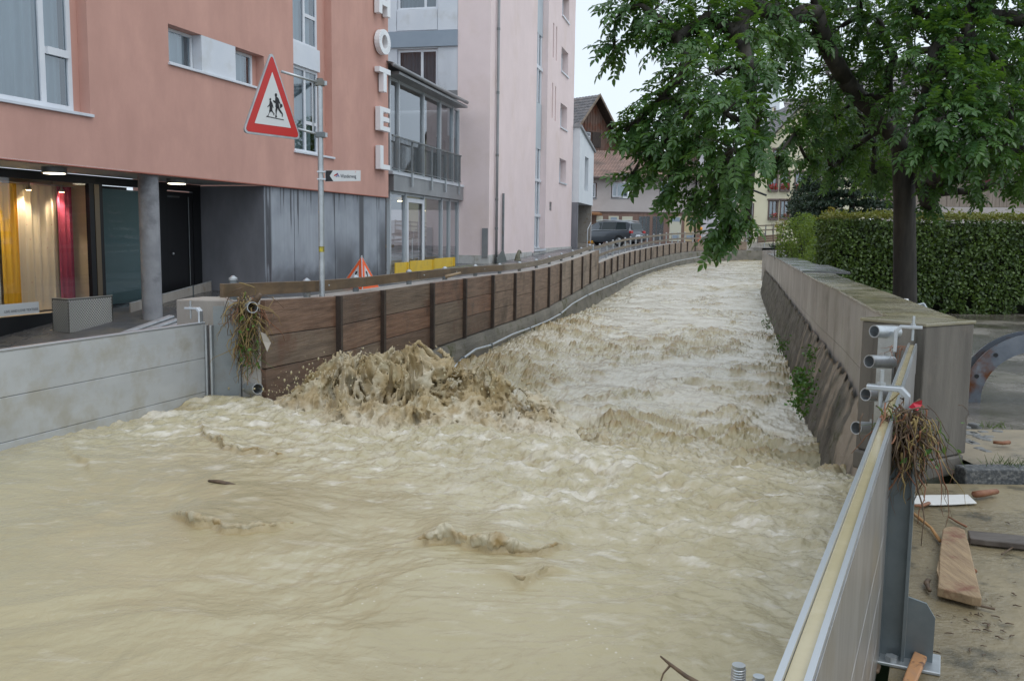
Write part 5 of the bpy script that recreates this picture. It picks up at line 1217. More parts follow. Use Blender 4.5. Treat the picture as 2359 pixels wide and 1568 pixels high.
M_greige = mat('greige_render', (.50, .45, .43), (.56, .51, .49), rough=.9, scale=.5, dirt=(.45, .40, .37), dirt_scale=.4)
M_garage = mat('brown_cladding', (.19, .115, .09), (.25, .16, .125), rough=.7, scale=2, stretch=(4, 4, .2))
M_cream_r = mat('cream_render', (.70, .65, .46), (.76, .71, .52), rough=.9, scale=.6, dirt=(.62, .58, .44), dirt_scale=.4)
M_trim = mat('grey_brown_trim', (.14, .10, .09), rough=.6)
M_doorp = mat('pale_green_door', (.60, .58, .46), rough=.6)
def flatframe(Y0, slope=0.):
    """frontal facade: s is the image column, z the image row, both on the plane Y = Y0 + slope * x"""
    def A(x, r, z): return V3(x, Y0 + slope * x - r, z)
    return A
def px(u, v, Y0): p = atY(u, v, Y0); return float(p[0]), float(p[2])
# --- house with garages
Y1 = 74.0; HA = flatframe(Y1)
h1 = thing('garage_house', 'long greige house with red tiled roof above brown garages', 'building', (12, 75, 1.1))
x0, ze = px(1325, 404, Y1); x1, _ = px(1620, 404, Y1); zg = px(1500, 489.5, Y1)[1]; zb = 1.0
wl = [(px(1354, 0, Y1)[0], px(1385, 0, Y1)[0], px(0, 457, Y1)[1], px(0, 420.5, Y1)[1]), (px(1419, 0, Y1)[0], px(1462, 0, Y1)[0], px(0, 456, Y1)[1], px(0, 418.5, Y1)[1]), (px(1533, 0, Y1)[0], px(1570, 0, Y1)[0], px(0, 455, Y1)[1], px(0, 418, Y1)[1])]
wl = [(a, b, px((a / Y1 * FPX) + CX, v0, Y1)[1], px((a / Y1 * FPX) + CX, v1, Y1)[1]) for (a, b, _, _), (v0, v1) in zip(wl, ((457, 420.5), (456, 418.5), (455, 418)))]
w_ = MB(); holed_wall(w_, HA, x0, x1, zg, ze, wl, .2); w_.quad(HA(x1, 0, zb), HA(x1, -9, zb), HA(x1, -9, ze), HA(x1, 0, ze)); w_.build('upper_wall', M_greige, h1)
for i, (a, b, c, d) in enumerate(wl):
    w = window(h1, HA, a + .08, b - .08, c + .08, d - .04, -.12, muls=((a + b) / 2 - (.25 if i == 1 else 0),), fw=.1, glass=M_glass_dk if i == 0 else M_glass, curtain=None if i == 0 else M_curtain)
    fbox(HA, a - .02, b + .02, -.1, .05, c - .06, c + .02).build('sill', M_zinc, w)
fbox(HA, x0, x1, -.4, .03, zb - .3, zg).build('garage_front', M_garage, h1)
fbox(HA, x0, x1, -.1, .09, zg - .05, zg + .04).build('ledge', M_trim, h1)
for (u0, u1, v0, v1, mm) in ((1374, 1387.5, 497.5, 556, M_doorp), (1402, 1424, 497.5, 556, M_doorp), (1433, 1455.5, 498.5, 556, M_doorp), (1543, 1568, 498, 556, M_doorp), (1577, 1603, 498, 556, mat('ochre_door', (.58, .46, .27), rough=.6))):
    (a, z1), (b, z0) = px(u0, v0, Y1), px(u1, v1, Y1); dd_ = fbox(HA, a, b, .031, .06, z0, z1).build('garage_door', mm, h1)
    if u0 > 1500 or u0 == 1402:
        for zz0, zz1 in ((z1 - .42, z1 - .1), (z0 + .15, z0 + .5)):
            fr2 = fbox(HA, a + .18, b - .14, .061, .075, zz0, zz1).build('louvre', M_panel_gr, dd_)
for u in (1472, 1480.5, 1489, 1504, 1513, 1521):
    (a, z1), (b, z0) = px(u, 498.5, Y1), px(u + 6.3, 553, Y1); fbox(HA, a, b, .031, .05, z0, z1).build('glass_light', glass_mat('frosted_light', (.5, .55, .58), .3, .2) if 'frosted_light' not in MATS else MATS['frosted_light'], h1)
    fbox(HA, a, b, .0305, .0308, z0, z1).build('light_backing', M_curtain, h1)
zr = 8.75
tile_roof('roof_tiles', [HA(x0 - 1, .6, ze - .15), HA(x1 + .3, .6, ze - .15), HA(x1 + .3, -4.2, zr), HA(px(1385, 0, Y1)[0] - .3, -4.2, zr)], h1, M_tiles, 19, 44)
tile_roof('hip_tiles', [HA(x0 - 1, -7, ze - .15), HA(x0 - 1, .6, ze - .15), HA(px(1385, 0, Y1)[0] - .3, -4.2, zr), HA(px(1384, 0, Y1)[0] - .35, -4.3, zr)], h1, M_tiles_moss, 16, 14)
MB().tube([HA(x0 - 1, .72, ze - .2), HA(x1 + .3, .72, ze - .2)], .09, 8).build('gutter', M_trim, h1, smooth=True)
MB().tube([HA(px(1618, 0, Y1)[0], .2, ze - .2), HA(px(1619, 0, Y1)[0], .2, 1.2)], .07, 8).build('rain_pipe', M_black, h1, smooth=True)
b = MB(); b.obox(HA(px(1537, 0, Y1)[0], -1.6, 8.3), (.35, 0, 0), (0, .35, 0), (0, 0, 1.0)); b.build('chimney', M_garage, h1)
# timber porch of the house
pc_ = thing('timber_porch', 'orange-brown timber porch frame at the left end of the garages', 'porch', (6.5, 72, 1.1))
PA = flatframe(71.5)
for u in (1341, 1368): p = px(u, 0, 71.5)[0]; fbox(PA, p, p + .22, -.2, 0, 1.0, 3.3).build('post', mat('orange_timber', (.22, .095, .035), (.28, .13, .05), rough=.7, scale=5) if 'orange_timber' not in MATS else MATS['orange_timber'], pc_)
MB().prism([PA(px(1338, 0, 71.5)[0], .3, 3.32), PA(px(1398, 0, 71.5)[0], .3, 3.25), PA(px(1398, 0, 71.5)[0], -2.4, 3.45), PA(px(1338, 0, 71.5)[0], -2.4, 3.55)], V3(0, 0, .12)).build('canopy', MATS['orange_timber'], pc_)
for k in range(14): x = px(1345 + k * 1.7, 0, 71.6)[0]; fbox(flatframe(71.6), x, x + .03, -.02, 0, 1.1, 3.1).build('lattice_bar', M_trim, pc_)
for k in range(14): fbox(flatframe(71.63), px(1345, 0, 71.6)[0], px(1368, 0, 71.6)[0], -.02, 0, 1.2 + k * .14, 1.23 + k * .14).build('lattice_bar', M_trim, pc_)
# --- white gabled neighbour
Y2 = 75.0; NA = flatframe(Y2)
h2 = thing('white_gable_house', 'plain white house end between garages and cream house', 'building', (17.5, 75, 1.2))
xa, xb = px(1622, 0, Y2)[0], px(1712, 0, Y2)[0]; zz1 = px(1712, 412, Y2)[1]
b = MB(); b.quad(NA(xa, 0, .8), NA(xb, 0, .8), NA(xb, 0, zz1), NA(xa, 0, zz1)); b.add([NA(xa, 0, zz1), NA(xb, 0, zz1), NA(xa, 0, zz1 + 2.6)], [(0, 1, 2)]); b.quad(NA(xb, 0, .8), NA(xb, -8, .8), NA(xb, -8, zz1), NA(xb, 0, zz1)); b.build('wall', mat('lilac_white', (.62, .60, .64), (.68, .66, .69), rough=.9, scale=.7), h2)
MB().prism([NA(xa - .5, .4, zz1 + 3.05), NA(xb + .5, .4, zz1 - .3), NA(xb + .5, .4, zz1 - .1), NA(xa - .5, .4, zz1 + 3.25)], V3(0, 8, 0)).build('roof', M_tiles_dk, h2)
MB().tube([NA(xb + .45, .3, zz1 - .3), NA(xb + .7, .4, zz1 - .7), NA(xb + 2.3, .9, zz1 - 1.35)], .08, 8).build('gutter_spout', M_black, h2, smooth=True)
# --- cream house with flower boxes
Y3 = 82.0; CA = flatframe(Y3)
h3 = thing('cream_house', 'cream gabled house with red geraniums in its window boxes', 'building', (24, 83, 1.3))
def cp_(u, v): return px(u, v, Y3)
xl_, xr_ = cp_(1718, 0)[0], cp_(1990, 0)[0]; ap = cp_(1862, 225)
zl = cp_(1722, 395)[1]
wins = []
for (u0, u1) in ((1773, 1791), (1800, 1818), (1834, 1852), (1866, 1884)):
    for v0, v1 in ((397, 438), (462, 503)): wins.append((cp_(u0, v0)[0], cp_(u1, v0)[0], cp_(u0, v1)[1], cp_(u0, v0)[1]))
wins.append((cp_(1784, 348)[0], cp_(1802, 348)[0], cp_(1784, 374)[1], cp_(1784, 345)[1]))
dw = (cp_(1738, 0)[0], cp_(1757, 0)[0], 1.15, cp_(1738, 468)[1])
w_ = MB(); holed_wall(w_, CA, xl_, xr_, .8, zl, wins[:8] + [dw], .2); w_.build('wall', M_cream_r, h3)
g_ = MB(); holed_wall(g_, CA, wins[8][0] - .8, wins[8][1] + 2.2, zl, wins[8][3] + .5, [wins[8]], .2); z5 = wins[8][3] + .5; a5, b5 = wins[8][0] - .8, wins[8][1] + 2.2
g_.poly([CA(xl_, 0, zl), CA(a5, 0, zl), CA(a5, 0, z5), CA(xl_ + 1.9, 0, z5 - .3)]); g_.poly([CA(b5, 0, zl), CA(xr_, 0, zl), CA(ap[0], 0, ap[1]), CA(xl_ + 1.9, 0, z5 - .3), CA(a5, 0, z5), CA(b5, 0, z5)])
g_.build('gable', M_cream_r, h3)
MB().quad(CA(xl_, 0, .8), CA(xl_, 0, zl), CA(xl_, -9, zl), CA(xl_, -9, .8)).build('side_wall', M_cream_r, h3)
M_red = leaf_mat('geranium_red', (.55, .02, .03), (.75, .06, .05), .6, .2, (.6, .05, .03)); M_grn = leaf_mat('geranium_leaf', (.05, .11, .02), (.08, .16, .03), .6)
def leaf_cloud(name, cs, size, m, parent, n, rng=None):
    """n small leaf quads scattered in boxes cs = [(cx,cy,cz,sx,sy,sz)]"""
    rr = RNG; c = np.array(cs); k = rr.integers(0, len(cs), n); P = c[k, :3] + rr.uniform(-1, 1, (n, 3)) * c[k, 3:]
    return leaf_quads(name, P, size, m, parent)
def leaf_quads(name, P, size, m, parent, nrmdir=None, fold=.25, aspect=.55, rnd=None):
    n = len(P); rr = RNG; d = rr.normal(size=(n, 3)); d[:, 2] -= .3; d /= np.linalg.norm(d, axis=1, keepdims=True)
    q = rr.normal(size=(n, 3)) if nrmdir is None else nrmdir + .55 * rr.normal(size=(n, 3)); q -= (q * d).sum(1, keepdims=True) * d; q /= np.linalg.norm(q, axis=1, keepdims=True); s_ = np.cross(q, d)
    L = size * rr.uniform(.65, 1.25, (n, 1)); W = L * aspect
    v = np.stack([P - d * L * .5, P + s_ * W * .5 + q * L * fold * .5, P + d * L * .5, P - s_ * W * .5 + q * L * fold * .5], 1).reshape(-1, 3)
    f = (np.arange(n)[:, None] * 4 + np.array([[0, 1, 2, 3]])); f3 = np.concatenate([np.stack([f[:, 0], f[:, 1], f[:, 2]], 1), np.stack([f[:, 0], f[:, 2], f[:, 3]], 1)])
    return big_mesh(name, v, f3, m, parent, False, {'rnd': np.repeat(rr.uniform(0, 1, n) if rnd is None else rnd, 4)})
for i, (a, b, c, d) in enumerate(wins):
    w = window(h3, CA, a, b, c, d, -.15, muls=((a + b) / 2,), fw=.07, frame=M_trim, glass=M_glass, curtain=M_curtain, waves=3)
    fbox(CA, a - .12, a, -.05, .05, c - .1, d + .1).build('jamb', M_trim, w); fbox(CA, b, b + .12, -.05, .05, c - .1, d + .1).build('jamb', M_trim, w); fbox(CA, a - .2, b + .2, -.05, .12, d + .02, d + .16).build('lintel', M_trim, w)
    fbox(CA, a - .08, b + .08, .0, .25, c - .14, c + .05).build('flower_box', M_trim, w)
    if i % 2 == 0:
        leaf_cloud('geraniums', [((a + b) / 2, Y3 - .15, c + .3, (b - a) / 2, .14, .28)], .13, M_red, w, 130); leaf_cloud('greenery', [((a + b) / 2, Y3 - .13, c + .2, (b - a) / 2, .14, .22)], .13, M_grn, w, 60)
    else: leaf_cloud('geraniums', [((a + b) / 2 + .1, Y3 - .15, c + .28, (b - a) / 3, .14, .16)], .12, M_red, w, 40); leaf_cloud('greenery', [((a + b) / 2, Y3 - .15, c + .2, (b - a) / 2, .14, .15)], .12, M_grn, w, 60)
d_ = fbox(CA, dw[0] + .12, dw[1] - .1, -.15, -.1, 1.15, dw[3] - .55).build('door', mat('grey_door', (.42, .41, .41), rough=.6), h3); fbox(CA, dw[0] + .12, dw[1] - .1, -.15, -.1, dw[3] - .5, dw[3] - .08).build('fanlight', M_glass_dk, d_)
fbox(CA, dw[0], dw[0] + .1, -.1, .04, 1.15, dw[3]).build('door_jamb', M_trim, d_); fbox(CA, dw[1] - .08, dw[1] + .02, -.1, .04, 1.15, dw[3]).build('door_jamb', M_trim, d_)
MB().tube([CA(xl_ + .3, .15, zl - .2), CA(xl_ + .3, .15, 1.2)], .06, 8).build('rain_pipe', M_trim, h3, smooth=True)
def slab_roof(nm, A_, p0, p1, depth, m, par, over=.5):
    d = nrm(V3(p1[0] - p0[0], 0, p1[1] - p0[1])); q0 = V3(p0[0], 0, p0[1]) - d * over
    e0, e1 = A_(q0[0], over, q0[2] + .1), A_(p1[0], over, p1[1] + .1)
    return tile_roof(nm, [e0, e0 + V3(0, depth, 0), e1 + V3(0, depth, 0), e1], par, m, 22, 26)
slab_roof('roof_tiles', CA, (xl_, zl), (ap[0], ap[1]), 10, M_tiles_dk, h3); slab_roof('roof_tiles', CA, (xr_, zl), (ap[0], ap[1]), 10, M_tiles_dk, h3)
# --- dark timber chalet with steep gable
ch = thing('timber_chalet', 'dark brown timber chalet with steep gable rising behind the garages', 'building', (8, 84, 1.2))
e_d = V3(.75, .66, 0); e_d = nrm(e_d); c_n = V3(e_d[1], -e_d[0], 0); apx = atY(1365.4, 234, 82); apx[2] = 13.7
def DA(s, r, z): return V3(apx[0], apx[1], 0) + e_d * s + c_n * r + V3(0, 0, z)
M_chal = mat('chalet_boards', (.10, .055, .04), (.20, .13, .10), rough=.75, scale=6, stretch=(3, 3, .15), dirt=(.15, .05, .025), dirt_scale=.6, dirt_lo=.5, dirt_hi=.6)
hw = 3.7; zl_ = 9.4
cw = [(-1.45, -.05, 9.0, 10.75), (1.1, 2.2, 6.3, 7.6)]
b = MB(); holed_wall(b, DA, -hw, hw, 3, zl_, [cw[1]], .15)
z6 = 10.9; hx = hw * (13.7 - z6) / (13.7 - zl_)
holed_wall(b, DA, -hx, hx, zl_, z6, [(cw[0][0], cw[0][1], zl_, cw[0][3])], .15); b.add([DA(-hw, 0, zl_), DA(-hx, 0, zl_), DA(-hx, 0, z6)], [(0, 1, 2)]); b.add([DA(hx, 0, zl_), DA(hw, 0, zl_), DA(hx, 0, z6)], [(0, 1, 2)]); b.add([DA(-hx, 0, z6), DA(hx, 0, z6), DA(0, 0, 13.7)], [(0, 1, 2)])
b.quad(DA(hw, 0, 3), DA(hw, -10, 3), DA(hw, -10, zl_), DA(hw, 0, zl_))
b.build('gable_wall', M_chal, ch)
sx = -hw
while sx < hw:
    zt = min(13.6, 13.7 - abs(sx) * (13.7 - zl_) / hw - .1)
    for z0, z1 in (((3.2, 6.2), (7.75, min(zt, 8.95)), (10.85, zt)) if -1.6 < sx < 2.3 else ((3.2, zt),)):
        if z1 > z0: fbox(DA, sx, sx + .07, 0, .04, z0, z1).build('batten', M_chal, ch)
    sx += .34
for a, bq, c, d in cw:
    c = max(c, zl_ + .05) if c > 8 else c
    w = window(ch, DA, a + .05, bq - .05, c, d - .05, -.08, muls=((a + bq) / 2,), trans=((c + (d - c) * .33, -1), (c + (d - c) * .67, -1)), fw=.08, glass=M_glass_dk)
    fbox(DA, a - .02, bq + .02, -.05, .08, c - .12, c - .02).build('sill', M_white, w)
    fbox(DA, a - 1.0, a - .06, .02, .07, c, d).build('shutter', M_wood_dk, w); fbox(DA, bq + .06, bq + 1.15, .02, .07, c, d).build('shutter', M_wood_dk, w)
for sg in (-1, 1):
    q = [DA(sg * (hw + .55), .9, zl_ - .55), DA(sg * (hw + .55), -9, zl_ - .55), DA(0, -9, 13.85), DA(0, .9, 13.85)]
    tile_roof('roof_tiles', q, ch, M_tiles_dk, 18, 26, .05, .05)
    MB().prism([DA(sg * (hw + .6), .92, zl_ - .75), DA(0, .92, 13.72), DA(0, .92, 13.95), DA(sg * (hw + .6), .92, zl_ - .5)], -c_n * .08).build('bargeboard', M_wood_gr, ch)
for s, z in ((-1.2, 8.4), (-.2, 8.3), (2.4, 8.6)): fbox(DA, s, s + .3, 0, .5, z, z + .25).build('beam_end', M_wood_dk, ch)
# --- small roof peeping over
sh = thing('distant_tiled_house', 'small distant house whose wet grey tiled roof peeps beside the chalet', 'building', (13, 110, 2))
DHA = flatframe(110.0); (a, z1), (b2, z0) = px(1405, 331, 110), px(1436, 346, 110)
tile_roof('roof_tiles', [DHA(a - 1, 1.6, z0), DHA(b2 + .2, 1.6, z0), DHA(b2 + .5, -2, z1), DHA(a - 1, -2, z1)], sh, M_tiles_wet, 8, 14, .06, .08); fbox(DHA, a - .8, b2 + .1, -6, 0, 1.5, z0 - .1).build('wall', M_greige, sh)
# --- church tower
tw = thing('church_tower', 'white church tower with dark hipped roof seen through the tree', 'tower', (36, 130, 2))
(ta, tz1), (tb, tz0) = px(1738, 228, 130), px(1792, 330, 130); TA = flatframe(130.0)
b = MB(); b.prism([TA(ta, 0, 2), TA(tb, 0, 2), TA(tb, -5, 2), TA(ta, -5, 2)], V3(0, 0, tz1 + .3)); b.build('shaft', M_wr, tw)
b = MB(); zt = tz1 + 2.3; q = [TA(ta - .4, .5, zt), TA(tb + .4, .5, zt), TA(tb + .4, -5.5, zt), TA(ta - .4, -5.5, zt), TA((ta + tb) / 2 - .6, -2.5, zt + 2.6), TA((ta + tb) / 2 + .6, -2.5, zt + 2.6)]
b.add(q, [(0, 1, 5, 4), (1, 2, 5), (2, 3, 4, 5), (3, 0, 4), (3, 2, 1, 0)]); b.build('roof', M_tiles_dk, tw)
(a, z1), (b2, z0) = px(1779, 248, 129.9), px(1786, 275, 129.9); wt = fbox(flatframe(129.9), a, b2, -.05, .05, z0, z1).build('window', M_trim, tw); fbox(flatframe(129.9), a, a + .2, .051, .06, z0, z1).build('shutter', M_cream_r, wt)
# --- large wet roof right of the cream house
rr_ = thing('steep_roof_house', 'house with large steep roof of shiny wet tiles behind the tree', 'building', (38, 104, 1.5))
BA = flatframe(104.0); (a, z1), (b2, z0) = px(1836, 205, 104), px(2010, 350, 104)
tile_roof('roof_tiles', [BA(a, .5, z0), BA(b2, .5, z0), BA(b2, -7, z1), BA(a + .5, -7, z1)], rr_, M_tiles_wet, 16, 30, .10, .05); fbox(BA, a + .4, b2 - .4, -8, 0, 1, z0 - .1).build('wall', M_cream_r, rr_)
# --- barn behind the hedge
bn = thing('wooden_barn', 'grey-brown plank barn with dark red shutters behind the hedge', 'building', (20, 37, .3))
Y4 = 36.0; RA = flatframe(Y4, -.04)
M_barn = mat('barn_plank', (.25, .20, .16), (.36, .30, .25), rough=.8, scale=5, stretch=(2, 2, .2), dirt=(.16, .09, .06), dirt_scale=1.2, dirt_lo=.58, dirt_hi=.7)
xa, xb = px(2040, 0, Y4)[0], px(2700, 0, Y4)[0]; zp0 = px(2250, 505, Y4)[1]; zp1 = px(2250, 479, Y4)[1]; zev = px(2340, 346, Y4)[1]
fbox(RA, xa, xb, -.3, .05, .0, zp1).build('plinth', M_greige, bn); fbox(RA, xa, xb, -.3, -.05, zp1, zev + .3).build('wall_core', M_wood_dk, bn)
shut = [(px(2139, 0, Y4)[0], px(2170, 0, Y4)[0]), (px(2270, 0, Y4)[0], px(2322, 0, Y4)[0]), (px(2420, 0, Y4)[0], px(2470, 0, Y4)[0])]; zs0, zs1 = px(2250, 432, Y4)[1], px(2250, 372, Y4)[1]
x = xa; k = 0
while x < xb:
    wd = random.uniform(.17, .28); mid = x + wd / 2; sh_ = any(a - .15 < mid < b + .15 for a, b in shut)
    for z0, z1 in (((zp1 + .01, zs0 - .12), (zs1 + .1, zev)) if sh_ else ((zp1 + .01, zev),)): fbox(RA, x, x + wd - .012, -.045, random.uniform(-.004, .01), z0, z1).build('plank', M_barn, bn)
    x += wd
M_redsh = mat('dark_red_shutter', (.10, .018, .022), (.14, .03, .03), rough=.6, scale=4)
for a, b in shut:
    s_ = fbox(RA, a, b, -.04, .03, zs0, zs1).build('shutter', M_redsh, bn); fbox(RA, a - .1, b + .12, -.04, .06, zs0 - .1, zs0 - .02).build('sill', M_barn, s_); fbox(RA, a - .14, a - .02, -.04, .03, zs0, zs1).build('jamb', M_barn, s_)
tile_roof('roof_tiles', [RA(xa - 1, .9, zev - .1), RA(xb, .9, zev - .1), RA(xb, -6, zev + 4.2), RA(xa - .5, -6, zev + 4.2)], bn, M_tiles_wet, 16, 40, .08, .03)

# ------------------------------------------------------------------ parked car
def car():
    c = thing('parked_car', 'dark grey people carrier parked before the brown garages', 'car', (9.5, 64.5, 1.02))
    f_ = V3(-math.cos(math.radians(40)), math.sin(math.radians(40)), 0); l_ = V3(-f_[1], f_[0], 0)   # forward, left
    l_ = -l_ if (l_ @ V3(0, -1, 0)) < 0 else l_
    o = atY(1401, 565, 64.0); o[2] = 1.02
    def C(x, y, z): return o + f_ * x + l_ * y + V3(0, 0, z)
    Mb = mat('grey_car_paint', (.085, .095, .11), rough=.28, metal=.5, coat=.6); Mg = mat('car_glass', (.02, .03, .032), rough=.05); Mr = mat('tail_red', (.45, .02, .02), rough=.2); Mc = M_alu_br
    # body loft: stations along x with half width, sill, belt and (for the cabin) roof heights
    stn = [(-2.42, .80, .45, .80), (-2.38, .88, .32, .98), (-2.2, .93, .28, 1.05), (-1.4, .95, .24, 1.06), (0, .95, .24, 1.02), (1.0, .95, .24, .98), (1.6, .93, .24, .93), (2.1, .86, .26, .82), (2.38, .70, .32, .66), (2.44, .55, .4, .58)]
    b = MB(); n = 9
    for x, w, s, t in stn:
        pr = [(-w * .94, s), (-w, s + .15), (-w, t - .12), (-w * .95, t - .02), (0, t + .03), (w * .95, t - .02), (w, t - .12), (w, s + .15), (w * .94, s)]
        b.v += [tuple(C(x, y, z)) for y, z in pr]
    for i in range(len(stn) - 1):
        for k in range(n): b.f.append((i * n + k, i * n + (k + 1) % n, (i + 1) * n + (k + 1) % n, (i + 1) * n + k))
    b.f += [tuple(range(n)), tuple(range((len(stn) - 1) * n, len(stn) * n))[::-1]]
    b.build('body', Mb, c, smooth=.6)
    cs = [(-2.36, .80, .62, 1.0, 1.12), (-2.2, .84, .66, 1.03, 1.55), (-1.95, .86, .68, 1.04, 1.66), (-1.2, .88, .70, 1.04, 1.71), (-.2, .88, .70, 1.02, 1.72), (.5, .87, .68, 1.0, 1.66), (1.1, .85, .62, .97, 1.40), (1.75, .80, .6, .91, .98)]
    b = MB(); n = 6
    for x, w, wr, t, r in cs:
        b.v += [tuple(C(x, y, z)) for y, z in [(-w, t), (-wr, r - .06), (-wr * .8, r), (wr * .8, r), (wr, r - .06), (w, t)]]
    for i in range(len(cs) - 1):
        for k in range(n - 1): b.f.append((i * n + k, i * n + k + 1, (i + 1) * n + k + 1, (i + 1) * n + k))
    b.f += [tuple(range(n)), tuple(range((len(cs) - 1) * n, len(cs) * n))[::-1]]
    b.build('cabin', Mb, c, smooth=.6)
    sy = 1 if l_ @ V3(0, -1, 0) > 0 else -1
    def side(x0, x1, x2, x3, zb, zt, nm):   # pane on the visible side
        def P(x, z):
            w = np.interp(x, [q[0] for q in cs], [q[1] for q in cs]); wr = np.interp(x, [q[0] for q in cs], [q[2] for q in cs]); t = np.interp(x, [q[0] for q in cs], [q[3] for q in cs]); r = np.interp(x, [q[0] for q in cs], [q[4] for q in cs]) - .06
            k = (z - t) / max(r - t, .05); return C(x, (w + (wr - w) * k + .012), z)
        MB().add([P(x0, zb), P(x1, zb), P(x2, zt), P(x3, zt)], [(0, 1, 2, 3)]).build(nm, Mg, c)
    side(-2.0, -1.15, -1.15, -1.85, 1.10, 1.58, 'side_window'); side(-1.1, .0, -.02, -1.1, 1.09, 1.60, 'side_window'); side(.06, 1.3, .62, .04, 1.07, 1.56, 'side_window'); side(1.34, 1.6, 1.36, .95, 1.03, 1.2, 'side_window')
    MB().tube([C(-2.05, .89, 1.08), C(-1, .905, 1.08), C(.4, .9, 1.05), C(1.55, .86, 1.0)], .018, 6).build('chrome_trim', Mc, c)
    MB().tube([C(-2.0, .72, 1.68), C(-1.2, .74, 1.755), (C(-.2, .74, 1.76)), C(.55, .72, 1.70)], .025, 6).build('roof_rail', Mc, c); MB().tube([C(-2.0, -.72, 1.68), C(-1.2, -.74, 1.755), C(.55, -.72, 1.70)], .025, 6).build('roof_rail', Mc, c)
    MB().add([C(-2.375, -.68, 1.12), C(-2.375, .68, 1.12), C(-2.225, .58, 1.52), C(-2.225, -.58, 1.52)], [(0, 1, 2, 3)]).build('rear_window', Mg, c)
    for y in (-.78, .78): MB().obox(C(-2.36, y, .95), f_ * .08, l_ * .15, V3(0, 0, .085)).build('tail_light', Mr, c, bevel=.02)
    MB().obox(C(-2.435, 0, .72), f_ * .01, l_ * .26, V3(0, 0, .06)).build('number_plate', M_white, c)
    MB().obox(C(-2.40, 0, .42), f_ * .06, l_ * .85, V3(0, 0, .1)).build('bumper', M_rubber, c, bevel=.03)
    MB().obox(C(1.2, 1.0, 1.05), f_ * .07, l_ * .08, V3(0, 0, .07)).build('wing_mirror', Mb, c, bevel=.03)
    for x in (-1.5, 1.45):
        for y in (-.86, .86):
            a, d = C(x, y - .11, .33), C(x, y + .11, .33); w = MB().cyl(a, d, .335, 26).build('wheel', M_rubber, c, smooth=.6)
            if y > 0:
                MB().cyl(C(x, y + .105, .33), C(x, y + .112, .33), .235, 22).build('rim', M_steel_dk, w)
                for k in range(5):
                    q = 2 * math.pi * k / 5 + .3; MB().obox(C(x, y + .118, .33) + f_ * math.cos(q) * .12 + V3(0, 0, math.sin(q) * .12), (f_ * math.cos(q) + V3(0, 0, math.sin(q))) * .115, (f_ * -math.sin(q) + V3(0, 0, math.cos(q))) * .035, l_ * .006).build('spoke', M_alu_br, w)
            MB().ring(C(x, y + (.075 if y > 0 else -.095), .34), C(x, y + (.097 if y > 0 else -.075), .34), .40, .33, 26).build('wheel_arch', M_rubber, c, smooth=.6)
car()
# orange road-works signal further along the low wall
cn = thing('orange_signal', 'small orange folding warning signal by the far low wall', 'warning sign', (15, 70, 1.1))
p = atY(1614, 560, 66); p[2] = 1.03
MB().prism([p + V3(-.35, 0, 0), p + V3(.35, 0, 0), p + V3(0, .1, .75)], V3(0, .05, 0)).build('board', mat('signal_orange', (.75, .13, .02), rough=.5), cn)
MB().prism([p + V3(-.2, -.01, .1), p + V3(.2, -.01, .1), p + V3(0, .08, .52)], V3(0, -.01, 0)).build('white_field', M_panel, cn)
q = p + V3(.02, .2, 1.25); MB().lathe(q, [(.11, -.12), (.13, 0), (.11, .12)], 12).build('flash_lamp', mat('flash_orange', (.8, .3, .02), rough=.3), cn, smooth=True); MB().cyl(p + V3(.02, .2, 0), q, .02, 6).build('lamp_pole', M_steel_dk, cn)
# timber parapet at the far bridge
bp_ = thing('far_bridge_parapet', 'brown plank parapet with rails at the far river bend', 'railing', (17, 63, 1))
a = atY(1746, 560, 62.5); b = atY(1800, 556, 61.5)
for k in range(3): MB().prism([a + V3(0, 0, .02 + k * .16), b + V3(0, 0, .02 + k * .16), b + V3(0, 0, .165 + k * .16), a + V3(0, 0, .165 + k * .16)], V3(0, .06, 0)).build('plank', M_wood_mid, bp_)
for z in (.75, 1.05): MB().prism([a + V3(-1.2, 0, z), b + V3(0, 0, z), b + V3(0, 0, z + .09), a + V3(-1.2, 0, z + .09)], V3(0, .05, 0)).build('rail', M_rail_gr, bp_)
for q in (0, .33, .66, 1): MB().cyl(a + (b - a) * q + V3(0, .1, 0), a + (b - a) * q + V3(0, .1, 1.2), .04, 8).build('post', M_steel_dk, bp_)
# ------------------------------------------------------------------ school-crossing sign on its pole
sg = thing('warning_sign', 'red-edged triangular children crossing sign on galvanised pole', 'traffic sign', atY(742, 682, 9.87))
pb0 = atY(742, 684, 9.87); zt = atY(737, 186, 9.87)[2]; pole = V3(pb0[0], pb0[1], 0)
MB().lathe(pole, [(.03, .6), (.03, zt)], 14).build('pole', M_steel, sg, smooth=.6)
MB().lathe(pole, [(.034, zt), (.034, zt + .02)], 14).build('pole_cap', M_steel_dk, sg, smooth=.6)
sd_ = nrm(V3(.56, .83, 0)); sn = V3(sd_[1], -sd_[0], 0)                    # along the plate, facing the bridge
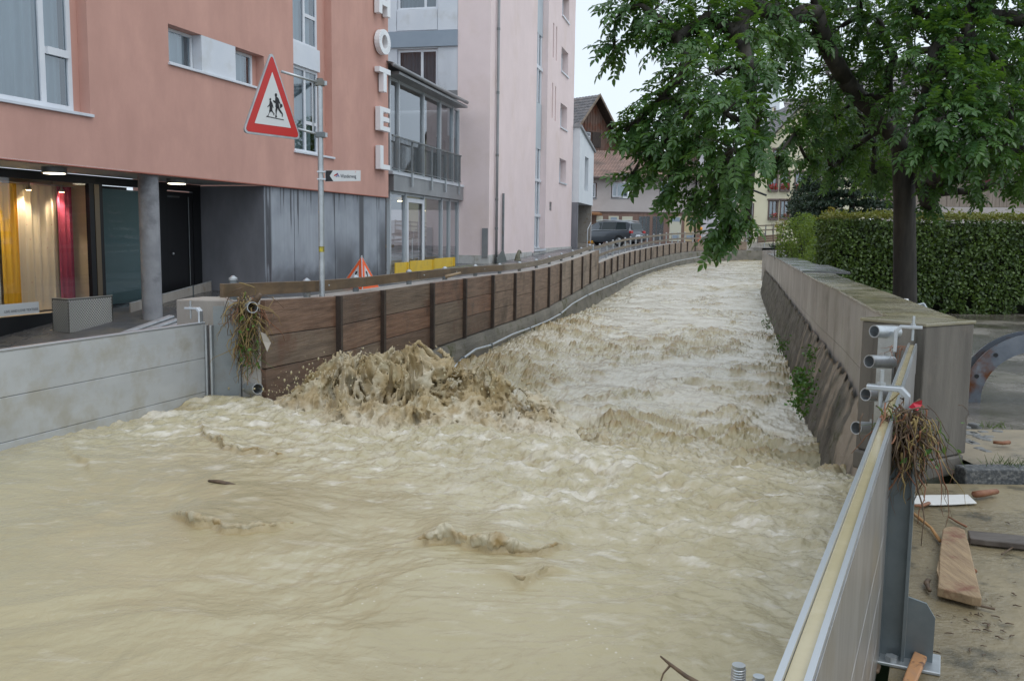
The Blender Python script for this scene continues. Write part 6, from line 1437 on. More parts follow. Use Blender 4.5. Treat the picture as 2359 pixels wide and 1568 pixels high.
# plate centre chosen so that its right rim is 0.2 m from the pole
def ray_pl(u, v, p, n): d = ray(u, v); return EYE + d * ((p - EYE) @ n) / (d @ n)
pl0 = pole + V3(-.18, -.11, 0)
cor = [ray_pl(u, v, pl0, sn) for u, v in ((627.5, 116), (558, 303), (693, 326))]
zL = (cor[1][2] + cor[2][2]) / 2; mid_s = ((cor[1] - pl0) @ sd_ + (cor[2] - pl0) @ sd_) / 2; half = abs((cor[2] - cor[1]) @ sd_) / 2; hh_ = cor[0][2] - zL
def SP(x, y, o=0.): return pl0 + sd_ * (mid_s + x * half) + V3(0, 0, zL + y * hh_) + sn * o        # x in -1..1, y 0..1
def rtri(k, rad, n=6):
    """rounded triangle, k = inset factor"""
    c = np.array([[0, 1.], [-1, 0], [1, 0]]); g = c.mean(0); c = g + (c - g) * k; out = []
    asp = hh_ / half
    for i in range(3):
        p, a, b = c[i], c[(i - 1) % 3], c[(i + 1) % 3]; da = (a - p) / np.linalg.norm((a - p) * [1, asp]); db = (b - p) / np.linalg.norm((b - p) * [1, asp])
        q0, q1 = p + da * rad, p + db * rad
        for j in range(n + 1): t = j / n; out.append((1 - t) ** 2 * q0 + 2 * t * (1 - t) * p + t * t * q1)
    return out
def plate(k, rad, o0, o1, nm, m): return MB().prism([SP(x, y, o0) for x, y in rtri(k, rad)], sn * (o1 - o0)).build(nm, m, sg)
M_sred = mat('sign_red', (.52, .025, .02), rough=.3); M_swhite = mat('sign_white', (.62, .64, .65), (.66, .68, .69), rough=.35, scale=8); M_ink = mat('black_ink', (.012, .012, .016), rough=.5)
plate(1.0, .22, -.012, .008, 'rim', M_steel); plate(.93, .16, .0085, .011, 'red_border', M_sred); plate(.62, .02, .0115, .0135, 'white_field', M_swhite)
# picture of two running children, outlines in plate coordinates taken from the sign
def zs(zx, zy):
    u, v = 553 + zx * .25, zy * .25; p = ray_pl(u, v, pl0, sn); return p + sn * .0145
kids = [[(233, 1070), (394, 1104), (394, 1111), (233, 1078)],
        [(311, 870), (318, 861), (326, 862), (332, 872), (332, 886), (325, 895), (316, 894), (311, 884)],
        [(316, 894), (330, 894), (345, 908), (350, 930), (348, 965), (352, 985), (342, 1000), (322, 998), (316, 985), (318, 955), (314, 930)],
        [(316, 935), (300, 925), (293, 930), (297, 940), (314, 955), (320, 948)],
        [(345, 908), (358, 945), (366, 962), (360, 968), (350, 950)],
        [(357, 968), (378, 958), (383, 984), (361, 1002)],
        [(322, 990), (338, 994), (330, 1030), (326, 1062), (332, 1082), (318, 1086), (314, 1078), (320, 1050), (316, 1020)],
        [(335, 985), (352, 984), (358, 1008), (376, 1034), (386, 1052), (383, 1080), (376, 1078), (376, 1056), (360, 1040), (340, 1010)],
        [(262, 912), (268, 905), (275, 908), (278, 918), (274, 930), (266, 930), (261, 922)],
        [(265, 930), (277, 932), (290, 955), (299, 996), (294, 1000), (285, 975), (290, 1020), (296, 1034), (258, 1030), (264, 1000), (260, 965)],
        [(262, 962), (248, 978), (241, 985), (245, 991), (258, 982)],
        [(262, 1028), (272, 1030), (258, 1050), (252, 1072), (240, 1078), (238, 1072), (250, 1062)],
        [(280, 1030), (292, 1032), (308, 1048), (304, 1066), (298, 1062), (299, 1052)]]
k_ = MB()
for P in kids: k_.prism([zs(x, y) for x, y in P], sn * .0012)
k_.build('running_children', M_ink, sg)
for (u0, v0, u1, v1) in ((648, 165, 740, 192), (686, 297, 740, 311)):
    a = ray_pl(u0, v0, pl0 - sn * .03, sn); b = V3(pole[0], pole[1], atY(u1, v1, pole[1])[2]); ar = MB().tube([a, b + (a - b) * .03], .014, 8).build('arm', M_steel, sg, smooth=True)
    MB().obox(b, V3(.05, .0, 0), V3(0, .035, 0), V3(0, 0, .03)).build('clamp', M_steel_dk, ar, bevel=.006); MB().obox(b + V3(.055, 0, 0), V3(.02, 0, 0), V3(0, .012, 0), V3(0, 0, .022)).build('clamp_bolt', M_steel, ar)
a = atY(722, 190, pole[1]); b = atY(722, 305, pole[1]); MB().tube([V3(pole[0] - .075, pole[1], a[2]), V3(pole[0] - .075, pole[1], b[2])], .012, 6).build('back_bar', M_steel, sg)
# hiking-path finger sign
hs = thing('finger_sign', 'white hiking finger sign with black arrow head on the sign pole', 'sign', V3(pole[0], pole[1], 1.9))
hy = pole[1] - .01
def HP(u, v, o=0.): p = atY(u, v, hy); return V3(p[0], hy - o, p[2])
MB().prism([HP(749, 392.5), HP(830.5, 392.5), HP(830.5, 417), HP(749, 418.5)], V3(0, .008, 0)).build('panel', M_swhite, hs)
MB().prism([HP(750, 393, .0015), HP(767, 393, .0015), HP(759.5, 405, .0015), HP(768, 417.6, .0015), HP(750, 418, .0015)], V3(0, -.001, 0)).build('arrow_field', M_ink, hs)
x0p, x1p = HP(785, 410), HP(821, 410)
tx = text_mesh('path_name', 'Wanderweg', .054, HP(784.5, 409.5, .0025), (1, 0, 0), (0, 0, 1), mat('grey_ink', (.05, .06, .08)), hs, .0005)
bpy.context.view_layer.update(); wd_ = tx.dimensions.x
if wd_ > 0:
    f_x = (x1p[0] - x0p[0]) / wd_
    rl_ = root_loc(hs); xo = HP(784.5, 409.5)[0] - rl_[0]
    for vt in tx.data.vertices: vt.co.x = xo + (vt.co.x - xo) * f_x
text_mesh('route_number', '7', .022, HP(817.5, 398.2, .0025), (1, 0, 0), (0, 0, 1), M_sred, hs, .0005)
lg = MB()
for P in (((769, 404), (775, 400.5), (779, 402), (774, 404.5), (771, 406)), ((773, 402), (777, 399), (779, 400), (776, 403))): lg.prism([HP(u, v, .002) for u, v in P], V3(0, -.001, 0))
lg.build('emblem', M_sred, hs); lb2 = MB()
for P in (((776, 399), (777.5, 398.5), (782, 407), (780.5, 407.5)), ((773, 407), (778, 404.5), (778.5, 405.8), (774, 408))): lb2.prism([HP(u, v, .0022) for u, v in P], V3(0, -.001, 0))
lb2.build('emblem_blue', mat('emblem_blue', (.03, .05, .3)), hs)
for v in (396, 413): MB().obox(V3(pole[0] + .015, hy, HP(745, v)[2]), (.045, 0, 0), (0, .034, 0), (0, 0, .008)).build('bracket', M_alu_br, hs)
stk = MB().lathe(V3(pole[0], pole[1], HP(740, 574)[2]), [(.0308, -.03), (.0308, .03)], 14).build('pole_sticker', mat('yellow_sticker', (.6, .5, .05), (.05, .05, .04), scale=30), sg)
# three-sided folding hazard signal on the road
tr = thing('folding_hazard_signal', 'orange-edged folding hazard signal with exclamation marks on the road', 'warning sign', atZ(835, 668, .3))
tb = atZ(835, 668, .30); yb_ = tb[1]
A_ = V3(tb[0] - .06, yb_ + .28, .30 + .82); B0 = tb; Lb_ = tb + V3(-.62, .42, .04); Rb_ = tb + V3(.32, .62, .04)
M_tri_o = mat('fluorescent_orange', (.85, .13, .03), rough=.4); M_tri_w = mat('reflective_white', (.55, .57, .58), rough=.35)
for (p, q, nm) in ((Lb_, B0, 'side'), (B0, Rb_, 'side'), (Rb_, Lb_, 'side')):
    n = nrm(np.cross(q - p, A_ - p)); g = (p + q + A_) / 3
    n = n if n @ (g - (A_ + B0 + Lb_ + Rb_) / 4) > 0 else -n
    fc = MB().prism([p, q, A_], n * .004).build('side', M_tri_o, tr)
    ins = [g + (x - g) * .58 + n * .005 for x in (p, q, A_)]; MB().prism(ins, n * .001).build('white_field', M_tri_w, fc)
    up_ = nrm(A_ - (p + q) / 2); sx_ = nrm(q - p)
    c = g + n * .007
    MB().prism([c + up_ * .17 - sx_ * .03, c + up_ * .17 + sx_ * .03, c + up_ * -.0 + sx_ * .015, c + up_ * -.0 - sx_ * .015], n * .001).build('mark', M_ink, fc)
    MB().prism([c - up_ * .06 + sx_ * .028 * math.cos(k) + up_ * .028 * math.sin(k) for k in np.linspace(0, 5.6, 9)], n * .001).build('dot', M_ink, fc)
for e in (Lb_, B0, Rb_): MB().tube([e, A_], .012, 6).build('edge_rod', M_alu_br, tr)
MB().ball(A_, .02, 8, 6).build('tip', M_alu_br, tr)

# ------------------------------------------------------------------ flotsam caught on the posts
M_twig = mat('wet_twig', (.07, .045, .028), (.14, .09, .05), rough=.6, scale=30); M_twig_r = mat('reddish_root', (.20, .075, .035), (.26, .12, .06), rough=.6, scale=30)
M_straw = mat('straw', (.24, .17, .06), (.34, .25, .10), rough=.7, scale=30); M_grass = leaf_mat('grass_blade', (.07, .12, .02), (.13, .18, .04), .5)
def strands(parent, n, origin, spread, length, fall, mats, sidew=(1, 0, 0), rad=(.0025, .007), sags=1.):
    groups = {}
    for i in range(n):
        m = random.choice(mats); p = np.array(origin) + np.array([random.gauss(0, spread[k]) for k in range(3)]); L = length * random.uniform(.35, 1.1); q = [p.copy()]; d = np.array([random.gauss(0, .6), random.gauss(0, .5), random.uniform(-1.6, .2)]); d = nrm(d)
        for k in range(7):
            d = nrm(d + np.array([random.gauss(0, .42), random.gauss(0, .42), -.28 * sags + random.gauss(0, .35)])); p = p + d * L / 7; q.append(p.copy())
        r = random.uniform(*rad); groups.setdefault(m, MB()).tube(q, [r * (1 - .1 * k) for k in range(8)], 5)
    for m, b in groups.items(): stuff(b.build('strands', m, parent, smooth=True))
db = thing('flotsam_bundle', 'bundle of roots, grass and twigs hanging on the left end post', 'debris', atY(570, 700, 8.2))
o = atY(566, 700, 8.2)
strands(db, 110, o, (.05, .05, .05), .38, 1, [M_twig, M_straw, M_twig, M_twig_r, M_straw]); strands(db, 130, o + V3(.02, 0, -.15), (.04, .045, .12), .36, 1, [M_twig, M_straw, M_twig, M_straw, M_grass], sags=1.6); strands(db, 80, o + V3(.01, 0, -.38), (.05, .04, .12), .32, 1, [M_twig, M_grass, M_twig_r, M_straw], sags=1.5)
leaf_cloud('caught_leaves', [(o[0] + .05, o[1] - .08, o[2] - .32, .09, .05, .25)], .06, leaf_mat('flotsam_leaf', (.05, .14, .02), (.10, .22, .03), .4), db, 22)
pp = MB(); c = o + V3(.15, -.08, -.24); pp.add([c, c + V3(.05, 0, -.02), c + V3(.09, .01, -.1), c + V3(.06, -.01, -.18), c + V3(.02, .01, -.09)], [(0, 1, 2, 4), (2, 3, 4)]); pp.build('torn_paper', mat('grey_paper', (.42, .38, .33), rough=.8), db)
MB().tube([o + V3(.02, .02, -.02), o + V3(.10, .0, .04), o + V3(.14, -.02, .09)], [.03, .028, .02], 7).build('branch_stub', M_twig, db, smooth=True)
db2 = thing('flotsam_clump', 'tangle of roots, straw and grass on the right barrier post clamp', 'debris', POST + V3(0, 0, 1.0))
o = POST + RN * .07 + V3(0, -.02, 1.02)
strands(db2, 80, o, (.05, .05, .03), .2, 1, [M_twig, M_straw, M_twig_r, M_twig, M_grass], rad=(.0015, .0045)); strands(db2, 170, o + RN * .03 + V3(0, -.03, -.07), (.03, .03, .05), .16, 1, [M_twig, M_twig, M_straw, M_twig], rad=(.002, .006)); strands(db2, 60, o + RN * .06 + V3(0, -.03, -.08), (.04, .04, .06), .34, 1, [M_twig, M_twig_r, M_straw, M_twig], rad=(.0015, .005), sags=1.7); strands(db2, 22, o + RN * .1 + V3(0, 0, -.04), (.03, .04, .02), .2, 1, [M_straw, M_grass, M_twig], rad=(.0015, .004), sags=.8)
leaf_cloud('caught_leaves', [(o[0] + .1, o[1] - .05, o[2] - .12, .14, .06, .12)], .035, MATS['flotsam_leaf'], db2, 26)
b = MB(); c = o + V3(.03, -.06, .05)
b.add([c, c + V3(.035, .0, .012), c + V3(.045, .02, -.012), c + V3(.02, .0, -.03), c + V3(-.012, .01, -.02)], [(0, 1, 2), (0, 2, 3), (0, 3, 4)]); b.build('red_tape', mat('red_plastic', (.62, .03, .06), rough=.35), db2)
db3 = thing('clamp_roots', 'few reddish roots caught on the wall clamp by the pillar', 'debris', V3(2.55, 6.0, 1.0)); strands(db3, 14, V3(2.55, 5.98, 1.0), (.02, .02, .01), .16, 1, [M_twig_r], rad=(.0015, .003))
tw_ = thing('floating_twig', 'bare twig sticking up at the lower edge of the water', 'twig', atY(1560, 1540, 1.75))
a = [atY(1522, 1511, 1.9), atY(1545, 1530, 1.86), atY(1580, 1556, 1.82), atY(1640, 1590, 1.76)]; MB().tube(a, [.002, .004, .005, .006], 6).build('stem', M_twig, tw_, smooth=True); MB().tube([a[1], atY(1528, 1550, 1.86), atY(1520, 1575, 1.84)], [.003, .002, .0015], 5).build('side_shoot', M_twig, tw_, smooth=True)
# sticks on the timber wall top
for (P, lab) in ((((1026, 638), (1040, 634), (1062, 628)), 'pale broken stick lying on the timber wall top'), (((1440, 549), (1446, 545), (1452, 541)), None)):
    if not lab: continue
    q = [atY(u, v, 15.5 * K) for u, v in P]; st_ = thing('stick', lab, 'stick', q[0]); MB().tube(q, [.03, .022, .015], 7).build('stem', mat('peeled_wood', (.40, .30, .19), (.3, .22, .14), scale=20), st_, smooth=True)
# bits floating on the water
fl_ = thing('floating_bark', 'dark strip of bark floating in the smooth water', 'bark', atZ(510, 1117, .24)); p = atZ(510, 1117, .2); p[2] = float(water_height(np.array([p[0]]), np.array([p[1]]))[0][0]) + .004; MB().tube([p + V3(-.09, .05, 0), p + V3(-.03, .02, .004), p + V3(.04, -.01, 0), p + V3(.09, -.03, .0)], [.012, .022, .02, .008], 7, squash=.4).build('strip', M_twig, fl_, smooth=True)

# ------------------------------------------------------------------ things lying on the muddy road, right
M_plank = mat('broken_plank', (.23, .155, .09), (.40, .285, .165), rough=.7, scale=5, stretch=(9, .8, 4), lo=.3, hi=.7, bump=.5, bscale=8, dirt=(.20, .085, .05), dirt_scale=5, dirt_lo=.54, dirt_hi=.66)
def slab(parent, pts, z, th, m, nm='board', bev=.006):
    P = [atZ(u, v, z) for u, v in pts]; return MB().prism(P, V3(0, 0, -th)).build(nm, m, parent, bevel=bev)
pk_ = thing('broken_plank', 'thick pale broken plank lying on the muddy road', 'plank', atZ(2210, 1300, 0))
slab(pk_, [(2160, 1352), (2163, 1320), (2164, 1280), (2168, 1245), (2172, 1218), (2180, 1212), (2200, 1211), (2222, 1218), (2232, 1250), (2246, 1310), (2262, 1376), (2240, 1373), (2200, 1362)], .065, .045, M_plank)
slab(pk_, [(2163, 1330), (2158, 1312), (2162, 1290)], .06, .02, M_plank, 'splinter', 0)
bd = thing('dark_board', 'dark wet board with ragged edge at the right edge of the road', 'board', atZ(2300, 1235, 0)); slab(bd, [(2229, 1220), (2400, 1236), (2400, 1256), (2330, 1249), (2270, 1243), (2234, 1238)], .045, .035, mat('dark_wet_wood', (.07, .055, .045), (.12, .10, .085), rough=.45, scale=8, stretch=(.5, 3, 1), bump=.4)); slab(bd, [(2234, 1239), (2270, 1244), (2330, 1250), (2400, 1257), (2400, 1259), (2330, 1253), (2270, 1247)], .03, .02, M_plank, 'bark_edge', 0)
wb = thing('white_board', 'thin white sheet lying below the granite kerb', 'sheet', atZ(2180, 1150, 0)); slab(wb, [(2100, 1141), (2140, 1139), (2230, 1138), (2250, 1157), (2190, 1160), (2150, 1161), (2100, 1158)], .02, .008, mat('white_sheet', (.72, .72, .70), (.62, .60, .55), rough=.5, scale=9, lo=.5, hi=.8), 'sheet', .002)
wc = thing('wood_offcut', 'orange-brown wood offcut lying beside the post base', 'offcut', atZ(2105, 1540, 0)); slab(wc, [(2106, 1497), (2136, 1510), (2110, 1570), (2095, 1600), (2066, 1600), (2088, 1540)], .05, .02, mat('orange_offcut', (.48, .24, .10), (.40, .22, .12), rough=.7, scale=12, stretch=(2, .6, 1), dirt=(.15, .08, .05), dirt_scale=12, dirt_lo=.56, dirt_hi=.64))
MBs = [([(2098, 1177), (2120, 1195), (2145, 1215), (2166, 1246)], .012, 'forked orange root lying between post and plank'), ([(2245, 1138), (2262, 1136), (2296, 1131)], .028, 'dark driftwood lump against the kerb'), ([(2098, 1164), (2125, 1164), (2140, 1158)], .012, 'dark twig beside the white sheet'), ([(2186, 1190), (2206, 1202), (2226, 1212)], .007, 'thin straw above the broken plank'),
       ([(2138, 1335), (2134, 1342), (2138, 1352), (2142, 1360)], .012, 'curled piece of bark left of the broken plank'), ([(2222, 1385), (2250, 1392), (2292, 1402)], .008, 'splinter lying below the broken plank'), ([(2000, 1548), (2018, 1545), (2022, 1532)], .012, 'twisted root below the post base plate'), ([(2307, 1276), (2330, 1262), (2345, 1250)], .005, 'thin bare twig right of the plank'), ([(2228, 1305), (2238, 1312), (2246, 1316)], .018, 'dark bark chunk beside the broken plank'), ([(2288, 1018), (2310, 1020), (2324, 1018)], .02, 'dark stick on the sandy pavement')]
for P, r, lab in MBs:
    z = .012 if P[0][1] > 1060 else .115
    t = thing('driftwood', lab, 'driftwood', atZ(*P[0], z)); q = [atZ(u, v, z + r) for u, v in P]; MB().tube(q, [r * (.7 + .5 * random.random()) for _ in q], 7, squash=.8).build('stem', random.choice((M_twig, M_twig_r)) if 'orange' not in lab else mat('orange_root', (.32, .15, .05), (.4, .22, .08), scale=20), t, smooth=True)
tmb = MB().tube([(-.5, 0, 0), (-.2, .06, .1), (.15, -.05, .05), (.5, .03, 0)], [.09, .12, .1, .06], 6)
tmesh = bpy.data.meshes.new('chip'); tmesh.from_pydata(tmb.v, [], tmb.f); tmesh.materials.append(M_twig); tmesh.shade_smooth()
for k in range(90):
    u, v = random.uniform(2120, 2359), random.uniform(1180, 1568)
    if k > 60: u, v = random.gauss(2300, 40), random.gauss(1440, 60)
    if 2150 < u < 2270 and 1205 < v < 1395: continue
    p = atZ(u, v, .008); c = bpy.data.objects.new('bark_chip', tmesh); COL.objects.link(c); c.location = tuple(p); s = random.choice((.008, .012, .018, .026, .036)); c.scale = (s, s * random.uniform(.6, 1.2), s * .8); c.rotation_euler = (0, 0, random.uniform(0, 6.3))
    tag(c, 'small dark chip of bark strewn on the muddy road', 'bark', 'bark chips on the muddy road')
# ------------------------------------------------------------------ steel arch ring in the yard
ar_ = thing('steel_ring', 'large rusty steel ring segment standing in the wet yard', 'steel ring', atZ(2300, 925, .08))
M_ringst = mat('rusty_steel', (.14, .16, .19), (.22, .24, .27), rough=.38, metal=.75, scale=3, dirt=(.16, .065, .03), dirt_scale=2.6, dirt_lo=.5, dirt_hi=.64, bump=.1, bscale=20)
rc = atY(2392, 928, 9.2); Ro_, Ri_ = .71, .53; fw_ = nrm(V3(.35, 1, 0)); rx = V3(fw_[1], -fw_[0], 0)
def RP(a, r, d): return rc + rx * (r * math.cos(a)) + V3(0, 0, r * math.sin(a)) + fw_ * d
def arch(nm, r0, r1, d0, d1, n=40, m=M_ringst):
    b = MB()
    for k in range(n + 1):
        a = -.08 + (math.pi + .16) * k / n
        for r, d in ((r0, d0), (r1, d0), (r1, d1), (r0, d1)): b.v.append(tuple(RP(a, r, d)))
    for k in range(n):
        for q in range(4): b.f.append((k * 4 + q, (k + 1) * 4 + q, (k + 1) * 4 + (q + 1) % 4, k * 4 + (q + 1) % 4))
    b.f += [(0, 1, 2, 3), (n * 4 + 3, n * 4 + 2, n * 4 + 1, n * 4)]; return b.build(nm, m, ar_, smooth=.6)
arch('front_flange', Ri_, Ro_, 0, .025); arch('back_flange', Ri_, Ro_, .33, .355); arch('shell', Ri_ + .03, Ri_ + .05, .026, .329)
for a in (.5, 1.1, 1.7, 2.3, 2.75): MB().cyl(RP(a, .63, -.012), RP(a, .63, .0), .022, 12).build('bolt_hole', M_black, ar_)
# galvanised frame and grating behind the wall
gf = thing('steel_trestle', 'small galvanised steel trestle standing behind the river wall', 'trestle', atY(2070, 700, 9.5))
for (u0, v0, u1, v1) in ((2046, 690, 2092, 692), (2092, 692, 2090, 712), (2050, 699, 2082, 700)): MB().tube([atY(u0, v0, 9.4), atY(u1, v1, 9.4)], .018, 4).build('bar', M_steel, gf)
q = [atY(2046, 690, 9.4), atY(2091, 693, 9.4)]
for p in q: MB().tube([p, V3(p[0], p[1], .05)], .016, 4).build('leg', M_steel, gf)
gr = thing('metal_grating', 'tilted metal grating lying beside the tree trunk', 'grating', atY(2125, 712, 10.5))
g0, g1 = atY(2108, 703, 10.4), atY(2128, 699, 10.6)
for k in range(8): a = g0 + (g1 - g0) * k / 7; MB().tube([a, a + V3(.12, -.05, -.2)], .006, 4).build('grating_bar', M_steel_dk, gr)
MB().tube([g0, g1], .012, 4).build('edge_bar', M_steel, gr); MB().tube([g1, g1 + V3(.14, -.05, -.24)], .012, 4).build('edge_bar', M_steel, gr); MB().tube([g0, g0 + V3(.0, 0, -.6)], .012, 4).build('leg', M_steel_dk, gr); MB().tube([g1, g1 + V3(.0, 0, -.65)], .012, 4).build('leg', M_steel_dk, gr)
# ------------------------------------------------------------------ the big tree leaning over the river
M_bark = mat('wet_bark', (.016, .014, .011), (.05, .042, .032), rough=.7, scale=9, stretch=(1, 1, .2), bump=.8, bscale=9, dirt=(.06, .06, .045), dirt_scale=14, dirt_lo=.66, dirt_hi=.7)
M_leaf = leaf_mat('glossy_leaf', (.034, .092, .028), (.088, .180, .05), .3, .3, (.16, .30, .025))
M_rachis = mat('leaf_stalk', (.12, .05, .02), rough=.6)
tree = thing('river_tree', 'large dark green tree with pinnate leaves overhanging the river', 'tree', (6.5, 15, 0))
base = atY(2086, 700, 15.0)
T0 = V3(base[0], 15.0, .0)
limbs = {'trunk': [(2086, 800, 15), (2084, 640, 15), (2083, 500, 15), (2084, 400, 15), (2086, 335, 15)]}
def PT(l): return [atY(u, v, d) for u, v, d in l]
nodes = []; segs = []          # greedy skeleton: node = (pos, parent)
def addn(p, par): nodes.append([np.array(p, float), par, 0.0]); return len(nodes) - 1
tr_ = [V3(T0[0] + .02, 15, .0), V3(T0[0], 15, .5)] + PT([(2084, 560, 15), (2083, 450, 15), (2085, 350, 15)])
last = None
for p in tr_: last = addn(p, last)
fork = last
for chain in ([(2110, 250, 15), (2108, 150, 14.8), (2112, 40, 14.6), (2116, -80, 14.4)], [(2040, 290, 14.8), (1990, 235, 14.5), (1945, 180, 14.0), (1905, 110, 13.6), (1880, 30, 13.2), (1860, -60, 13)],
              [(2062, 262, 15.2), (2040, 190, 15.3), (2010, 100, 15.4), (1975, 20, 15.5)], [(2068, 250, 15), (2085, 190, 15.4), (2100, 120, 15.8)]):
    par = fork
    for u, v, d in chain: par = addn(atY(u, v, d), par)
CL = [(1440, 20, 12.2, .38), (1415, 110, 12.2, .24), (1500, 30, 12, .5), (1560, 90, 11.8, .5), (1630, 40, 12, .55), (1700, 80, 11.8, .55), (1745, 20, 12.4, .5), (1570, 180, 11.5, .42), (1650, 170, 11, .5), (1730, 170, 11.2, .42),
      (1520, 235, 11.6, .36), (1590, 260, 11.2, .45), (1670, 260, 10.4, .48), (1740, 270, 10.8, .36), (1475, 285, 11.6, .34), (1445, 300, 11.7, .22), (1540, 320, 11.4, .42), (1615, 340, 11, .45), (1690, 345, 10.2, .45), (1735, 340, 10.6, .22),
      (1495, 365, 11.6, .24), (1455, 405, 11.7, .15), (1560, 385, 11.2, .3), (1635, 415, 10.8, .42), (1700, 415, 10.4, .34), (1590, 460, 11, .22), (1545, 440, 11.3, .15), (1655, 465, 10.8, .24), (1690, 500, 10.9, .25), (1680, 535, 11, .30), (1720, 520, 11.1, .2), (1650, 545, 11, .2),
      (1800, 50, 13, .55), (1810, 140, 13.5, .42), (1830, 310, 13.5, .22), (1795, 360, 13, .16), (1860, 80, 13.6, .5), (1860, 250, 14, .40), (1885, 320, 14.5, .36), (1860, 370, 14, .22), (1915, 180, 14.3, .45), (1925, 270, 15, .45), (1940, 60, 14, .55), (1950, 350, 15.5, .5), (1915, 395, 15, .24),
      (1990, 150, 14.5, .5), (2000, 300, 16, .5), (2010, 395, 16.2, .42), (2020, 40, 14, .55), (2050, 330, 16.5, .5), (2060, 130, 13.6, .45), (2050, 230, 13.8, .4), (2045, 410, 16.5, .35), (2110, 30, 13, .5), (2150, 110, 12.6, .55), (2130, 220, 12.4, .45), (2110, 290, 12.2, .38),
      (2190, 30, 13, .6), (2200, 180, 12.2, .5), (2180, 270, 11.8, .5), (2120, 350, 12, .3), (2190, 345, 12, .42), (2240, 100, 12.6, .55), (2260, 220, 12, .5), (2250, 310, 11.8, .45), (2300, 40, 13, .6), (2310, 150, 12.4, .55), (2330, 250, 12, .5), (2310, 340, 12.2, .42), (2350, 370, 13, .3), (2270, 380, 13, .28), (2200, 400, 13.6, .26),
      (2150, 420, 14, .2), (2245, 440, 14.2, .18), (2335, 425, 14, .2), (2140, 470, 14.5, .18), (2400, 100, 13, .7), (2420, 280, 13, .7), (2400, 400, 13.5, .45), (1500, -60, 12.5, .6), (1650, -60, 12.5, .6), (1800, -60, 13, .6), (1950, -60, 13.5, .6), (2100, -70, 13, .6), (2250, -70, 13, .7), (2400, -60, 13, .7), (2180, -30, 15.5, .7), (2050, 20, 16.5, .7), (2250, 120, 15, .7), (2330, 200, 15, .6), (2350, 300, 15, .5), (1950, 230, 16.5, .5), (1900, 40, 16, .6)]
cl3 = sorted([(atY(u, v, d), r) for u, v, d, r in CL], key=lambda q: np.linalg.norm(q[0] - nodes[fork][0]))
cn_ = []
for p, r in cl3:
    best = min(range(fork, len(nodes)), key=lambda i: np.linalg.norm(nodes[i][0] - p) + .35 * max(0, nodes[i][0][2] - p[2] - .3) + (.6 if nodes[i][0][2] < p[2] - 1.5 else 0))
    a = nodes[best][0]; m = (a + p) / 2 + V3(0, 0, .12 * np.linalg.norm(p - a)) + RNG.normal(size=3) * .06
    k = addn(m, best); k = addn(p, k); cn_.append((k, r))
for k, r in cn_:
    i = k
    while i is not None: nodes[i][2] += r * r; i = nodes[i][1]
def rad_of(i): return .012 + .043 * nodes[i][2] ** .52
def chainrad(i): return max(.168, .14) if i <= fork else min(rad_of(i), .13)
zt_ = np.array([p[2] for p in tr_]); zz2 = np.linspace(zt_[0], zt_[-1], 90); th = np.linspace(0, 2 * math.pi, 37)[:-1]
cx_, cy_ = np.interp(zz2, zt_, [p[0] for p in tr_]), np.interp(zz2, zt_, [p[1] for p in tr_]); r_t = np.interp(zz2, zt_, [.25, .185, .17, .165, .20])
TH_, ZZ_ = np.meshgrid(th, zz2); fur = .010 * (ridged(np.cos(TH_) * 3.2, np.sin(TH_) * 3.2, ZZ_ * .9, 4, .6) - .6) + .012 * fbm(np.cos(TH_) * 1.1, np.sin(TH_) * 1.1, ZZ_ * 1.1, 2) + .03 * np.exp(-ZZ_ / .25) * np.maximum(0, np.cos(4 * TH_))
rr2 = r_t[:, None] + fur; Pt = np.stack([cx_[:, None] + rr2 * np.cos(TH_), cy_[:, None] + rr2 * np.sin(TH_), ZZ_], -1).reshape(-1, 3)
it = np.arange(90 * 36).reshape(90, 36); qt = np.stack([it[:-1], np.roll(it, -1, 1)[:-1], np.roll(it, -1, 1)[1:], it[1:]], -1).reshape(-1, 4)
big_mesh('trunk', Pt, qt, M_bark, tree, True)
for i, (p, par, w) in enumerate(nodes):
    if par is None or i <= fork: continue
    a = nodes[par][0]; r0 = min(chainrad(par), chainrad(i) * 1.5) if par != fork else min(.15, chainrad(i) * 1.35); r1 = chainrad(i)
    mid = (a + p) / 2 + RNG.normal(size=3) * .02 * np.linalg.norm(p - a)
    MB().tube([a, mid, p], [r0, (r0 + r1) / 2, r1], 8).build('branch', M_bark, tree, smooth=True)
# compound leaf, rachis along +X, blade normal +Z, drooping tip
def compound(npair=5, L=.30, seed=0):
    rg = np.random.default_rng(seed); v = []; f = []
    def lf(p, d, up, ln, wd):
        d = nrm(d); s = nrm(np.cross(up, d)); u2 = np.cross(d, s); o = len(v)
        for (x, y, z) in ((0, 0, 0), (.28, .48, .06), (.62, .42, .05), (1, 0, -.10), (.62, -.42, .05), (.28, -.48, .06)): v.append(p + d * x * ln + s * y * wd + u2 * z * ln)
        f.append((o, o + 1, o + 2, o + 3)); f.append((o, o + 3, o + 4, o + 5))
    for i in range(npair):
        t = .22 + .70 * i / max(npair - 1, 1); p = V3(L * t, 0, -.16 * L * t * t)
        for sgn in (-1, 1): lf(p, V3(.55 + rg.normal() * .08, sgn * .8, -.28 + rg.normal() * .12), V3(0, 0, 1), .098 * (1 - .15 * abs(t - .55)) * rg.uniform(.85, 1.12), .046 * rg.uniform(.9, 1.1))
    lf(V3(L, 0, -.16 * L), V3(1, 0, -.5), V3(0, 0, 1), .105, .05)
    o = len(v)                                                    # rachis as a thin strip
    for t in (0, .5, 1): v.append(V3(L * t, .0022, -.16 * L * t * t + .001)); v.append(V3(L * t, -.0022, -.16 * L * t * t + .001))
    f.append((o, o + 1, o + 3, o + 2)); f.append((o + 2, o + 3, o + 5, o + 4))
    return np.array(v), np.array(f)
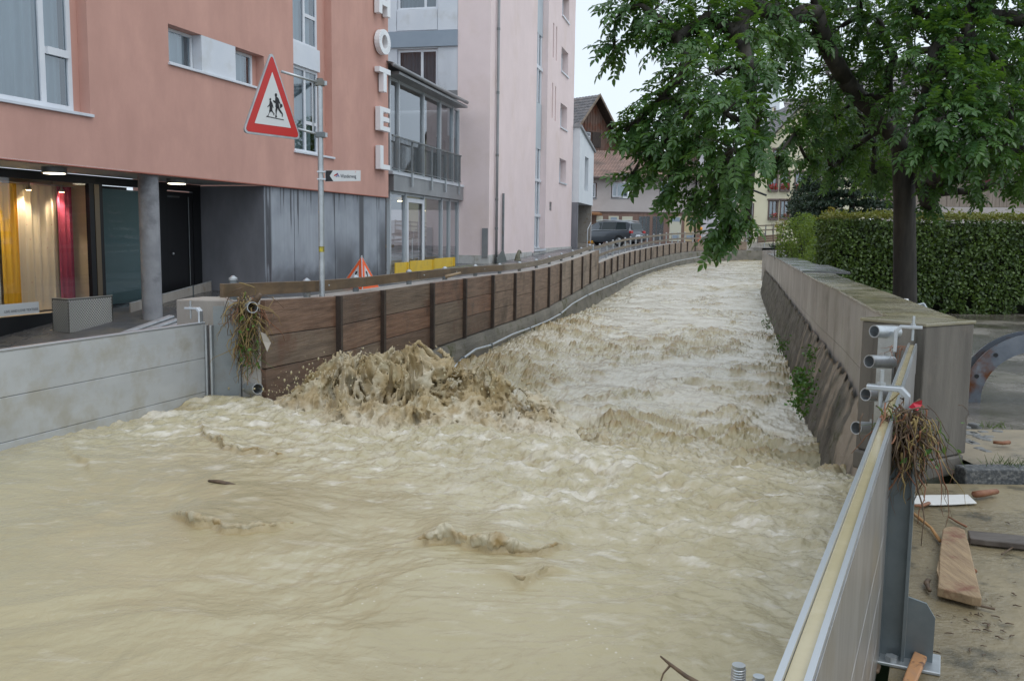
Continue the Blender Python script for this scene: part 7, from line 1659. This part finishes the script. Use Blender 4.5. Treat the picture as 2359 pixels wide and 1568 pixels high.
VAR = [compound(5, .30, 1), compound(4, .26, 2), compound(5, .34, 3)]
inst = []
for (k, r) in cn_:
    c = nodes[k][0]; par = nodes[k][1]; outd = nrm(c - nodes[fork][0] + V3(0, 0, .4)); r = r * (.74 if c[2] > 2.6 else .66); n = int((18 + 250 * r * r) * (1 if c[2] > 2.6 else .75))
    q = RNG.normal(size=(n, 3)); q /= np.linalg.norm(q, axis=1, keepdims=True); rr_q = RNG.uniform(.25, 1.0, (n, 1)) ** .5
    P = c + q * rr_q * r * np.array([1.05, 1.05, .95])
    for p, dq in zip(P, q):
        d = nrm(dq * .8 + outd * .55 + V3(0, 0, -.55) + RNG.normal(size=3) * .25); inst.append((p - d * .13, d))
tw2 = MB()
for (k, r) in cn_:
    c = nodes[k][0]
    for j in range(9):
        e = c + nrm(RNG.normal(size=3) + V3(0, 0, -.1)) * r * RNG.uniform(.6, 1.0); m = (c + e) / 2 + V3(0, 0, .07 * r); tw2.tube([c, m, e], [.008, .005, .003], 4, cap=False)
stuff(tw2.build('twigs', M_bark, tree, smooth=True))
def basis(d):
    x = nrm(d); up = nrm(V3(0, 0, 1) + RNG.normal(size=3) * .35); y = nrm(np.cross(up, x)); z = np.cross(x, y); return np.stack([x, y, z], 1)
order = sorted(range(len(inst)), key=lambda i: np.linalg.norm(inst[i][0] - EYE))
near = set(order[:280]); lm = []
for v, f in VAR:
    me = bpy.data.meshes.new('leaf'); me.from_pydata(v.tolist(), [], [tuple(q) for q in f]); me.materials.append(M_leaf); lm.append(me)
rl0 = root_loc(tree); BV = []; BF = []; BR = []; off_ = 0
for i, (p, d) in enumerate(inst):
    Mx = basis(d); s = RNG.uniform(.8, 1.15); vi = int(RNG.integers(0, 3))
    if i in near:
        o = bpy.data.objects.new('leaf', lm[vi]); COL.objects.link(o); o.parent = tree; M4 = Matrix([[*(Mx[r] * s), float((p - rl0)[r])] for r in range(3)] + [[0, 0, 0, 1]]); o.matrix_local = M4
    else:
        v, f = VAR[vi]; BV.append((v * s) @ Mx.T + p); BF.append(f + off_); off_ += len(v); BR.append(np.full(len(v), RNG.uniform()))
stuff(big_mesh('crown', np.concatenate(BV), np.concatenate(BF), M_leaf, tree, False, {'rnd': np.concatenate(BR)}))

# ------------------------------------------------------------------ clipped hornbeam hedge
hd = thing('clipped_hedge', 'tall clipped hornbeam hedge behind the tree trunk', 'hedge', (10, 21, .05))
hx0, hx1, hy0, hy1, hz = 7.15, 16.5, 20.4, 21.6, 2.24
M_hedge = leaf_mat('hornbeam_leaf', (.022, .05, .012), (.11, .18, .034), .38, .2, (.20, .28, .03))
M_hedge_y = leaf_mat('hornbeam_tip', (.12, .15, .025), (.20, .19, .035), .45, .25, (.3, .32, .04))
n = 34000; P = np.empty((n, 3)); nd = np.zeros((n, 3))
k = RNG.uniform(size=n); fr = k < .72; tp = (k >= .72) & (k < .9); sd = k >= .9
P[:, 0] = RNG.uniform(hx0, hx1, n); P[:, 2] = .02 + (hz - .02) * RNG.uniform(0, 1, n) ** .9; P[:, 1] = RNG.uniform(hy0, hy1, n)
P[fr, 1] = hy0 + np.abs(RNG.normal(0, .10, fr.sum())) - .04; nd[fr] = (0, -1, .35); P[tp, 2] = hz + RNG.normal(0, .035, tp.sum()); nd[tp] = (0, 0, 1); P[sd, 0] = hx0 + RNG.normal(0, .05, sd.sum()); nd[sd] = (-1, 0, .3)
bulge = .10 * fbm(P[:, 0] * 1.3, P[:, 2] * 1.3, 3.0, 3); P[:, 1] -= np.where(fr, bulge, 0); P[:, 2] += np.where(tp, .06 * perlin(P[:, 0] * 1.5, 1., 2.), 0)
keep = ~(fr & (P[:, 2] < .5) & (perlin(P[:, 0] * 2.5, P[:, 2] * 2.2, 8.) > (P[:, 2] + .1) * .9 + .1)); P, nd, tp2 = P[keep], nd[keep], (tp | (P[:, 2] > hz - .1))[keep]
def patchy(Q): return np.clip(.45 + 1.1 * fbm(Q[:, 0] * 1.1, Q[:, 2] * 1.6, Q[:, 1], 3) + RNG.normal(0, .22, len(Q)), 0, .999)
stuff(leaf_quads('foliage', P[~tp2], .088, M_hedge, hd, nd[~tp2], aspect=.62, rnd=patchy(P[~tp2]))); stuff(leaf_quads('young_tips', P[tp2], .08, M_hedge_y, hd, nd[tp2], aspect=.62))
sh_n = 420; Q = np.stack([RNG.uniform(hx0, hx1, sh_n), RNG.uniform(hy0 - .05, hy0 + .5, sh_n), hz + np.abs(RNG.normal(0, .07, sh_n))], 1); stuff(leaf_quads('stray_shoots', Q, .085, M_hedge_y, hd, aspect=.5))
hb2 = MB(); hb2.box(hx0 + .25, hx1, hy0 + .42, hy1 - .1, .05, hz - .16); hb2.build('dark_core', mat('hedge_core', (.010, .014, .006), (.02, .026, .010), rough=.95, scale=9, bump=1), hd)  # near-black box added inside so the hedge reads opaque, its depth painted dark
st = MB()
for i in range(60): x = RNG.uniform(hx0 + .1, hx1); y = RNG.uniform(hy0 + .25, hy0 + .6); st.tube([(x, y, 0), (x + RNG.normal() * .04, y, .5), (x + RNG.normal() * .1, y + RNG.normal() * .05, 1.2)], [.025, .02, .01], 5)
stuff(st.build('stems', M_bark, hd))
# bright shrub at the end of the wall
def bush(name, lab, cs, n, size, m, stems=8, cat='shrub', aspect=.5):
    b = thing(name, lab, cat, (cs[0][0], cs[0][1], .05)); Pl = []
    for (x, y, z, r) in cs:
        k = int(n * r ** 2 / sum(c[3] ** 2 for c in cs)); q = RNG.normal(size=(k, 3)); q /= np.linalg.norm(q, axis=1, keepdims=True); Pl.append(np.array([x, y, z]) + q * (RNG.uniform(.35, 1, (k, 1)) ** .45) * r * (1 + .25 * fbm(q[:, :1] * 2 + x, q[:, 1:2] * 2, q[:, 2:] * 2, 2)))
    stuff(leaf_quads('foliage', np.concatenate(Pl), size, m, b, aspect=aspect)); sm = MB()
    for (x, y, z, r) in cs:
        for j in range(stems): e = np.array([x, y, z]) + RNG.normal(size=3) * r * .5; sm.tube([(x + RNG.normal() * .1, y + RNG.normal() * .1, .0), ((x + e[0]) / 2, (y + e[1]) / 2, z * .5), e], [.02, .014, .006], 4, cap=False)
    stuff(sm.build('stems', M_bark, b)); return b
def pz(u, v, y): return tuple(atY(u, v, y))
M_shrub = leaf_mat('bright_shrub_leaf', (.06, .12, .02), (.15, .21, .035), .45, .3, (.3, .42, .04))
bush('bright_shrub', 'loose bright green shrub spilling over the far end of the right wall', [pz(1830, 545, 27) + (.55,), pz(1855, 575, 26) + (.5,), pz(1880, 540, 26) + (.55,), pz(1815, 580, 27) + (.35,), pz(1900, 580, 24.5) + (.5,), pz(1870, 610, 24) + (.4,), pz(1850, 520, 27) + (.4,), pz(1920, 610, 22.5) + (.42,), pz(1960, 590, 22) + (.5,)], 9000, .075, M_shrub, 7)
bush('tall_shoots', 'slim yellowing shoots standing beside the hedge end', [pz(1905, 510, 25) + (.2,), pz(1915, 485, 25) + (.12,), pz(1800, 520, 28) + (.2,)], 260, .08, leaf_mat('yellow_leaf', (.18, .2, .03), (.3, .2, .03), .5, .3, (.4, .35, .05)), 4)
# dark conifer
cf = thing('dark_conifer', 'dense dark blue-green conifer behind the hedge', 'conifer', tuple(atY(1955, 520, 31)[:2]) + (.1,))
M_con = leaf_mat('fir_needles', (.012, .030, .018), (.030, .062, .034), .5, .05)
c0 = atY(1960, 520, 31); Vs = []; Nn = []
for tier in range(15):
    z = .9 + tier * .33; R_ = 2.3 * (1 - (tier / 16.5) ** 1.3) + .15
    for j in range(int(7 + R_ * 9)):
        a = RNG.uniform(0, 6.283); r = R_ * RNG.uniform(.5, 1.08); ln = r
        for t in np.linspace(.3, 1, 9):
            for _ in range(5): Vs.append((c0[0] + math.cos(a) * ln * t + RNG.normal() * .10, c0[1] + math.sin(a) * ln * t + RNG.normal() * .10, z - .28 * t * t * ln * .4 + .12 * t + RNG.normal() * .05))
stuff(leaf_quads('needles', np.array(Vs), .2, M_con, cf, None, aspect=.35)); MB().tube([(c0[0], c0[1], 0), (c0[0], c0[1], 5.6)], [.16, .03], 8).build('trunk', M_bark, cf)
bush('dark_evergreen', 'lower dark evergreen beside the conifer, left of the hedge', [pz(1870, 470, 33) + (.9,), pz(1885, 430, 33) + (.7,), pz(1870, 500, 32) + (.8,)], 5000, .17, M_con, 3, aspect=.35)
bush('background_tree', 'leafy lighter green tree standing behind the conifer and barn', [pz(1990, 300, 48) + (2.3,), pz(1930, 330, 50) + (1.6,), pz(2060, 330, 46) + (1.8,), pz(2040, 420, 44) + (1.4,)], 7000, .26, leaf_mat('far_leaf', (.05, .10, .02), (.11, .17, .03), .5, .3, (.25, .35, .03)), 6, 'tree')
# plants rooted in the right wall
M_ivy = leaf_mat('wall_plant_leaf', (.03, .09, .015), (.07, .16, .03), .4, .2, (.2, .35, .03))
for cs, n, lab in (([pz(1850, 905, 9.0) + (.11,), pz(1845, 930, 8.9) + (.1,), pz(1860, 880, 9.1) + (.09,), pz(1840, 870, 9.2) + (.06,)], 420, 'leafy green plant hanging low on the right masonry wall'), ([pz(1800, 795, 14) + (.10,)], 90, 'small green tuft at the waterline of the right wall'), ([pz(1768, 745, 20) + (.12,)], 70, 'tiny far tuft on the right masonry wall'), ([pz(1868, 820, 10.3) + (.07,)], 60, 'thin trailing plant high on the right masonry wall')):
    b = thing('wall_plant', lab, 'plant', cs[0][:3]); Pl = []
    for (x, y, z, r) in cs: q = RNG.normal(size=(n // len(cs), 3)) * r * .55; q[:, 2] *= 1.3; Pl.append(np.array([x, y, z]) + q)
    stuff(leaf_quads('leaves', np.concatenate(Pl), .05, M_ivy, b, aspect=.6)); x, y, z, r = cs[0]; MB().tube([(x + .1, y, z + .1), (x, y, z), (x - .02, y, z - .15)], [.006, .005, .003], 5).build('stem', M_twig, b)
# tufts of weeds on the pavement edge
for (u, v, lab) in ((2318, 1072, 'sparse grass tuft on the sandy pavement'), (2290, 985, 'mossy green weeds among the cobbles')):
    p = atZ(u, v, .1); b = thing('weeds', lab, 'weeds', p); g = MB()
    for k in range(40):
        a = RNG.uniform(0, 6.28); q = p + np.array([RNG.normal() * .06, RNG.normal() * .05, 0]); e = q + np.array([math.cos(a) * .04, math.sin(a) * .04, RNG.uniform(.02, .07)]); g.tube([q, e], [.003, .001], 3, cap=False)
    stuff(g.build('blades', M_grass, b))
